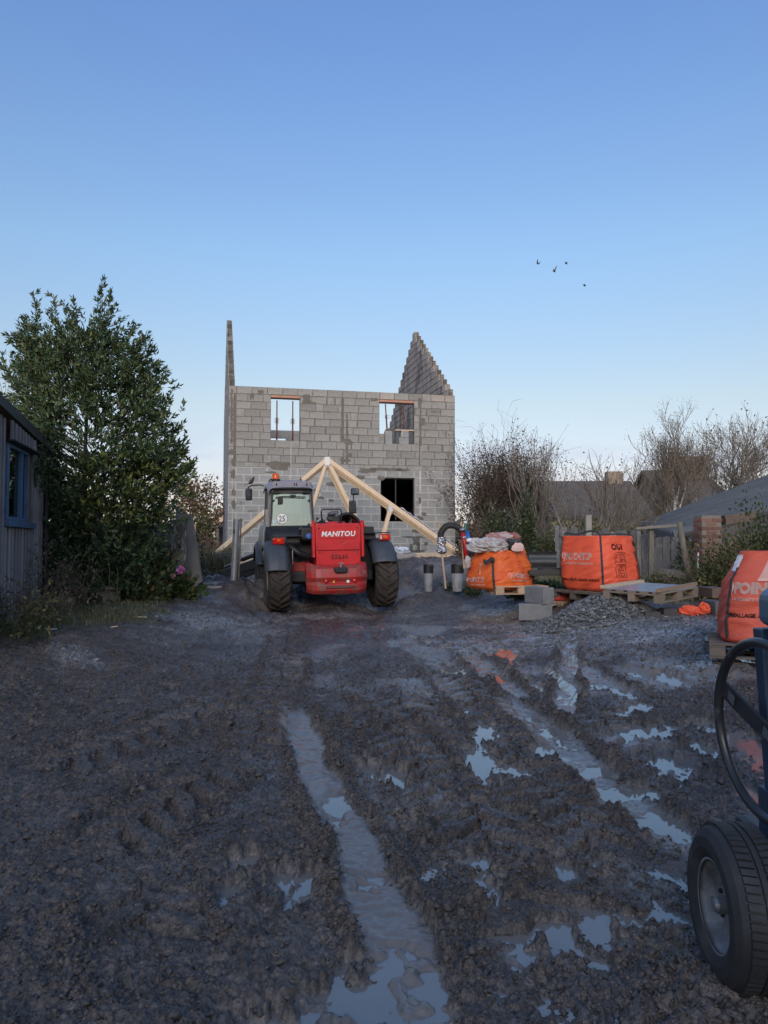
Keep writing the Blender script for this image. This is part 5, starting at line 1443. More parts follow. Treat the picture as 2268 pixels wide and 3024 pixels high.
# middle bag --------------------------------------------------------------
bp = at(1774, 12.75, .0); bp.z = P(1774, 1774, 12.2).z
pal2 = pallet((bp.x - .02, bp.y, bp.z), R(28), 'weathered pallet under the upright orange bag, stones heaped before it', PALD, 1.2, 1.0)
b2 = thing('big_bag', (bp.x, bp.y, bp.z + .143), 'upright full orange bulk bag marked OUI behind the gravel heap', 'bulk bag', 'orange bulk bags', R(35))
bg = Bag(.49, .88, n=3.8, wr=.015, seed=200, lean=(-.03, .03), prof=[(0, .93), (.05, 1.02), (.2, 1.09), (.45, 1.06), (.7, 1.0), (.9, .96), (1, .95)])
bg.body(b2, ORANGE)
logo(bg, b2, 3, -.58, .50, .80)
bg.print_(b2, 3, text_mesh('EMBALLAGE À USAGE UNIQUE', .055, .002, .0004), -.75, .16, PRINTK, 'notice')
bg.print_(b2, 0, text_mesh('OUI', .125, .006, .0004, spacing=1.15), -.55, .66, PRINTK, 'notice')
bg.print_(b2, 0, text_mesh('NON', .11, .005, .0004, spacing=1.1), .60, .72, PRINTK, 'notice')
for i, k in enumerate((0, 1, 2)):
    bg.line(b2, 0, picto(k, -.11, .52 - .21 * i - (.02 if i == 2 else 0), .115, .095), PRINTK, .0032)
    bg.line(b2, 0, picto((k + 1) % 3, .34, .54 - .21 * i, .07, .095), PRINTK, .0032)
for k, u in ((3, .93), (0, .96), (1, .95), (2, .95)):
    bg.strap(b2, k, u, .03, 1.0, drift=.03)
mb = MB(); q0, q1 = bg.pt(3, .93, 1, .0), bg.pt(3, -.8, 1, -.02)
mb.sheet([[q0.lerp(q1, i / 14) + Vector((0, 0, .05 + .025 * math.sin(i / 14 * math.pi * 2.2) - (.04 if i in (0, 14) else 0) + s_)) for i in range(15)] for s_ in (-.016, .016)])
mb.build('lifting_loop', WEB, b2, solid=.01)
mb = MB(); q0, q1 = bg.pt(0, .9, 1, .0), bg.pt(3, .93, 1, .0)
mb.sheet([[q0.lerp(q1, i / 14) + Vector((.01, .02, .01 + .02 * math.sin(i / 14 * math.pi) + s_)) for i in range(15)] for s_ in (-.012, .012)])
mb.build('lifting_loop', WEB, b2, solid=.01)
mb = MB(); e0 = bg.pt(3, -.75, 1.0, 0)
mb.tube([e0, e0 + Vector((-.02, 0, .10)), e0 + Vector((-.09, .02, .26)), e0 + Vector((-.16, .03, .40))], [.014, .010, .006, .004], 6); mb.build('frayed_tie', mat('frayed_tie', (.10, .09, .08), (.5, .5, .5), .8, scale=18), b2)

# left slumped bag ----------------------------------------------------------
bp1 = at(1480, 13.35); bp1.z = P(1480, 1742, 12.95).z
pal1 = pallet((bp1.x + .22, bp1.y - .20, bp1.z - .07), R(8), 'pale pallet half buried in sand beneath the slumped bag full of waste', mat('new_pallet_wood', (.42, .28, .18), (.52, .37, .25), .8, scale=4, stretch=(1, 9, 9), vary=.12), .9, .7)
b1 = thing('big_bag', (bp1.x - .03, bp1.y, bp1.z + .005), 'slumped light orange bulk bag heaped with plastic waste, beside the pipe arch', 'bulk bag', 'orange bulk bags', R(34))
def slump1(cx, cy, f):
    base = f * (1 - .22 * (0.5 - .5 * (cx * .3 + cy * -.2)) * f)
    return base + .05 * f * math.sin(cx * 4 + cy * 3)
bg1 = Bag(.45, .70, n=3.4, wr=.022, seed=240, lean=(.02, .05), prof=[(0, .96), (.06, 1.06), (.25, 1.10), (.5, 1.03), (.75, .94), (1, .82)], slump=slump1)
bg1.body(b1, ORANGE2, depth=.06)
logo(bg1, b1, 0, -.30, .20, .62)
logo(bg1, b1, 3, -.62, .12, .62)
bg1.strap(b1, 3, .82, .02, .72, w=.05, drift=-.1); bg1.strap(b1, 0, .95, .03, .9); bg1.strap(b1, 1, .9, .03, .9)
mb = MB(); q0 = bg1.pt(3, .72, .72, .02)
mb.sheet([[q0 + Vector((.02 - .26 * i / 8, -.03 - .02 * i / 8, .0 + .03 * math.sin(i * .8) + s_)) for i in range(9)] for s_ in (-.035, .035)]); mb.build('lifting_loop', WEB, b1, solid=.012)
mb = MB(); q0 = bg1.pt(3, .1, .66, .02)
for k in range(7):
    a_ = random.uniform(-.05, .05)
    mb.sheet([[q0 + Vector((a_ + d_ + .01 * math.sin(i + k), -.01 - .003 * i, -.045 * i)) for d_ in (-.008, .008)] for i in range(8)])
mb.build('torn_film', mat('torn_film', (.6, .55, .5), (.5, .42, .36), .4, scale=30), b1)
def crumple(name, loc, size, m, label, cat, group=None, seed=0, n=26, amp=.35, rz=0):
    V, Fs = [], []
    for i in range(n + 1):
        th = math.pi * i / n
        for j in range(n * 2):
            ph = 2 * math.pi * j / (n * 2)
            d = np.array([math.sin(th) * math.cos(ph), math.sin(th) * math.sin(ph), math.cos(th)])
            w = 1 + amp * (abs(sfbm(d[0] * 1.9 + d[2] * 1.3, d[1] * 1.9 - d[2] * 1.7, 3, 300 + seed, .5)) * 1.3 - .4)
            V.append(Vector(d * w) * .5)
    for i in range(n):
        for j in range(n * 2): Fs.append((i * n * 2 + j, (i + 1) * n * 2 + j, (i + 1) * n * 2 + (j + 1) % (n * 2), i * n * 2 + (j + 1) % (n * 2)))
    mb = MB(); mb.add([Vector((q.x * size[0], q.y * size[1], max(q.z, -.42) * size[2])) for q in V], Fs)
    o = mb.build(name, m); o.location = loc; o.rotation_euler.z = rz
    return tag(o, label, cat, group)
WPL = mat('white_waste_film', (.50, .50, .49), (.34, .32, .31), .45, scale=6, dirt=(.36, .22, .19), dirt_scale=5, dirt_lo=.52, dirt_hi=.68)
PKPL = mat('pink_waste_film', (.42, .16, .13), (.36, .30, .28), .5, scale=5, dirt=(.50, .46, .44), dirt_scale=6, dirt_lo=.55, dirt_hi=.65)
BKPL = mat('black_waste_sack', (.03, .032, .035), (.06, .062, .066), .4, scale=8)
RDPL = mat('dull_red_waste', (.34, .07, .05), (.30, .15, .12), .55, scale=5)
wz = bp1.z + .58
WG = 'plastic waste heaped on the slumped bag'
crumple('plastic_waste', P(1425, 1612, 13.15), (.50, .35, .26), WPL, 'torn white plastic at the left front of the waste heap', 'plastic waste', WG, 1)
crumple('plastic_waste', P(1466, 1611, 13.1), (.42, .40, .26), WPL, 'crumpled white plastic in the middle of the waste heap', 'plastic waste', WG, 2)
crumple('plastic_waste', P(1471, 1592, 13.5), (.46, .35, .24), PKPL, 'pinkish smeared film at the crest of the waste heap', 'plastic waste', WG, 3)
crumple('plastic_waste', P(1512, 1590, 13.6), (.30, .3, .20), RDPL, 'dull red wrapping at the right crest of the waste heap', 'plastic waste', WG, 4)
crumple('plastic_waste', P(1511, 1605, 13.2), (.34, .28, .15), BKPL, 'black sack lying at the right of the waste heap', 'plastic waste', WG, 5, rz=.3)
crumple('plastic_waste', P(1419, 1604, 13.5), (.26, .2, .12), RDPL, 'reddish scrap behind the torn white plastic', 'plastic waste', WG, 6)
crumple('plastic_waste', P(1530, 1617, 13.0), (.20, .03, .15), mat('pink_sheer_film', (.62, .36, .32), (.55, .42, .40), .4), 'pale pink film hanging over the right corner of the slumped bag', 'plastic waste', WG, 8)
crumple('plastic_waste', P(1381, 1660, 13.2), (.10, .08, .22), WPL, 'white film scrap hanging at the left edge of the slumped bag', 'plastic waste', WG, 9)
mb = MB(); mb.tube([P(1440, 1598, 13.4), P(1470, 1580, 13.5)], .022, 8); tag(mb.build('grey_tube', mat('grey_tube', (.2, .22, .24), None, .5)), 'short grey tube lying on the plastic waste heap', 'tube')

# right-hand bag --------------------------------------------------------------
c3 = at(2255, 7.55); c3.x = P(2290, 1900, 7.55).x; zb3 = P(2200, 1908, 7.1).z
pal3 = pallet((c3.x, c3.y, zb3 - .14), R(-22), 'dark wet pallet under the nearest orange bag at the right', PALD, 1.2, 1.0)
b3 = thing('big_bag', (c3.x, c3.y, zb3 + .003), 'nearest dusty orange bulk bag, with a pale pocket, at the right edge', 'bulk bag', 'orange bulk bags', R(-24))
bg3 = Bag(.48, .86, n=3.8, wr=.014, seed=260, lean=(.06, .04), prof=[(0, 1.0), (.04, 1.06), (.2, 1.06), (.5, 1.05), (.68, 1.0), (.8, .90), (.92, .80), (1, .76)])
bg3.body(b3, ORANGE3)
logo(bg3, b3, 0, -.90, .47, .74)
bg3.print_(b3, 0, text_mesh('EMBALLAGE À USAGE UNIQUE', .052, .002, .0004), -.99, .245, PRINTK, 'notice')
for k, u in ((3, .97), (0, .93), (1, .95)): bg3.strap(b3, k, u, .05, .82)
rows_ = [[bg3.pt(0, u, f, .012) for u in np.linspace(-.42 + (f - .68) * .5, .95, 8)] for f in np.linspace(.68, .90, 8)]
mb = MB(); mb.sheet(rows_); mb.build('document_pocket', mat('pale_pocket', (.72, .42, .36), (.66, .36, .30), .35), b3, solid=.004)
rows_ = [[bg3.pt(3, u, f, .014) for u in np.linspace(.72, .98, 5)] for f in np.linspace(.78, .96, 7)]
mb = MB(); mb.sheet(rows_); mb.build('paper_label', mat('paper_label', (.66, .68, .72), (.58, .6, .66), .6), b3, solid=.003)

# boarded pallet ---------------------------------------------------------------
f0 = P(1948, 1793, 10.35)
pc = Vector((f0.x + .13, f0.y + .70, f0.z + .075))
p4 = pallet(pc, R(45), 'pallet carrying a wet grey sheet, set askew between the bags', PALW, 1.2, .85, tilt=(R(1.5), R(-2.0)))
M4 = Matrix.Translation(pc) @ Euler((R(1.5), R(-2.0), R(45))).to_matrix().to_4x4()
sh = MB(); sh.box((0, 0, 0), (1.16, .86, .014)); o = sh.build('grey_sheet', mat('wet_grey_sheet', (.20, .22, .245), (.30, .33, .36), .28, scale=5, bump=.15, bscale=12, dirt=(.42, .45, .48), dirt_scale=9, dirt_lo=.6, dirt_hi=.66), bevel=.002)
o.matrix_world = M4 @ Matrix.Translation((0, .02, .151)); tag(o, 'wet grey sheet lying on the askew pallet', 'sheet')
def board(a, b, w, hgt, m, label, name='board', cat='board', group=None):
    a, b = Vector(a), Vector(b); mb = MB(); c = (a + b) / 2; mb.beam(a - c, b - c, w, hgt); o = mb.build(name, m, bevel=.003); o.location = c
    return tag(o, label, cat, group)
PB = mat('pale_batten', (.50, .38, .25), (.58, .46, .33), .75, scale=3, stretch=(6, 6, 6), bump=.1)
BB = mat('brown_batten', (.25, .17, .11), (.33, .23, .15), .8, scale=3, stretch=(6, 6, 6), bump=.2)
v = lambda q: M4 @ Vector(q)
board(v((-.62, .42, .175)), v((.60, .43, .175)), .07, .045, PB, 'pale batten along the far left edge of the grey sheet')
board(v((-.64, -.40, .176)), v((.66, -.36, .18)), .055, .045, BB, 'brown split batten along the near right edge of the grey sheet')
DB = mat('dark_brick', (.055, .052, .052), (.085, .075, .07), .85, scale=12, bump=.3)
k = 0
for px, py, Y, lab in ((1925, 1805, 10.5, 'dark brick under the left corner of the askew pallet'), (1972, 1798, 10.75, 'left one of two dark bricks in the gap under the askew pallet'),
                       (1998, 1800, 10.85, 'right one of two dark bricks in the gap under the askew pallet')):
    q = P(px, py, Y); mb = MB(); mb.box((0, 0, .05), (.20, .16, .11)); o = mb.build('brick', DB, bevel=.006); o.location = (q.x, q.y, gz(q.x, q.y) - .01); o.rotation_euler.z = R(20 * k - 10); tag(o, lab, 'brick'); k += 1
q = P(2110, 1800, 10.9); mb = MB(); mb.box((0, 0, .11), (.22, .45, .23)); o = mb.build('concrete_block', mat('dark_grey_block', (.085, .09, .098), (.12, .125, .13), .85, scale=8, bump=.3), bevel=.008); o.location = (q.x, q.y, gz(q.x, q.y) - .02); o.rotation_euler.z = R(6)
tag(o, 'dark grey block at the right end of the askew pallet next to the near bag', 'concrete block')
q = P(2115, 1757, 11.2); mb = MB(); mb.box((0, 0, 0), (.24, .5, .14)); o = mb.build('timber_offcut', mat('brown_offcut', (.11, .075, .055), (.16, .11, .08), .8), bevel=.006); o.location = (q.x, q.y + .1, gz(q.x, q.y) + .29); tag(o, 'brown timber offcut on the dark grey block', 'offcut')
crumple('orange_wrapping', at(2035, 10.72, .075), (.30, .2, .16), ORANGE, 'crumpled orange wrapping stuffed under the askew pallet', 'wrapping', None, 21, amp=.3)
crumple('orange_wrapping', at(2078, 10.75, .09), (.17, .16, .17), ORANGE, 'orange fold of wrapping next to the dark grey block', 'wrapping', None, 22, amp=.3)

# concrete blocks, black panels, red sheath --------------------------------------
CB = mat('site_concrete_block', (.17, .175, .175), (.24, .245, .245), .9, scale=7, bump=.35, bscale=50, dirt=(.12, .12, .115), dirt_scale=4, dirt_lo=.5, dirt_hi=.75)
qb = P(1585, 1769, 11.75); zb_ = gz(qb.x, qb.y)
mb = MB(); mb.box((0, 0, .125), (.50, .2, .25)); o = mb.build('concrete_block', CB, bevel=.008); o.location = (qb.x, qb.y + .12, zb_ - .012); o.rotation_euler.z = R(-9); tag(o, 'grey block lying on the sand under the upright one', 'concrete block', 'pair of grey blocks on the sand')
mb = MB(); mb.box((0, 0, .125), (.20, .5, .25)); o = mb.build('concrete_block', CB, bevel=.008); o.location = (qb.x + .08, qb.y + .22, zb_ + .239); o.rotation_euler.z = R(24); tag(o, 'grey block set crosswise on top of the lying one', 'concrete block', 'pair of grey blocks on the sand')
for k, (px, py, Y, w) in enumerate(((1612, 1690, 13.3, .62), (1640, 1684, 13.7, .5))):
    q = P(px, py, Y); t = thing('drainage_panel', (q.x, q.y, q.z - .04), ('near black ribbed drainage panel behind the pair of blocks', 'far black ribbed drainage panel behind the pair of blocks')[k], 'drainage panel', 'black ribbed panels', R(-4))
    for j in range(9):
        mb = MB(); mb.box((-w / 2 + w * j / 8, 0, .05), (.03, .7, .05)); mb.build('rib', BLKM, t, bevel=.006)
    mb = MB(); mb.box((0, 0, .012), (w, .7, .03)); mb.build('panel', BLKM, t); mb = MB(); mb.box((0, -.34, .05), (w, .03, .09)); mb.build('rim', BLKM, t, bevel=.005)
q = P(1640, 1722, 12.9); t = thing('sheath_bundle', (q.x, q.y, gz(q.x, q.y)), 'dull red plastic bundle on the ground left of the upright bag', 'bundle', rz=R(3))
for j in range(4):
    mb = MB(); mb.tube([(-.28 + .02 * j, .05 * j, .13 + .035 * (j % 2)), (0, .05 * j - .01, .14 + .04 * (j % 2)), (.3, .05 * j, .12 + .04 * (j % 2))], .055, 10); mb.build('sheath', RDPL if j % 2 else mat('red_sheath', (.42, .035, .03), (.34, .05, .04), .5), t, smooth=True)
mb = MB(); mb.box((0, .05, .05), (.62, .3, .08)); mb.build('carton', mat('damp_carton', (.30, .17, .12), (.36, .22, .16), .9), t, bevel=.01)
GW = mat('grey_offcut', (.13, .11, .10), (.21, .18, .16), .85, scale=4, stretch=(6, 6, 6))
def on_ground(px, py, dz=.03): q = PG(px, py); return Vector((q.x, q.y, gz(q.x, q.y) + dz))
board(on_ground(1600, 1778, .05), on_ground(1650, 1792, .035), .07, .035, GW, 'grey wood offcut forming the upper arm of a V by the gravel heap', 'wood_offcut', 'offcut')
board(on_ground(1598, 1803, .03), on_ground(1648, 1793, .05), .07, .03, BB, 'brown wood offcut forming the lower arm of a V by the gravel heap', 'wood_offcut', 'offcut')
board(on_ground(1604, 1774, .04), on_ground(1680, 1777, .04), .06, .03, GW, 'grey batten lying between the lower block and the gravel heap', 'wood_offcut', 'offcut')
q0, q1 = on_ground(1676, 1822, .05), on_ground(1776, 1836, .04)
c = (q0 + q1) / 2; dv = (q1 - q0); mb = MB(); Ls = dv.length
mb.prism([(-Ls / 2, -.05), (Ls / 2, -.11), (Ls / 2 - .03, .09), (-Ls / 2 * .6, .11), (-Ls / 2, .05)], Matrix.Identity(4), .035); o = mb.build('stone_slab', mat('pale_slab', (.20, .20, .195), (.26, .26, .25), .9, scale=7, bump=.3), bevel=.004); o.location = c; o.rotation_euler = (R(10), R(3), math.atan2(dv.y, dv.x)); tag(o, 'flat pale slab lying at the front foot of the gravel heap', 'slab')
WS = mat('white_scrap', (.62, .63, .62), (.5, .5, .5), .6)
for k, (px, py, w, hh, lab) in enumerate(((2118, 1892, .10, .05, 'white scrap on the gravel in front of the nearest bag'), (1578, 1797, .05, .03, 'white chip by the sand left of the V of offcuts'), (2075, 1853, .09, .03, 'white scrap on the gravel left of the nearest bag'),
                                        (1415, 1787, .28, .012, 'thin pale lath on the dark ground below the slumped bag'), (337, 1853, .10, .07, 'crumpled beige scrap on the gravel at the left'), (285, 1796, .05, .13, 'grey tin lying in front of the low planter wall'),
                                        (150, 1865, .12, .04, 'white scrap in the grass at the left'), (168, 1818, .12, .08, 'pale crumpled scrap in the grass near the shed'), (410, 1827, .18, .015, 'thin pale stick on the gravel right of the planter'), (1960, 1838, .12, .03, 'slate chip on the gravel below the askew pallet'), (2005, 1836, .10, .03, 'second slate chip below the askew pallet'))):
    q = on_ground(px, py, .012); mb = MB(); mb.prism(blob(0, 0, w, hh, 400 + k, 9, .3), Matrix.Identity(4), .012); m_ = WS if 'white' in lab else (DB if 'slate' in lab else GW if 'tin' in lab else PB)
    o = mb.build('scrap', m_); o.location = q; o.rotation_euler = (R(random.uniform(-8, 8)), R(random.uniform(-8, 8)), R(random.uniform(-15, 15))); tag(o, lab, 'scrap')

# ================================================================== SERVICE PIPES ON THE BANK
PVC = mat('grey_drain_pipe', (.25, .265, .28), (.32, .335, .35), .5, scale=6, dirt=(.14, .125, .105), dirt_scale=5, dirt_lo=.48, dirt_hi=.7)
for k, (px, wpx, lab) in enumerate(((1267, 28, 'narrower grey drain pipe with black collar, left of the stake'), (1353, 36, 'wider grey drain pipe with black collar, right of the stake'))):
    Y = 16.35; q0, q1 = P(px - 2, 1732, Y), P(px, 1664, Y); r = wpx / 2 / F_PX * Y; H = q1.z - q0.z
    t = thing('drain_pipe', q0, lab, 'drain pipe', 'drain pipes standing at the bank')
    mb = MB(); mb.tube([(0, 0, -.1), (0, 0, H * .62)], [r * .82, r * .98], 20); mb.build('pipe', PVC, t, smooth=False)
    mb = MB(); mb.tube([(0, 0, H * .58), (0, 0, H * .96)], r * 1.04, 20); mb.build('collar', BLKP, t)
    mb = MB(); mb.tube([(0, 0, H * .94), (.01, 0, H * .985)], r * 1.32, 20); mb.build('cap', mat('dusty_black_cap', (.05, .05, .05), (.09, .085, .08), .7), t)
STK = mat('wood_stake', (.42, .30, .19), (.52, .39, .26), .8, scale=4, stretch=(6, 6, 1), bump=.2)
Yb = 16.2
def stake(pa, pb, r, label, Y=Yb):
    a, b = P(*pa, Y), P(*pb, Y); t = thing('stake', a, label, 'stake', 'wooden stakes holding the conduits'); mb = MB(); mb.tube([Vector((0, 0, -.1)), b - a], r, 8); mb.build('pole', STK, t); return t
stake((1316, 1724), (1296, 1545), .023, 'slanting wooden stake wrapped with foil between the two drain pipes')
stake((1371, 1665), (1362, 1541), .026, 'wooden stake carrying the red and blue conduits beside the slumped bag', 16.25)
FOIL = mat('crumpled_foil', (.62, .62, .64), (.5, .5, .52), .22, metal=.9, scale=9, bump=.9, bscale=22, bdist=.03)
hs = thing('black_hose', P(1303, 1590, Yb), 'thick black hose bent in an arch from the foil wrap to the red conduit', 'hose')
o0 = hs.location
pts = [P(a_, b_, Yb) - o0 for a_, b_ in ((1302, 1592), (1301, 1578), (1306, 1566), (1316, 1555), (1328, 1551), (1342, 1552), (1355, 1559), (1363, 1569), (1367, 1580))]
mb = MB(); mb.tube(pts, .068, 14); mb.build('hose', mat('black_lagging', (.014, .014, .015), (.028, .028, .03), .75, scale=14, bump=.3, bscale=30), hs, smooth=True)
mb = MB(); rows_ = []
for i in range(22):
    f = i / 21; c = P(1303 + 3 * f, 1586 + 50 * f, Yb) - o0; rr0 = .075 + .03 * math.sin(f * 9) * f + .015
    rows_.append([c + Vector((math.cos(t / 18 * 6.2832) , math.sin(t / 18 * 6.2832), 0)) * (rr0 * (1 + .28 * float(noise(np.array([t * .9]), np.array([i * .8]), 31)[0])) * (1 - .5 * max(0, f - .85) / .15)) for t in range(19)])
mb.sheet(rows_); mb.build('foil_wrap', FOIL, hs)
cd = thing('conduit_bundle', P(1373, 1655, 16.2), 'red, blue and green conduits taped together beside the slumped bag', 'conduit bundle'); o0 = cd.location
def cond(pxs, r, m, name):
    mb = MB(); mb.tube([P(a_, b_, 16.15) - o0 for a_, b_ in pxs], r, 12); mb.build(name, m, cd, smooth=True)
cond([(1379, 1660), (1372, 1605), (1366, 1572)], .052, mat('red_conduit', (.36, .015, .02), None, .45), 'red_conduit')
cond([(1395, 1632), (1387, 1600), (1378, 1568)], .045, mat('blue_conduit', (.015, .10, .42), None, .45), 'blue_conduit')
cond([(1377, 1592), (1375, 1560), (1374, 1543)], .032, mat('green_conduit', (.02, .13, .08), None, .45), 'green_conduit')
cond([(1374, 1546), (1374, 1539)], .038, WHITEP, 'white_cap')
cond([(1367, 1568), (1365, 1560)], .068, FOIL, 'tape'); cond([(1371, 1590), (1370, 1584)], .06, FOIL, 'tape'); cond([(1386, 1600), (1384, 1590)], .06, WHITEP, 'white_tape')

# boards and sheet behind the machine's right mudguard
board(P(1148, 1648, 19.2), P(1226, 1637, 19.4), .2, .10, mat('grey_scaffold_board', (.25, .235, .215), (.33, .31, .285), .85, scale=4, stretch=(5, 5, 5)), 'grey scaffold board on the bank behind the right mudguard')
board(P(1155, 1612, 19.7), P(1202, 1617, 19.8), .12, .03, BB, 'brown board end sticking out above the white sheet')
crumple('white_sheet', P(1180, 1628, 19.4), (.50, .4, .20), mat('white_tarp', (.62, .66, .72), (.52, .56, .62), .5), 'crumpled white sheet lying on the grey scaffold board', 'sheet', None, 31, amp=.5)
board(P(1218, 1643, 19.6), P(1372, 1628, 21.2), .05, .10, PINE, 'pale pine board lying along the top of the bank', 'pine_board')

# ================================================================== RIGHT FENCE
PLK = [mat('grey_fence_plank', (.13, .13, .135), (.21, .21, .215), .9, scale=5, stretch=(9, 9, 1), bump=.4, bscale=20, vary=.25, dirt=(.06, .06, .062), dirt_scale=3),
       mat('pale_fence_plank', (.28, .26, .23), (.36, .34, .30), .9, scale=5, stretch=(9, 9, 1), bump=.4, bscale=20, vary=.15, dirt=(.10, .095, .085), dirt_scale=3)]
fence = thing('plank_fence', (0, 0, 0), 'old grey upright plank fence behind the orange bags', 'fence')
r = random.Random(3)
Apx, Bpx = (1640, 17.4), (2165, 14.6)
A_, B_ = P(Apx[0], 1640, Apx[1]), P(Bpx[0], 1640, Bpx[1]); fd = Vector((B_.x - A_.x, B_.y - A_.y, 0)); fL = fd.length; fd.normalize(); fang = math.atan2(fd.y, fd.x)
pos = 0
while pos < fL:
    w = r.uniform(.10, .17); f = pos / fL
    q = Vector((A_.x, A_.y, 0)) + fd * (pos + w / 2); gzq = g(q.x, q.y)
    hh = (1.14 if f < .55 else 1.02) + r.uniform(-.05, .05)
    pale = r.random() < .12 or .46 < f < .52
    mb = MB(); mb.prism([(-w / 2 + .006, -.1), (w / 2 - .006, -.1), (w / 2 - .006, hh - r.uniform(0, .03)), (r.uniform(-.02, .02), hh + r.uniform(0, .015)), (-w / 2 + .006, hh - r.uniform(0, .04))], Matrix(((1, 0, 0, 0), (0, 0, 1, 0), (0, 1, 0, 0), (0, 0, 0, 1))), .022)
    mb.f = [tuple(reversed(fc)) for fc in mb.f]
    o = mb.build('plank', PLK[1 if pale else 0], fence); o.location = (q.x, q.y + r.uniform(-.012, .012), gzq); o.rotation_euler = (R(r.uniform(-2, 2)), R(r.uniform(-2.2, 2.2)), fang)
    pos += w
for f, zz_ in ((0, .3), (0, .8)):
    a_, b_ = A_.copy(), B_.copy(); a_.z = g(a_.x, a_.y) + zz_; b_.z = g(b_.x, b_.y) + zz_
    mb = MB(); mb.beam(a_ + Vector((0, .06, 0)), b_ + Vector((0, .06, 0)), .05, .08); mb.build('rail', PLK[0], fence)
mb = MB()   # wire netting hung in front
for zz_ in np.arange(.05, 1.1, .12):
    mb.tube([Vector((A_.x, A_.y, 0)) + fd * (fL * i / 10) + Vector((0, -.10, g((A_ + fd * (fL * i / 10)).x, (A_ + fd * (fL * i / 10)).y) + zz_)) for i in range(11)], .0035, 3, caps=False)
for k in range(48):
    q = A_ + fd * (fL * k / 47); mb.tube([Vector((q.x, q.y - .10, g(q.x, q.y))), Vector((q.x, q.y - .10, g(q.x, q.y) + 1.1))], .003, 3, caps=False)
tag(mb.build('wire_netting', mat('rusty_wire', (.12, .105, .09), (.16, .14, .12), .7), fence), kind='stuff')
def post_thing(pa, pb, Y, w, m, label, name='fence_post', round_=False):
    a, b = P(*pa, Y), P(*pb, Y); t = thing(name, a, label, 'post'); mb = MB()
    if round_: mb.tube([Vector((0, 0, -.15)), b - a], w / 2, 9)
    else: mb.beam(Vector((0, 0, -.15)), b - a, w, w, up=(0, 1, 0))
    mb.build('post', m, t, bevel=.005 if not round_ else 0); return t
CONC = mat('concrete_post', (.25, .24, .215), (.33, .32, .29), .9, scale=8, bump=.35, bscale=50, dirt=(.15, .15, .12), dirt_scale=4)
WOODP = mat('weathered_post', (.14, .13, .105), (.21, .195, .16), .9, scale=5, stretch=(7, 7, 1), bump=.4)
post_thing((1738, 1690), (1737, 1521), 16.6, .12, CONC, 'pale concrete post standing up behind the upright bag')
post_thing((2042, 1728), (2006, 1541), 13.9, .10, WOODP, 'leaning round wooden post right of the boarded pallet', round_=True)
post_thing((1921, 1690), (1923, 1552), 15.5, .09, WOODP, 'upright square post under the end of the roof beam')
post_thing((2059, 1692), (2062, 1632), 14.0, .022, WHITEP, 'thin white rod standing in the brambles right of the leaning post', 'white_rod', True)
post_thing((1868, 1690), (1866, 1588), 15.9, .08, PLK[1], 'pale fence post between grey planks')
board(P(1880, 1561, 15.6), P(2004, 1551, 15.0), .06, .055, mat('pale_beam', (.20, .18, .145), (.27, .245, .2), .85), 'pale horizontal beam under the edge of the corrugated roof', 'beam', 'beam')
board(P(1950, 1690, 14.3), P(2105, 1704, 13.6), .10, .13, WOODP, 'old timber lying along the foot of the brambles', 'log', 'timber')
t = thing('black_fence_panel', P(1603, 1650, 17.0), 'black corrugated panel left of the plank fence', 'panel', rz=R(-10)); mb = MB()
rows_ = [[Vector((xx, .03 * math.sin(zq * 22), zq)) for xx in (-.30, .30)] for zq in np.linspace(-.35, .16, 22)]; mb.sheet(rows_); mb.build('sheet', mat('black_corrugated', (.025, .027, .03), (.045, .047, .05), .5), t, solid=.01)

# brick pillar and lintel
BRK = mat('old_red_brick', (.17, .075, .055), (.26, .125, .095), .92, scale=9, bump=.3, vary=.25, dirt=(.11, .095, .08), dirt_scale=6, dirt_lo=.5, dirt_hi=.7)
q = P(2105, 1662, 14.3); bpil = thing('brick_pillar', (q.x, q.y, q.z), 'old red brick pillar overgrown with brambles under the corrugated roof', 'brick pillar', rz=R(8))
Hp = P(2105, 1521, 14.3).z - q.z; nc = int(Hp / .075); rb = random.Random(5)
mb = MB(); mb.box((0, .16, Hp / 2), (.385, .29, Hp - .01)); mb.build('core', mat('lime_mortar', (.17, .155, .13), (.22, .2, .17), .95), bpil)
bm0 = MB(); bm0.box((0, 0, 0), (.205, .10, .062)); bme = bm0.mesh('brick'); bm1 = MB(); bm1.box((0, 0, 0), (.10, .21, .062)); bme1 = bm1.mesh('brick')
for i in range(nc):
    off = 0 if i % 2 else .1
    for k in range(-1, 2):
        xx = k * .215 + (0 if i % 2 else .1075)
        if abs(xx) > .2: continue
        o = link('brick', bme, BRK, bpil, bevel=.004, seg=1); o.location = (xx, .055 + rb.uniform(-.006, .006), .04 + i * .075); o.rotation_euler.z = R(rb.uniform(-1.5, 1.5))
    o = link('brick', bme1, BRK, bpil, bevel=.004, seg=1); o.location = (-.155 if i % 2 else -.15, .2 + rb.uniform(-.006, .006), .04 + i * .075)
board(P(2136, 1536, 14.35), P(2225, 1526, 14.35), .2, .17, mat('dark_brick_lintel', (.10, .075, .06), (.15, .11, .085), .9, scale=14, bump=.4), 'dark brick lintel running right from the brick pillar', 'lintel', 'lintel')

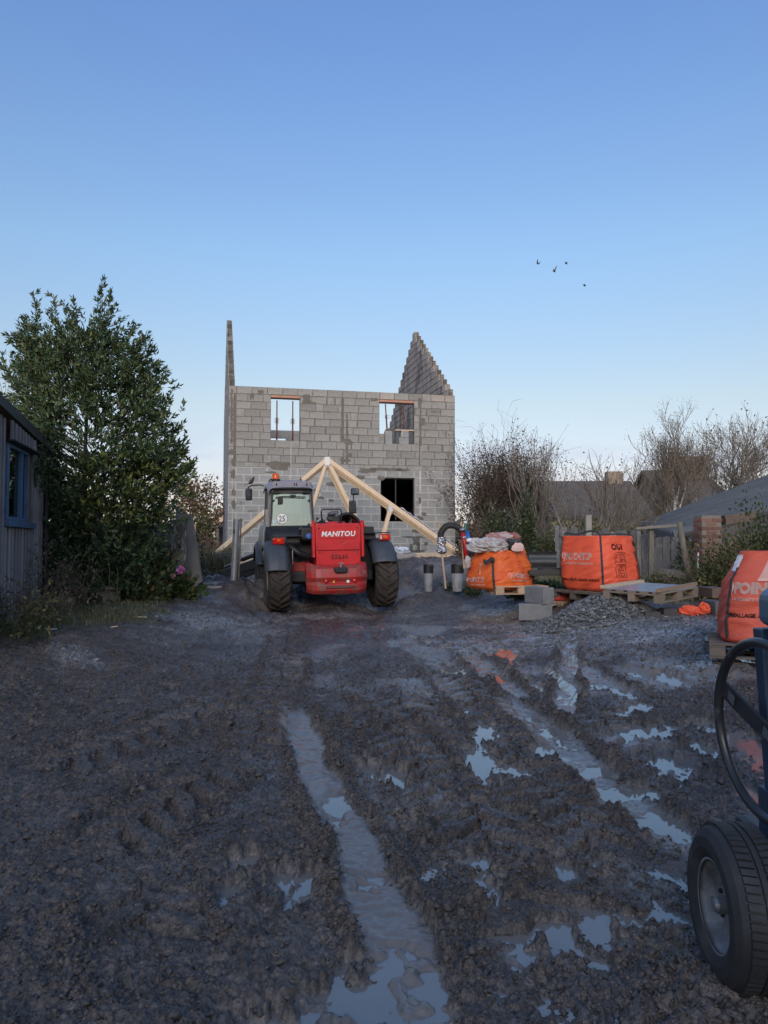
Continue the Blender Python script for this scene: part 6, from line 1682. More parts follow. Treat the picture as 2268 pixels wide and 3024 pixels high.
# corrugated roof shed
CORR = mat('blue_grey_corrugated', (.062, .072, .080), (.10, .112, .122), .75, scale=1.2, dirt=(.07, .075, .07), dirt_scale=1.5, dirt_lo=.5, dirt_hi=.8)
rs = thing('corrugated_shed', (0, 0, 0), 'shed with a sloping blue grey corrugated roof behind the brambles', 'shed')
e0, e1, r0, r1 = P(1893, 1552, 24), P(1995, 1580, 17), P(2330, 1388, 24), P(2560, 1430, 17)
nu, nv = 14, 220; rows_ = []
nrm = (e1 - e0).cross(r0 - e0).normalized(); nrm = nrm if nrm.z > 0 else -nrm
for i in range(nu + 1):
    a_ = e0.lerp(r0, i / nu); b_ = e1.lerp(r1, i / nu)
    rows_.append([a_.lerp(b_, j / nv) + nrm * (.12 * math.sin(j / nv * 2 * math.pi * 17) - (.03 * (i % 5) / 5)) for j in range(nv + 1)])
mb = MB(); mb.sheet(rows_); mb.build('roof', CORR, rs, smooth=True)
mb = MB(); dn = Vector((0, 0, -1))
mb.add([e0 + dn * .1, e1 + dn * .1, e1 + dn * 1.6, e0 + dn * 1.6], [(0, 1, 2, 3)]); mb.add([e1 + dn * .12, r1 + dn * .12, r1 + dn * 3.2, e1 + dn * 1.6], [(0, 1, 2, 3)])
mb.build('wall', mat('dark_shed_boards', (.05, .048, .045), (.09, .085, .08), .9, scale=4), rs)
mb = MB(); mb.beam(e0 + dn * .08, e1 + dn * .08, .05, .16); mb.build('eaves_board', PLK[0], rs)

# houses far behind on the right
ROOFS = mat('brown_slate_roof', (.085, .078, .072), (.125, .112, .10), .9, scale=1.2, stretch=(1, 1, 6), bump=.2)
STN = mat('far_rubble_wall', (.20, .17, .135), (.28, .24, .19), .95, scale=2.5)
def far_house(xa, xb, yb, ridge_y, Y, depth, wall_m, label, gable_left=True, eave=.55):
    a, b = P(xa, ridge_y, Y), P(xb, ridge_y, Y); z0 = g(a.x, Y) - .5; L = b.x - a.x; hr = a.z - z0; he = hr * eave
    t = thing('far_house', (a.x, Y, z0), label, 'house', 'houses far behind the fence')
    hd = depth / 2
    mb = MB(); mb.add([(0, -hd, 0), (L, -hd, 0), (L, hd, 0), (0, hd, 0), (0, -hd, he), (L, -hd, he), (L, hd, he), (0, hd, he), (0, 0, hr - .1), (L, 0, hr - .1)],
                      [(0, 1, 5, 4), (1, 2, 6, 9, 5), (2, 3, 7, 6), (3, 0, 4, 8, 7)]); mb.build('wall', wall_m, t)
    mb = MB(); s_ = (hr - he) / hd
    mb.sheet([[Vector((x_, -hd - .3, he - .3 * s_)), Vector((x_, 0, hr)), Vector((x_, hd + .3, he - .3 * s_))] for x_ in (-.25, L + .25)]); mb.build('roof', ROOFS, t, solid=.15)
    return t, L, hr
t, L, hr = far_house(1582, 1850, 1600, 1424, 46, 8, STN, 'long low far house with a brown slate roof right of the dense hedge')
mb = MB(); mb.box((L * .86, 0, hr + .12), (.9, .7, 1.0)); mb.build('chimney', STN, t)
t, L, hr = far_house(1905, 2062, 1600, 1392, 52, 10, mat('olive_stone_gable', (.12, .10, .075), (.17, .14, .10), .95, scale=2), 'taller far house with a broad chimney behind the birch', eave=.6)
mb = MB(); mb.box((L * .72, -1, hr + .1), (1.8, 1.2, 1.5)); mb.build('chimney', mat('olive_chimney', (.13, .105, .075), (.18, .145, .10), .95, scale=3), t)
mb = MB(); mb.box((L * .2, -5.02, hr * .4), (.9, .06, 1.2)); mb.build('window', BLKP, t)
t, L, hr = far_house(1528, 1560, 1600, 1478, 62, 7, mat('cream_far_wall', (.62, .54, .44), (.7, .62, .5), .9), 'small cream far house glimpsed between the hedge and the slate roof', eave=.75)
mb = MB(); mb.box((L * .5, 0, hr + .2), (.7, .6, .8)); mb.build('chimney', BRK, t)

# ================================================================== LEFT SIDE
ds = lambda px, xw, y0: None
GW1 = mat('weathered_shed_board', (.20, .19, .195), (.30, .285, .285), .92, scale=5, stretch=(8, 8, .8), bump=.5, bscale=18, vary=.22, dirt=(.07, .062, .062), dirt_scale=2.5, dirt_lo=.5, dirt_hi=.7)
BLUEF = mat('blue_window_paint', (.055, .115, .20), (.075, .14, .235), .55, scale=6, dirt=(.05, .07, .10), dirt_scale=5)
S0 = Vector((-4.77, 9.6, g(-4.85, 9.6) - .12)); shed = thing('wooden_shed', S0, 'weathered grey board shed with a blue framed window at the left edge', 'shed', rz=TH)
def sh_y(px): u = (px - 1134) / F_PX; Y = (S0.x + .2255 * S0.y) / (u + .2255); return (Y - S0.y) / math.cos(TH), Y
zs = lambda py, Y: P(100, py, Y).z - S0.z
wy0, wy1 = sh_y(8)[0], sh_y(72)[0]; yend = sh_y(129)[0]
zsill, zhead = zs(1534, 9.6), zs(1306, 9.75)
ztop0, slope = zs(1150, 9.6) - .30, (zs(1284, 12.05) - zs(1150, 9.6)) / (yend - 0) + .02
r = random.Random(8)
def board_part(y, w, z0, z1, x0, parent=shed, m=GW1):
    mb = MB(); mb.box((0, 0, (z1 - z0) / 2), (.022, w, z1 - z0)); o = mb.build('board', m, parent, bevel=.003, seg=1); o.location = (x0 + r.uniform(-.002, .002), y, z0); o.rotation_euler = (R(r.uniform(-.3, .3)), 0, 0); return o
yy = -2.6; k = 0
while yy < yend:
    w = r.uniform(.085, .12); zt_ = ztop0 + slope * yy - .06; xo = .026 if k % 2 else .0
    inwin = wy0 - .04 < yy < wy1 + .30
    if inwin:
        board_part(yy, w, zhead + .03, zt_, .06 + xo)
        board_part(yy, w, -.15, zsill - .09, xo)
    elif yy > wy1 + .2:
        board_part(yy, w, -.15, zt_, xo)
    else: board_part(yy, w, -.15, zt_, xo)
    yy += w * .86; k += 1
mb = MB(); mb.box((-.07, (yend - 2.7) / 2, ztop0 / 2 - .4), (.06, yend + 2.7 - .02, ztop0 + .1)); 
cw_ = MB(); wall_strips(cw_, -.10, -.04, -2.7, yend - .01, -.2, ztop0 + slope * yend - .1, [(wy0, wy1, zsill, zhead)])
cw_.v = [(b_, a_, c_) for a_, b_, c_ in cw_.v]; cw_.f = [tuple(reversed(f)) for f in cw_.f]
cw_.build('wall_core', mat('shed_backing', (.05, .045, .042), (.08, .07, .065), .9), shed)
mb = MB(); mb.box((.0, (wy1 + wy1 + .30) / 2, (zsill + zhead) / 2), (.02, .30, zhead - zsill)); mb.build('plywood_panel', mat('brown_ply', (.13, .095, .07), (.19, .14, .10), .75, scale=4, stretch=(5, 5, 1)), shed)
win = bpy.data.objects.new('window', None); COL.objects.link(win); win.parent = shed
def wf(y0, y1, z0, z1, x=.01, d=.07, m=BLUEF, name='frame_bar'): q_ = MB(); q_.box((x, (y0 + y1) / 2, (z0 + z1) / 2), (d, y1 - y0, z1 - z0)); return q_.build(name, m, win, bevel=.006)
mid = sh_y(53)[0]
wf(wy0, wy0 + .10, zsill, zhead); wf(mid - .035, mid + .035, zsill + .05, zhead - .05); wf(wy1 - .06, wy1, zsill, zhead); wf(wy0 + .1, wy1 - .06, zsill, zsill + .05); wf(wy0 + .1, wy1 - .06, zhead - .05, zhead)
wf(mid + .05, mid + .085, zsill + .05, zhead - .05, .02, .03)
wf(wy0 - .05, wy1 + .32, zsill - .085, zsill - .005, .03, .13, BLUEF, 'sill')
wf(wy0 - .05, wy1 + .34, zhead + .005, zhead + .03, .07, .14, BLKM, 'drip_flashing')
mb = MB(); mb.box((-.005, (wy0 + wy1) / 2, (zsill + zhead) / 2), (.006, wy1 - wy0 - .1, zhead - zsill - .04)); mb.build('pane', glass_mat('shed_glass', (.10, .10, .10), .03), win)
yr0, yr1 = -2.8, yend + .03
mb = MB(); mb.sheet([[Vector((.11, yy_, ztop0 + slope * yy_ - .03)), Vector((.11, yy_, ztop0 + slope * yy_ + .10)), Vector((-3.5, yy_, ztop0 + slope * yy_ + .42)), Vector((-3.5, yy_, ztop0 + slope * yy_ + .3))] for yy_ in (yr0, yr1)])
mb.f += [(0, 1, 2, 3)[::-1], (4, 5, 6, 7)]; mb.build('roof', mat('dark_roof_edge', (.022, .024, .028), (.04, .042, .046), .55), shed, solid=.02)
mb = MB(); mb.box((-1.8, yend - .03, ztop0 / 2 - .2), (3.5, .05, ztop0)); mb.build('end_wall', GW1, shed)
mb = MB(); mb.prism([(-3.4, -.2), (-.11, -.2), (-.11, ztop0 - 2.7 * slope - .05), (-3.4, ztop0 - 2.7 * slope + .28)], Matrix(((1, 0, 0, 0), (0, 0, 1, -2.72), (0, 1, 0, 0), (0, 0, 0, 1))), .05); mb.f = [tuple(reversed(f)) for f in mb.f]; mb.build('end_wall', GW1, shed)
mb = MB(); mb.tube([(.075, yend - .22, 0), (.075, yend - .22, ztop0 - .5)], .04, 10); mb.build('downpipe', BLKP, shed)

# low planter wall
qa, qb_ = P(247, 1778, 12.4), P(357, 1778, 12.7); c = (qa + qb_) / 2; t = thing('planter_wall', (c.x, c.y, g(c.x, c.y) - .06), 'low concrete planter wall at the foot of the dark evergreen', 'wall', rz=math.atan2(qb_.y - qa.y, qb_.x - qa.x))
CW = mat('mossy_concrete', (.17, .15, .12), (.25, .225, .18), .95, scale=6, bump=.5, bscale=30, dirt=(.09, .09, .055), dirt_scale=3, dirt_lo=.48, dirt_hi=.7)
Lw = (qb_ - qa).length; mb = MB(); mb.box((0, .25, .12), (Lw, .5, .26)); mb.build('wall_body', CW, t, bevel=.02); mb = MB(); mb.box((0, .24, .285), (Lw + .08, .56, .065)); mb.build('coping', CW, t, bevel=.02)
qa = P(165, 1782, 11.9); mb = MB(); mb.box((0, 0, .1), (.55, .2, .22)); o = mb.build('kerb_stone', CW, bevel=.03); o.location = (qa.x, qa.y, g(qa.x, qa.y) - .06); tag(o, 'brown stone block half hidden in weeds left of the planter wall', 'stone')
# flaking board gate, post, leaning concrete slab
FLK = mat('flaking_white_board', (.16, .145, .125), (.10, .09, .078), .9, scale=5, stretch=(6, 6, 1), bump=.5, bscale=20, dirt=(.44, .43, .41), dirt_scale=5, dirt_lo=.52, dirt_hi=.6)
gt = thing('board_gate', P(462, 1750, 14.2), 'old board gate with flaking white paint behind the hydrangea', 'gate', rz=R(-2)); o0 = gt.location
kx = 14.2 / F_PX; xx = 0; k = 0
while xx < 78 * kx:
    w = .062 if k % 3 else .085; top = (1750 - (1534 if xx > 40 * kx else 1575)) * kx; mb = MB(); mb.box((xx + w / 2, 0, (top + 125 * kx) / 2), (w - .006, .02, top - 125 * kx)); mb.build('plank', FLK, gt, bevel=.003, seg=1); xx += w; k += 1
mb = MB(); mb.box((39 * kx, .03, 1.15), (78 * kx, .04, .08)); mb.build('rail', FLK, gt)
mb = MB(); mb.box((39 * kx, .06, .4), (78 * kx, .1, .8)); mb.build('wall_foot', CW, gt, bevel=.02)
a, b_ = P(543, 1752, 14.25), P(546, 1538, 14.25); gp = thing('gate_post', a, 'pale weathered post at the right end of the board gate', 'post'); mb = MB(); mb.beam((0, 0, -.1), b_ - a, .10, .08, up=(0, 1, 0)); mb.build('post', FLK, gp, bevel=.006)
sl_ = thing('leaning_slab', P(565, 1757, 14.7), 'tall tapering concrete slab leaning behind the gate post', 'concrete slab'); k = 14.7 / F_PX
mb = MB(); mb.prism([(-48 * k, -.1), (37 * k, -.1), (37 * k, .02), (-3 * k, 238 * k), (-50 * k, 240 * k)], Matrix(((1, 0, 0, 0), (0, 0, 1, 0), (0, 1, 0, 0), (0, 0, 0, 1))), .12); mb.f = [tuple(reversed(f)) for f in mb.f]
mb.build('slab', mat('stained_concrete', (.21, .195, .17), (.28, .262, .23), .9, scale=3, bump=.4, bscale=30, dirt=(.12, .105, .085), dirt_scale=2.2, dirt_lo=.5, dirt_hi=.72), sl_, bevel=.012)
# galvanised tube post and its rod
a, b_ = P(688, 1742, 15.0), P(699, 1533, 15.0); t = thing('steel_tube_post', a, 'grey galvanised tube post leaning slightly left of the red machine', 'post'); mb = MB(); mb.tube([Vector((0, 0, -.15)), b_ - a], .062, 18); mb.build('tube', mat('galvanised_tube', (.26, .28, .30), (.33, .35, .37), .45, metal=.4, scale=6, dirt=(.17, .165, .16), dirt_scale=4), t, smooth=False, bevel=.004)
mb = MB(); mb.box((b_ - a) * .82 + Vector((-.03, -.065, 0)), (.03, .02, .06)); mb.build('latch', BLKM, t); mb = MB(); mb.box((b_ - a) * .5 + Vector((-.075, 0, 0)), (.03, .03, .05)); mb.build('hinge_pin', BLKM, t)
a, b_ = P(703, 1738, 15.05), P(712, 1531, 15.05); t = thing('thin_rod', a, 'thin rusty rod standing against the galvanised tube post', 'rod'); mb = MB(); mb.tube([Vector((0, 0, -.1)), b_ - a], .015, 8); mb.build('rod', mat('rusty_rod', (.14, .11, .09), (.2, .17, .15), .7, metal=.3), t); mb = MB(); mb.tube([(b_ - a) * .975 + Vector((-.04, 0, 0)), (b_ - a) * .975 + Vector((.035, 0, 0))], .008, 6); mb.build('tie_wire', BLKM, t)
# tile stacks on blocks
TILE = mat('slate_grey_tile', (.13, .145, .155), (.18, .195, .205), .8, scale=6, bump=.2, vary=.15)
def tile_stack(px, y0, y1, w, Y, n, label, rz):
    a = P(px, y1, Y); top = P(px, y0, Y).z; t = thing('tile_stack', a, label, 'tile stack', 'stacks of roof tiles by the path', rz); st_ = (top - a.z) / n
    for i in range(n):
        mb = MB(); mb.box((0, 0, 0), (w * (1 + .06 * ((i * 7) % 3 - 1)), .35, st_ * .8)); o = mb.build('tile', TILE, t, bevel=st_ * .25); o.location = (.012 * ((i * 5) % 4 - 1.5), .01 * ((i * 3) % 3), st_ * (i + .5)); o.rotation_euler = (0, R(3 * ((i % 3) - 1)), R(4 * ((i * 3) % 3 - 1)))
tile_stack(622, 1643, 1673, .22, 20.3, 5, 'lower left stack of grey roof tiles on the grey blocks', R(6)); tile_stack(655, 1632, 1673, .27, 20.5, 7, 'taller right stack of grey roof tiles on the grey blocks', R(-5))
a = P(634, 1690, 20.4); mb = MB(); mb.box((0, 0, 0), (.52, .42, .16)); o = mb.build('concrete_block', CB, bevel=.01); o.location = a + Vector((0, 0, .075)); tag(o, 'broad grey block carrying both tile stacks', 'concrete block')
t = thing('cavity_block', P(632, 1706, 20.35), 'ribbed grey cavity block on the ground under the tile stacks', 'cavity block'); 
for k in range(6):
    mb = MB(); mb.box((-.21 + .085 * k, 0, .07), (.06, .35, .14)); mb.build('rib', CB, t, bevel=.008)
mb = MB(); mb.box((0, .03, .07), (.5, .3, .12)); mb.build('block_body', BLKS, t)
# path flags
for k, (px, py, w, d_) in enumerate(((630, 1757, .62, .22), (630, 1741, .50, .16), (628, 1731, .46, .2), (630, 1722, .42, .22))):
    q = PG(px, py); mb = MB(); mb.prism(blob(0, 0, w, d_, 500 + k, 14, .10), Matrix.Identity(4), .05); o = mb.build('flagstone', mat('pale_flag', (.22, .215, .20), (.29, .28, .26), .9, scale=5, bump=.3), bevel=.008); o.location = (q.x, q.y, max(gz(q.x, q.y), g(q.x, q.y)) - .015); o.rotation_euler = (0, 0, R(4 * k - 6))
    tag(o, ('nearest', 'second', 'third', 'farthest')[k] + ' pale flagstone of the path beside the leaning slab', 'flagstone', 'flagstones of the path')
# far house and lean-to on the left
lh = thing('far_house', P(600, 1610, 58), 'cream far house with a red chimney left of the block house', 'house'); k = 58 / F_PX
mb = MB(); mb.add([(-40 * k, 0, -2), (110 * k, 0, -2), (110 * k, 0, 62 * k), (62 * k, 0, 98 * k), (14 * k, 0, 62 * k), (-40 * k, 0, 62 * k)], [(0, 1, 2, 3, 4, 5)]); mb.build('wall', mat('cream_render', (.50, .42, .34), (.58, .5, .4), .9, scale=1, dirt=(.36, .28, .2), dirt_scale=1.5), lh, solid=.3)
mb = MB(); mb.beam((10 * k, -.2, 58 * k), (62 * k, -.2, 100 * k), .5, .12); mb.beam((62 * k, -.2, 100 * k), (114 * k, -.2, 58 * k), .5, .12); mb.build('roof_edge', ROOFS, lh)
mb = MB(); mb.box((53 * k, .3, 92 * k), (9 * k, .6, 26 * k)); mb.build('chimney', mat('red_chimney', (.32, .10, .06), (.26, .08, .05), .9, scale=8), lh)
ln = thing('lean_to', P(580, 1600, 38), 'lean-to with a corrugated roof beside the far cream house', 'lean-to'); k = 38 / F_PX
mb = MB(); mb.sheet([[Vector((x_ * k, y_, (46 + y_ * 4.5 + .8 * math.sin(x_ * 1.3)) * k)) for x_ in np.linspace(-4, 78, 100)] for y_ in (-1.0, 1.6)]); mb.build('roof', mat('grey_corrugated', (.24, .23, .22), (.30, .29, .27), .8), ln, solid=.04)
for x_ in (-2, 40, 74):
    mb = MB(); mb.box((x_ * k, -.9, 10 * k), (.14, .14, 76 * k)); mb.build('post', WOODP, ln)
mb = MB(); mb.box((38 * k, 2, 5 * k), (80 * k, .1, 86 * k)); mb.build('back_wall', BLKP, ln)
mb = MB(); mb.box((58 * k, -.5, 20 * k), (9 * k, .1, 22 * k)); mb.build('window', WHITEP, ln)
a, b_ = P(575, 1640, 26), P(574, 1548, 26); post_thing((575, 1650), (574, 1548), 26, .09, STK, 'pale thin post in the weeds beyond the leaning slab')

# ================================================================== CEMENT MIXER (right foreground)
MIXB = mat('mixer_blue_paint', (.020, .045, .085), (.03, .06, .105), .45, scale=6, dirt=(.10, .105, .11), dirt_scale=6, dirt_lo=.58, dirt_hi=.8)
MIXK = mat('mixer_black_steel', (.018, .02, .024), (.03, .032, .036), .45, scale=8, dirt=(.10, .10, .10), dirt_scale=9, dirt_lo=.6, dirt_hi=.75)
MRUB = mat('mixer_tyre_rubber', (.020, .021, .024), (.034, .035, .038), .7, scale=8, bump=.15, bscale=60, dirt=(.065, .065, .066), dirt_scale=4, dirt_lo=.55, dirt_hi=.8)
MRIM = mat('dirty_rim', (.17, .18, .19), (.24, .25, .26), .6, scale=6, bump=.2, bscale=40, dirt=(.10, .10, .10), dirt_scale=8, dirt_lo=.45, dirt_hi=.65)
mx = thing('cement_mixer', (1.42, 2.72, 0), 'blue cement mixer with a road tyre and black tilting hoop at the right edge', 'cement mixer')
mo = Vector((1.42, 2.72, 0))
wc = Vector((1.118, 2.69, .272)) - mo
wh = bpy.data.objects.new('wheel', None); COL.objects.link(wh); wh.parent = mx; wh.location = wc; wh.rotation_euler = (0, 0, R(-3)); wh.scale = (.9, .86, .86)
MR = Matrix.Rotation(R(90), 4, 'Y')
mb = MB(); mb.lathe([(.165, .012), (.185, .0), (.215, -.012), (.255, -.010), (.285, .008), (.297, .028), (.300, .045), (.302, .10), (.300, .155), (.297, .172), (.285, .19), (.25, .205), (.2, .2), (.165, .18)], MR, 72)
n = 64
for i in range(n):
    for x0_, x1_, sk in ((.030, .082, .4), (.118, .172, -.4)):
        a0 = 2 * math.pi * (i + (.5 if x0_ > .1 else 0)) / n; hw_ = .0105 / .3 * 1.1
        vs = []
        for ax, rr_ in ((x0_, .3), (x1_, .3)):
            sh_ = sk * (ax - (x0_ + x1_) / 2)
            for da, rq in ((-hw_, .298), (-hw_ * .9, .311), (hw_ * .9, .311), (hw_, .298)): vs.append(MR @ Vector((rq * math.cos(a0 + da + sh_), rq * math.sin(a0 + da + sh_), ax)))
        mb.add(vs, [(3, 2, 1, 0), (4, 5, 6, 7), (0, 1, 5, 4), (1, 2, 6, 5), (2, 3, 7, 6)])
mb.lathe([(.300, .090), (.310, .092), (.310, .109), (.300, .111)], MR, 72)
me = mb.mesh('tyre'); b9 = bmesh.new(); b9.from_mesh(me); bmesh.ops.recalc_face_normals(b9, faces=b9.faces); b9.to_mesh(me); b9.free()
link('tyre', me, MRUB, wh)
mb = MB(); mb.lathe([(.168, .008), (.180, .004), (.178, .02), (.160, .03), (.155, .06), (.140, .075), (.085, .072), (.075, .058), (.050, .058), (.040, .07), (0, .07)], MR, 48); mb.build('rim', MRIM, wh, smooth=True)
mb = MB(); mb.lathe([(0, .005), (.022, .007), (.03, .02), (.032, .07)], MR, 20); mb.box((.02, .05, -.0), (.01, .02, .02)); mb.build('hub', mat('hub_steel', (.3, .3, .3), (.2, .2, .2), .4, metal=.5), wh, smooth=False)
for k in range(4):
    a0 = k * math.pi / 2 + .6; mb = MB(); mb.lathe([(0, .045), (.009, .046), (.010, .06)], Matrix.Translation((0, .063 * math.cos(a0), .063 * math.sin(a0))) @ MR, 8); mb.build('wheel_nut', BLKM, wh)
hc = Vector((1.300, 2.66, .865)) - mo
mb = MB(); mb.ring(hc, (1, .10, .03), .300, .0175, 64, 12); hw = mb.build('tilting_hoop', mat('black_tube', (.020, .022, .026), (.032, .034, .04), .32, scale=12, dirt=(.10, .105, .11), dirt_scale=14, dirt_lo=.6, dirt_hi=.72), mx, smooth=True)
mb = MB(); mb.beam(hc + Vector((-.025, .285, .105)), hc + Vector((.025, -.285, -.10)), .012, .066); mb.build('spoke_bar', MIXK, hw, bevel=.003)
for dy in (.2, -.02): 
    mb = MB(); mb.box(hc + Vector((-.0085 - .0877 * dy, dy, .0025 + .36 * dy)), (.002, .05, .034), Matrix.Rotation(R(20), 3, 'X')); mb.build('worn_patch', mat('worn_grey', (.12, .125, .13), (.09, .095, .1), .5, scale=20), hw)
def fr_(a, b, w, hgt, name='frame_leg', m=MIXB): q_ = MB(); q_.beam(Vector(a) - mo, Vector(b) - mo, w, hgt, up=(0, 1, 0)); return q_.build(name, m, mx, bevel=.006)
fr_((1.425, 2.80, .30), (1.385, 2.82, 1.20), .065, .065)
fr_((1.42, 2.84, .30), (1.42, 2.84, .62), .09, .09)
fr_((1.34, 2.70, .325), (2.4, 2.70, .325), .07, .07, 'axle', MIXK)
fr_((1.42, 3.2, .32), (1.42, 2.45, .30), .07, .09, 'side_rail', MIXK)
fr_((1.42, 2.35, .02), (1.44, 2.5, .33), .06, .06, 'frame_leg', MIXK)
fr_((2.4, 2.80, .30), (2.4, 2.82, 1.20), .065, .065)
q_ = MB(); q_.box(Vector((1.42, 2.78, .34)) - mo, (.10, .62, .22)); q_.build('gear_box', MIXK, mx, bevel=.03)
mb = MB(); mb.prism([(0, 0), (.16, -.07), (.34, -.06), (.36, .16), (.10, .17), (0, .10)], Matrix(((1, 0, 0, 0), (0, 0, 1, -.1), (0, 1, 0, 0), (0, 0, 0, 1))), .28); mb.f = [tuple(reversed(f)) for f in mb.f]
hz = mb.build('motor_housing', mat('blue_grey_housing', (.085, .135, .19), (.10, .155, .215), .4), mx, bevel=.02); hz.location = Vector((1.345, 2.62, 1.225)) - mo
mb = MB(); mb.box((.06, .0, -.09), (.03, .05, .10)); mb.build('bracket', BLKM, hz, bevel=.004)
mb = MB(); mb.lathe([(0, -.36), (.26, -.34), (.38, -.12), (.40, .08), (.30, .34), (.22, .46), (.205, .46), (.28, .34)], Matrix.Translation(Vector((1.95, 2.85, 1.22)) - mo) @ Matrix.Rotation(R(-52), 4, 'X'), 36); mb.build('drum', MIXB, mx, smooth=True)

# ---- birds in the sky ---------------------------------------------------------
BG = 'birds flying over the right of the house'
for px, py, lab, hd, wv in ((1589, 780, 'leftmost of the four birds in the sky, wing raised', 60, .5), (1637, 803, 'lowest winged bird left of the right hand pair, seen from below', 100, .7), (1672, 778, 'upper right bird of the flock, wings folded flat', 75, .02), (1726, 844, 'lowest and rightmost bird, apart from the other three', 70, .05)):
    small_bird(P(px, py, 60), lab, R(hd), 1.15, wv, group=BG)

# ---- unseen building added to shade the near mud and darken the glass reflection
hb = thing('street_house', (1.0, -13.5, 0), 'dark boarded building across the yard, mirrored in the cab glass', 'house')
mb = MB(); mb.box((0, 0, 2.1), (20, 8, 4.6)); mb.build('wall', mat('dark_board_cladding', (.06, .055, .05), (.10, .09, .08), .9, scale=3, stretch=(8, 1, 1)), hb)
mb = MB(); mb.sheet([[Vector((x_ * 1.33, -4.4, 3.95)), Vector((x_ * 1.33, 0, 6.4)), Vector((x_ * 1.33, 4.4, 3.95))] for x_ in (-7.8, 7.8)]); mb.build('roof', ROOFS, hb, solid=.2)
for x_ in (-5, -1.5, 2.5, 5.5):
    for zq in (1.9,):
        mb = MB(); mb.box((x_, 4.0, zq), (1.0, .1, 1.3)); w_ = mb.build('window', FRM, hb); mb = MB(); mb.box((x_, 4.06, zq), (.86, .02, 1.16)); mb.build('pane', GLASS, w_)
# ================================================================== TREES AND SHRUBS
LAUREL = tone_mat('laurel_leaf', [(0, (.032, .058, .028)), (.45, (.058, .098, .042)), (.8, (.09, .13, .052)), (.95, (.13, .16, .055)), (1, (.19, .19, .06))], .36, .5, .15)
YLEAF = tone_mat('yellowing_leaf', [(0, (.08, .115, .032)), (.5, (.14, .165, .042)), (1, (.21, .21, .05))], .45, .4, .2)
BARK = mat('dark_bark', (.035, .03, .025), (.06, .052, .043), .95, scale=14, bump=.4)
BARKG = mat('grey_brown_bark', (.10, .085, .07), (.15, .13, .105), .95, scale=10, bump=.3)
BARKW = mat('white_birch_bark', (.66, .64, .61), (.34, .32, .30), .8, scale=9, stretch=(1, 1, .5))
TWIGB = mat('brown_twig', (.12, .088, .066), (.18, .135, .10), .95, scale=6)
TWIGG = mat('grey_twig', (.15, .132, .112), (.22, .20, .17), .95, scale=6)
BROWNL = tone_mat('brown_leaf', [(0, (.09, .065, .045)), (.6, (.15, .108, .072)), (1, (.23, .165, .10))], .8, .2, .2)
OCHREL = tone_mat('ochre_leaf', [(0, (.07, .065, .025)), (.5, (.16, .11, .055)), (1, (.26, .17, .09))], .7, .2, .25)
OLIVEL = tone_mat('olive_leaf', [(0, (.045, .058, .026)), (.5, (.08, .092, .036)), (.85, (.13, .125, .05)), (1, (.21, .17, .07))], .6, .3, .2)
IVYL = tone_mat('ivy_leaf', [(0, (.026, .04, .022)), (.6, (.05, .072, .032)), (1, (.09, .115, .045))], .4, .45, .1)
HYDL = tone_mat('hydrangea_leaf', [(0, (.03, .055, .02)), (.6, (.06, .09, .03)), (.9, (.11, .12, .045)), (1, (.20, .13, .07))], .55, .4, .2)

# --- the big dark evergreen -------------------------------------------------
LY = 13.0; rl = np.random.default_rng(77)
kx = LY / F_PX
prof = [(1760, 150, 445), (1700, 120, 452), (1640, 110, 470), (1580, 92, 492), (1520, 62, 510), (1450, 50, 540), (1390, 48, 555), (1330, 48, 540), (1270, 55, 505), (1200, 66, 488), (1130, 52, 478), (1060, 50, 430), (1000, 62, 352), (950, 85, 340), (900, 150, 318), (870, 262, 305)]
py_ = np.array([p[0] for p in prof][::-1], float); lo_ = np.array([p[1] for p in prof][::-1], float); hi_ = np.array([p[2] for p in prof][::-1], float)
pos_, dir_ = [], []
def add_shoot(p, d, length, nleaf, spread=.9):
    d = d / np.linalg.norm(d)
    s1 = np.cross(d, [0.3, .9, .1]); s1 /= np.linalg.norm(s1); s2 = np.cross(d, s1)
    t = np.sort(rl.random(nleaf) ** .75)
    a = np.arange(nleaf) * 2.4 + rl.uniform(0, 6)
    side = np.cos(a)[:, None] * s1 + np.sin(a)[:, None] * s2
    pos_.append(p + d * (t * length)[:, None]); dir_.append(d * (.55 + .5 * t)[:, None] + side * spread * (1.05 - .5 * t)[:, None] + rl.normal(0, .12, (nleaf, 3)))
twl = []
leaders = [((95, 872), (150, 1250)), ((150, 882), (190, 1250)), ((186, 912), (215, 1200)), ((226, 892), (240, 1200)), ((292, 840), (285, 1250)), ((316, 872), (295, 1100)), ((345, 970), (300, 1200)), ((395, 1029), (350, 1300)), ((440, 1014), (370, 1300)), ((478, 1105), (390, 1330)),
           ((52, 1000), (130, 1250)), ((60, 1075), (130, 1280)), ((488, 1200), (390, 1400)), ((522, 1258), (400, 1420)), ((555, 1295), (420, 1430)), ((572, 1368), (430, 1450)), ((558, 1390), (430, 1480)), ((545, 1330), (420, 1430)), ((30, 1180), (120, 1350)), ((10, 1062), (90, 1230)), ((70, 960), (130, 1200)), ((265, 1000), (270, 1250)), ((120, 1000), (170, 1250)), ((425, 1090), (360, 1300)), ((500, 1430), (400, 1500))]
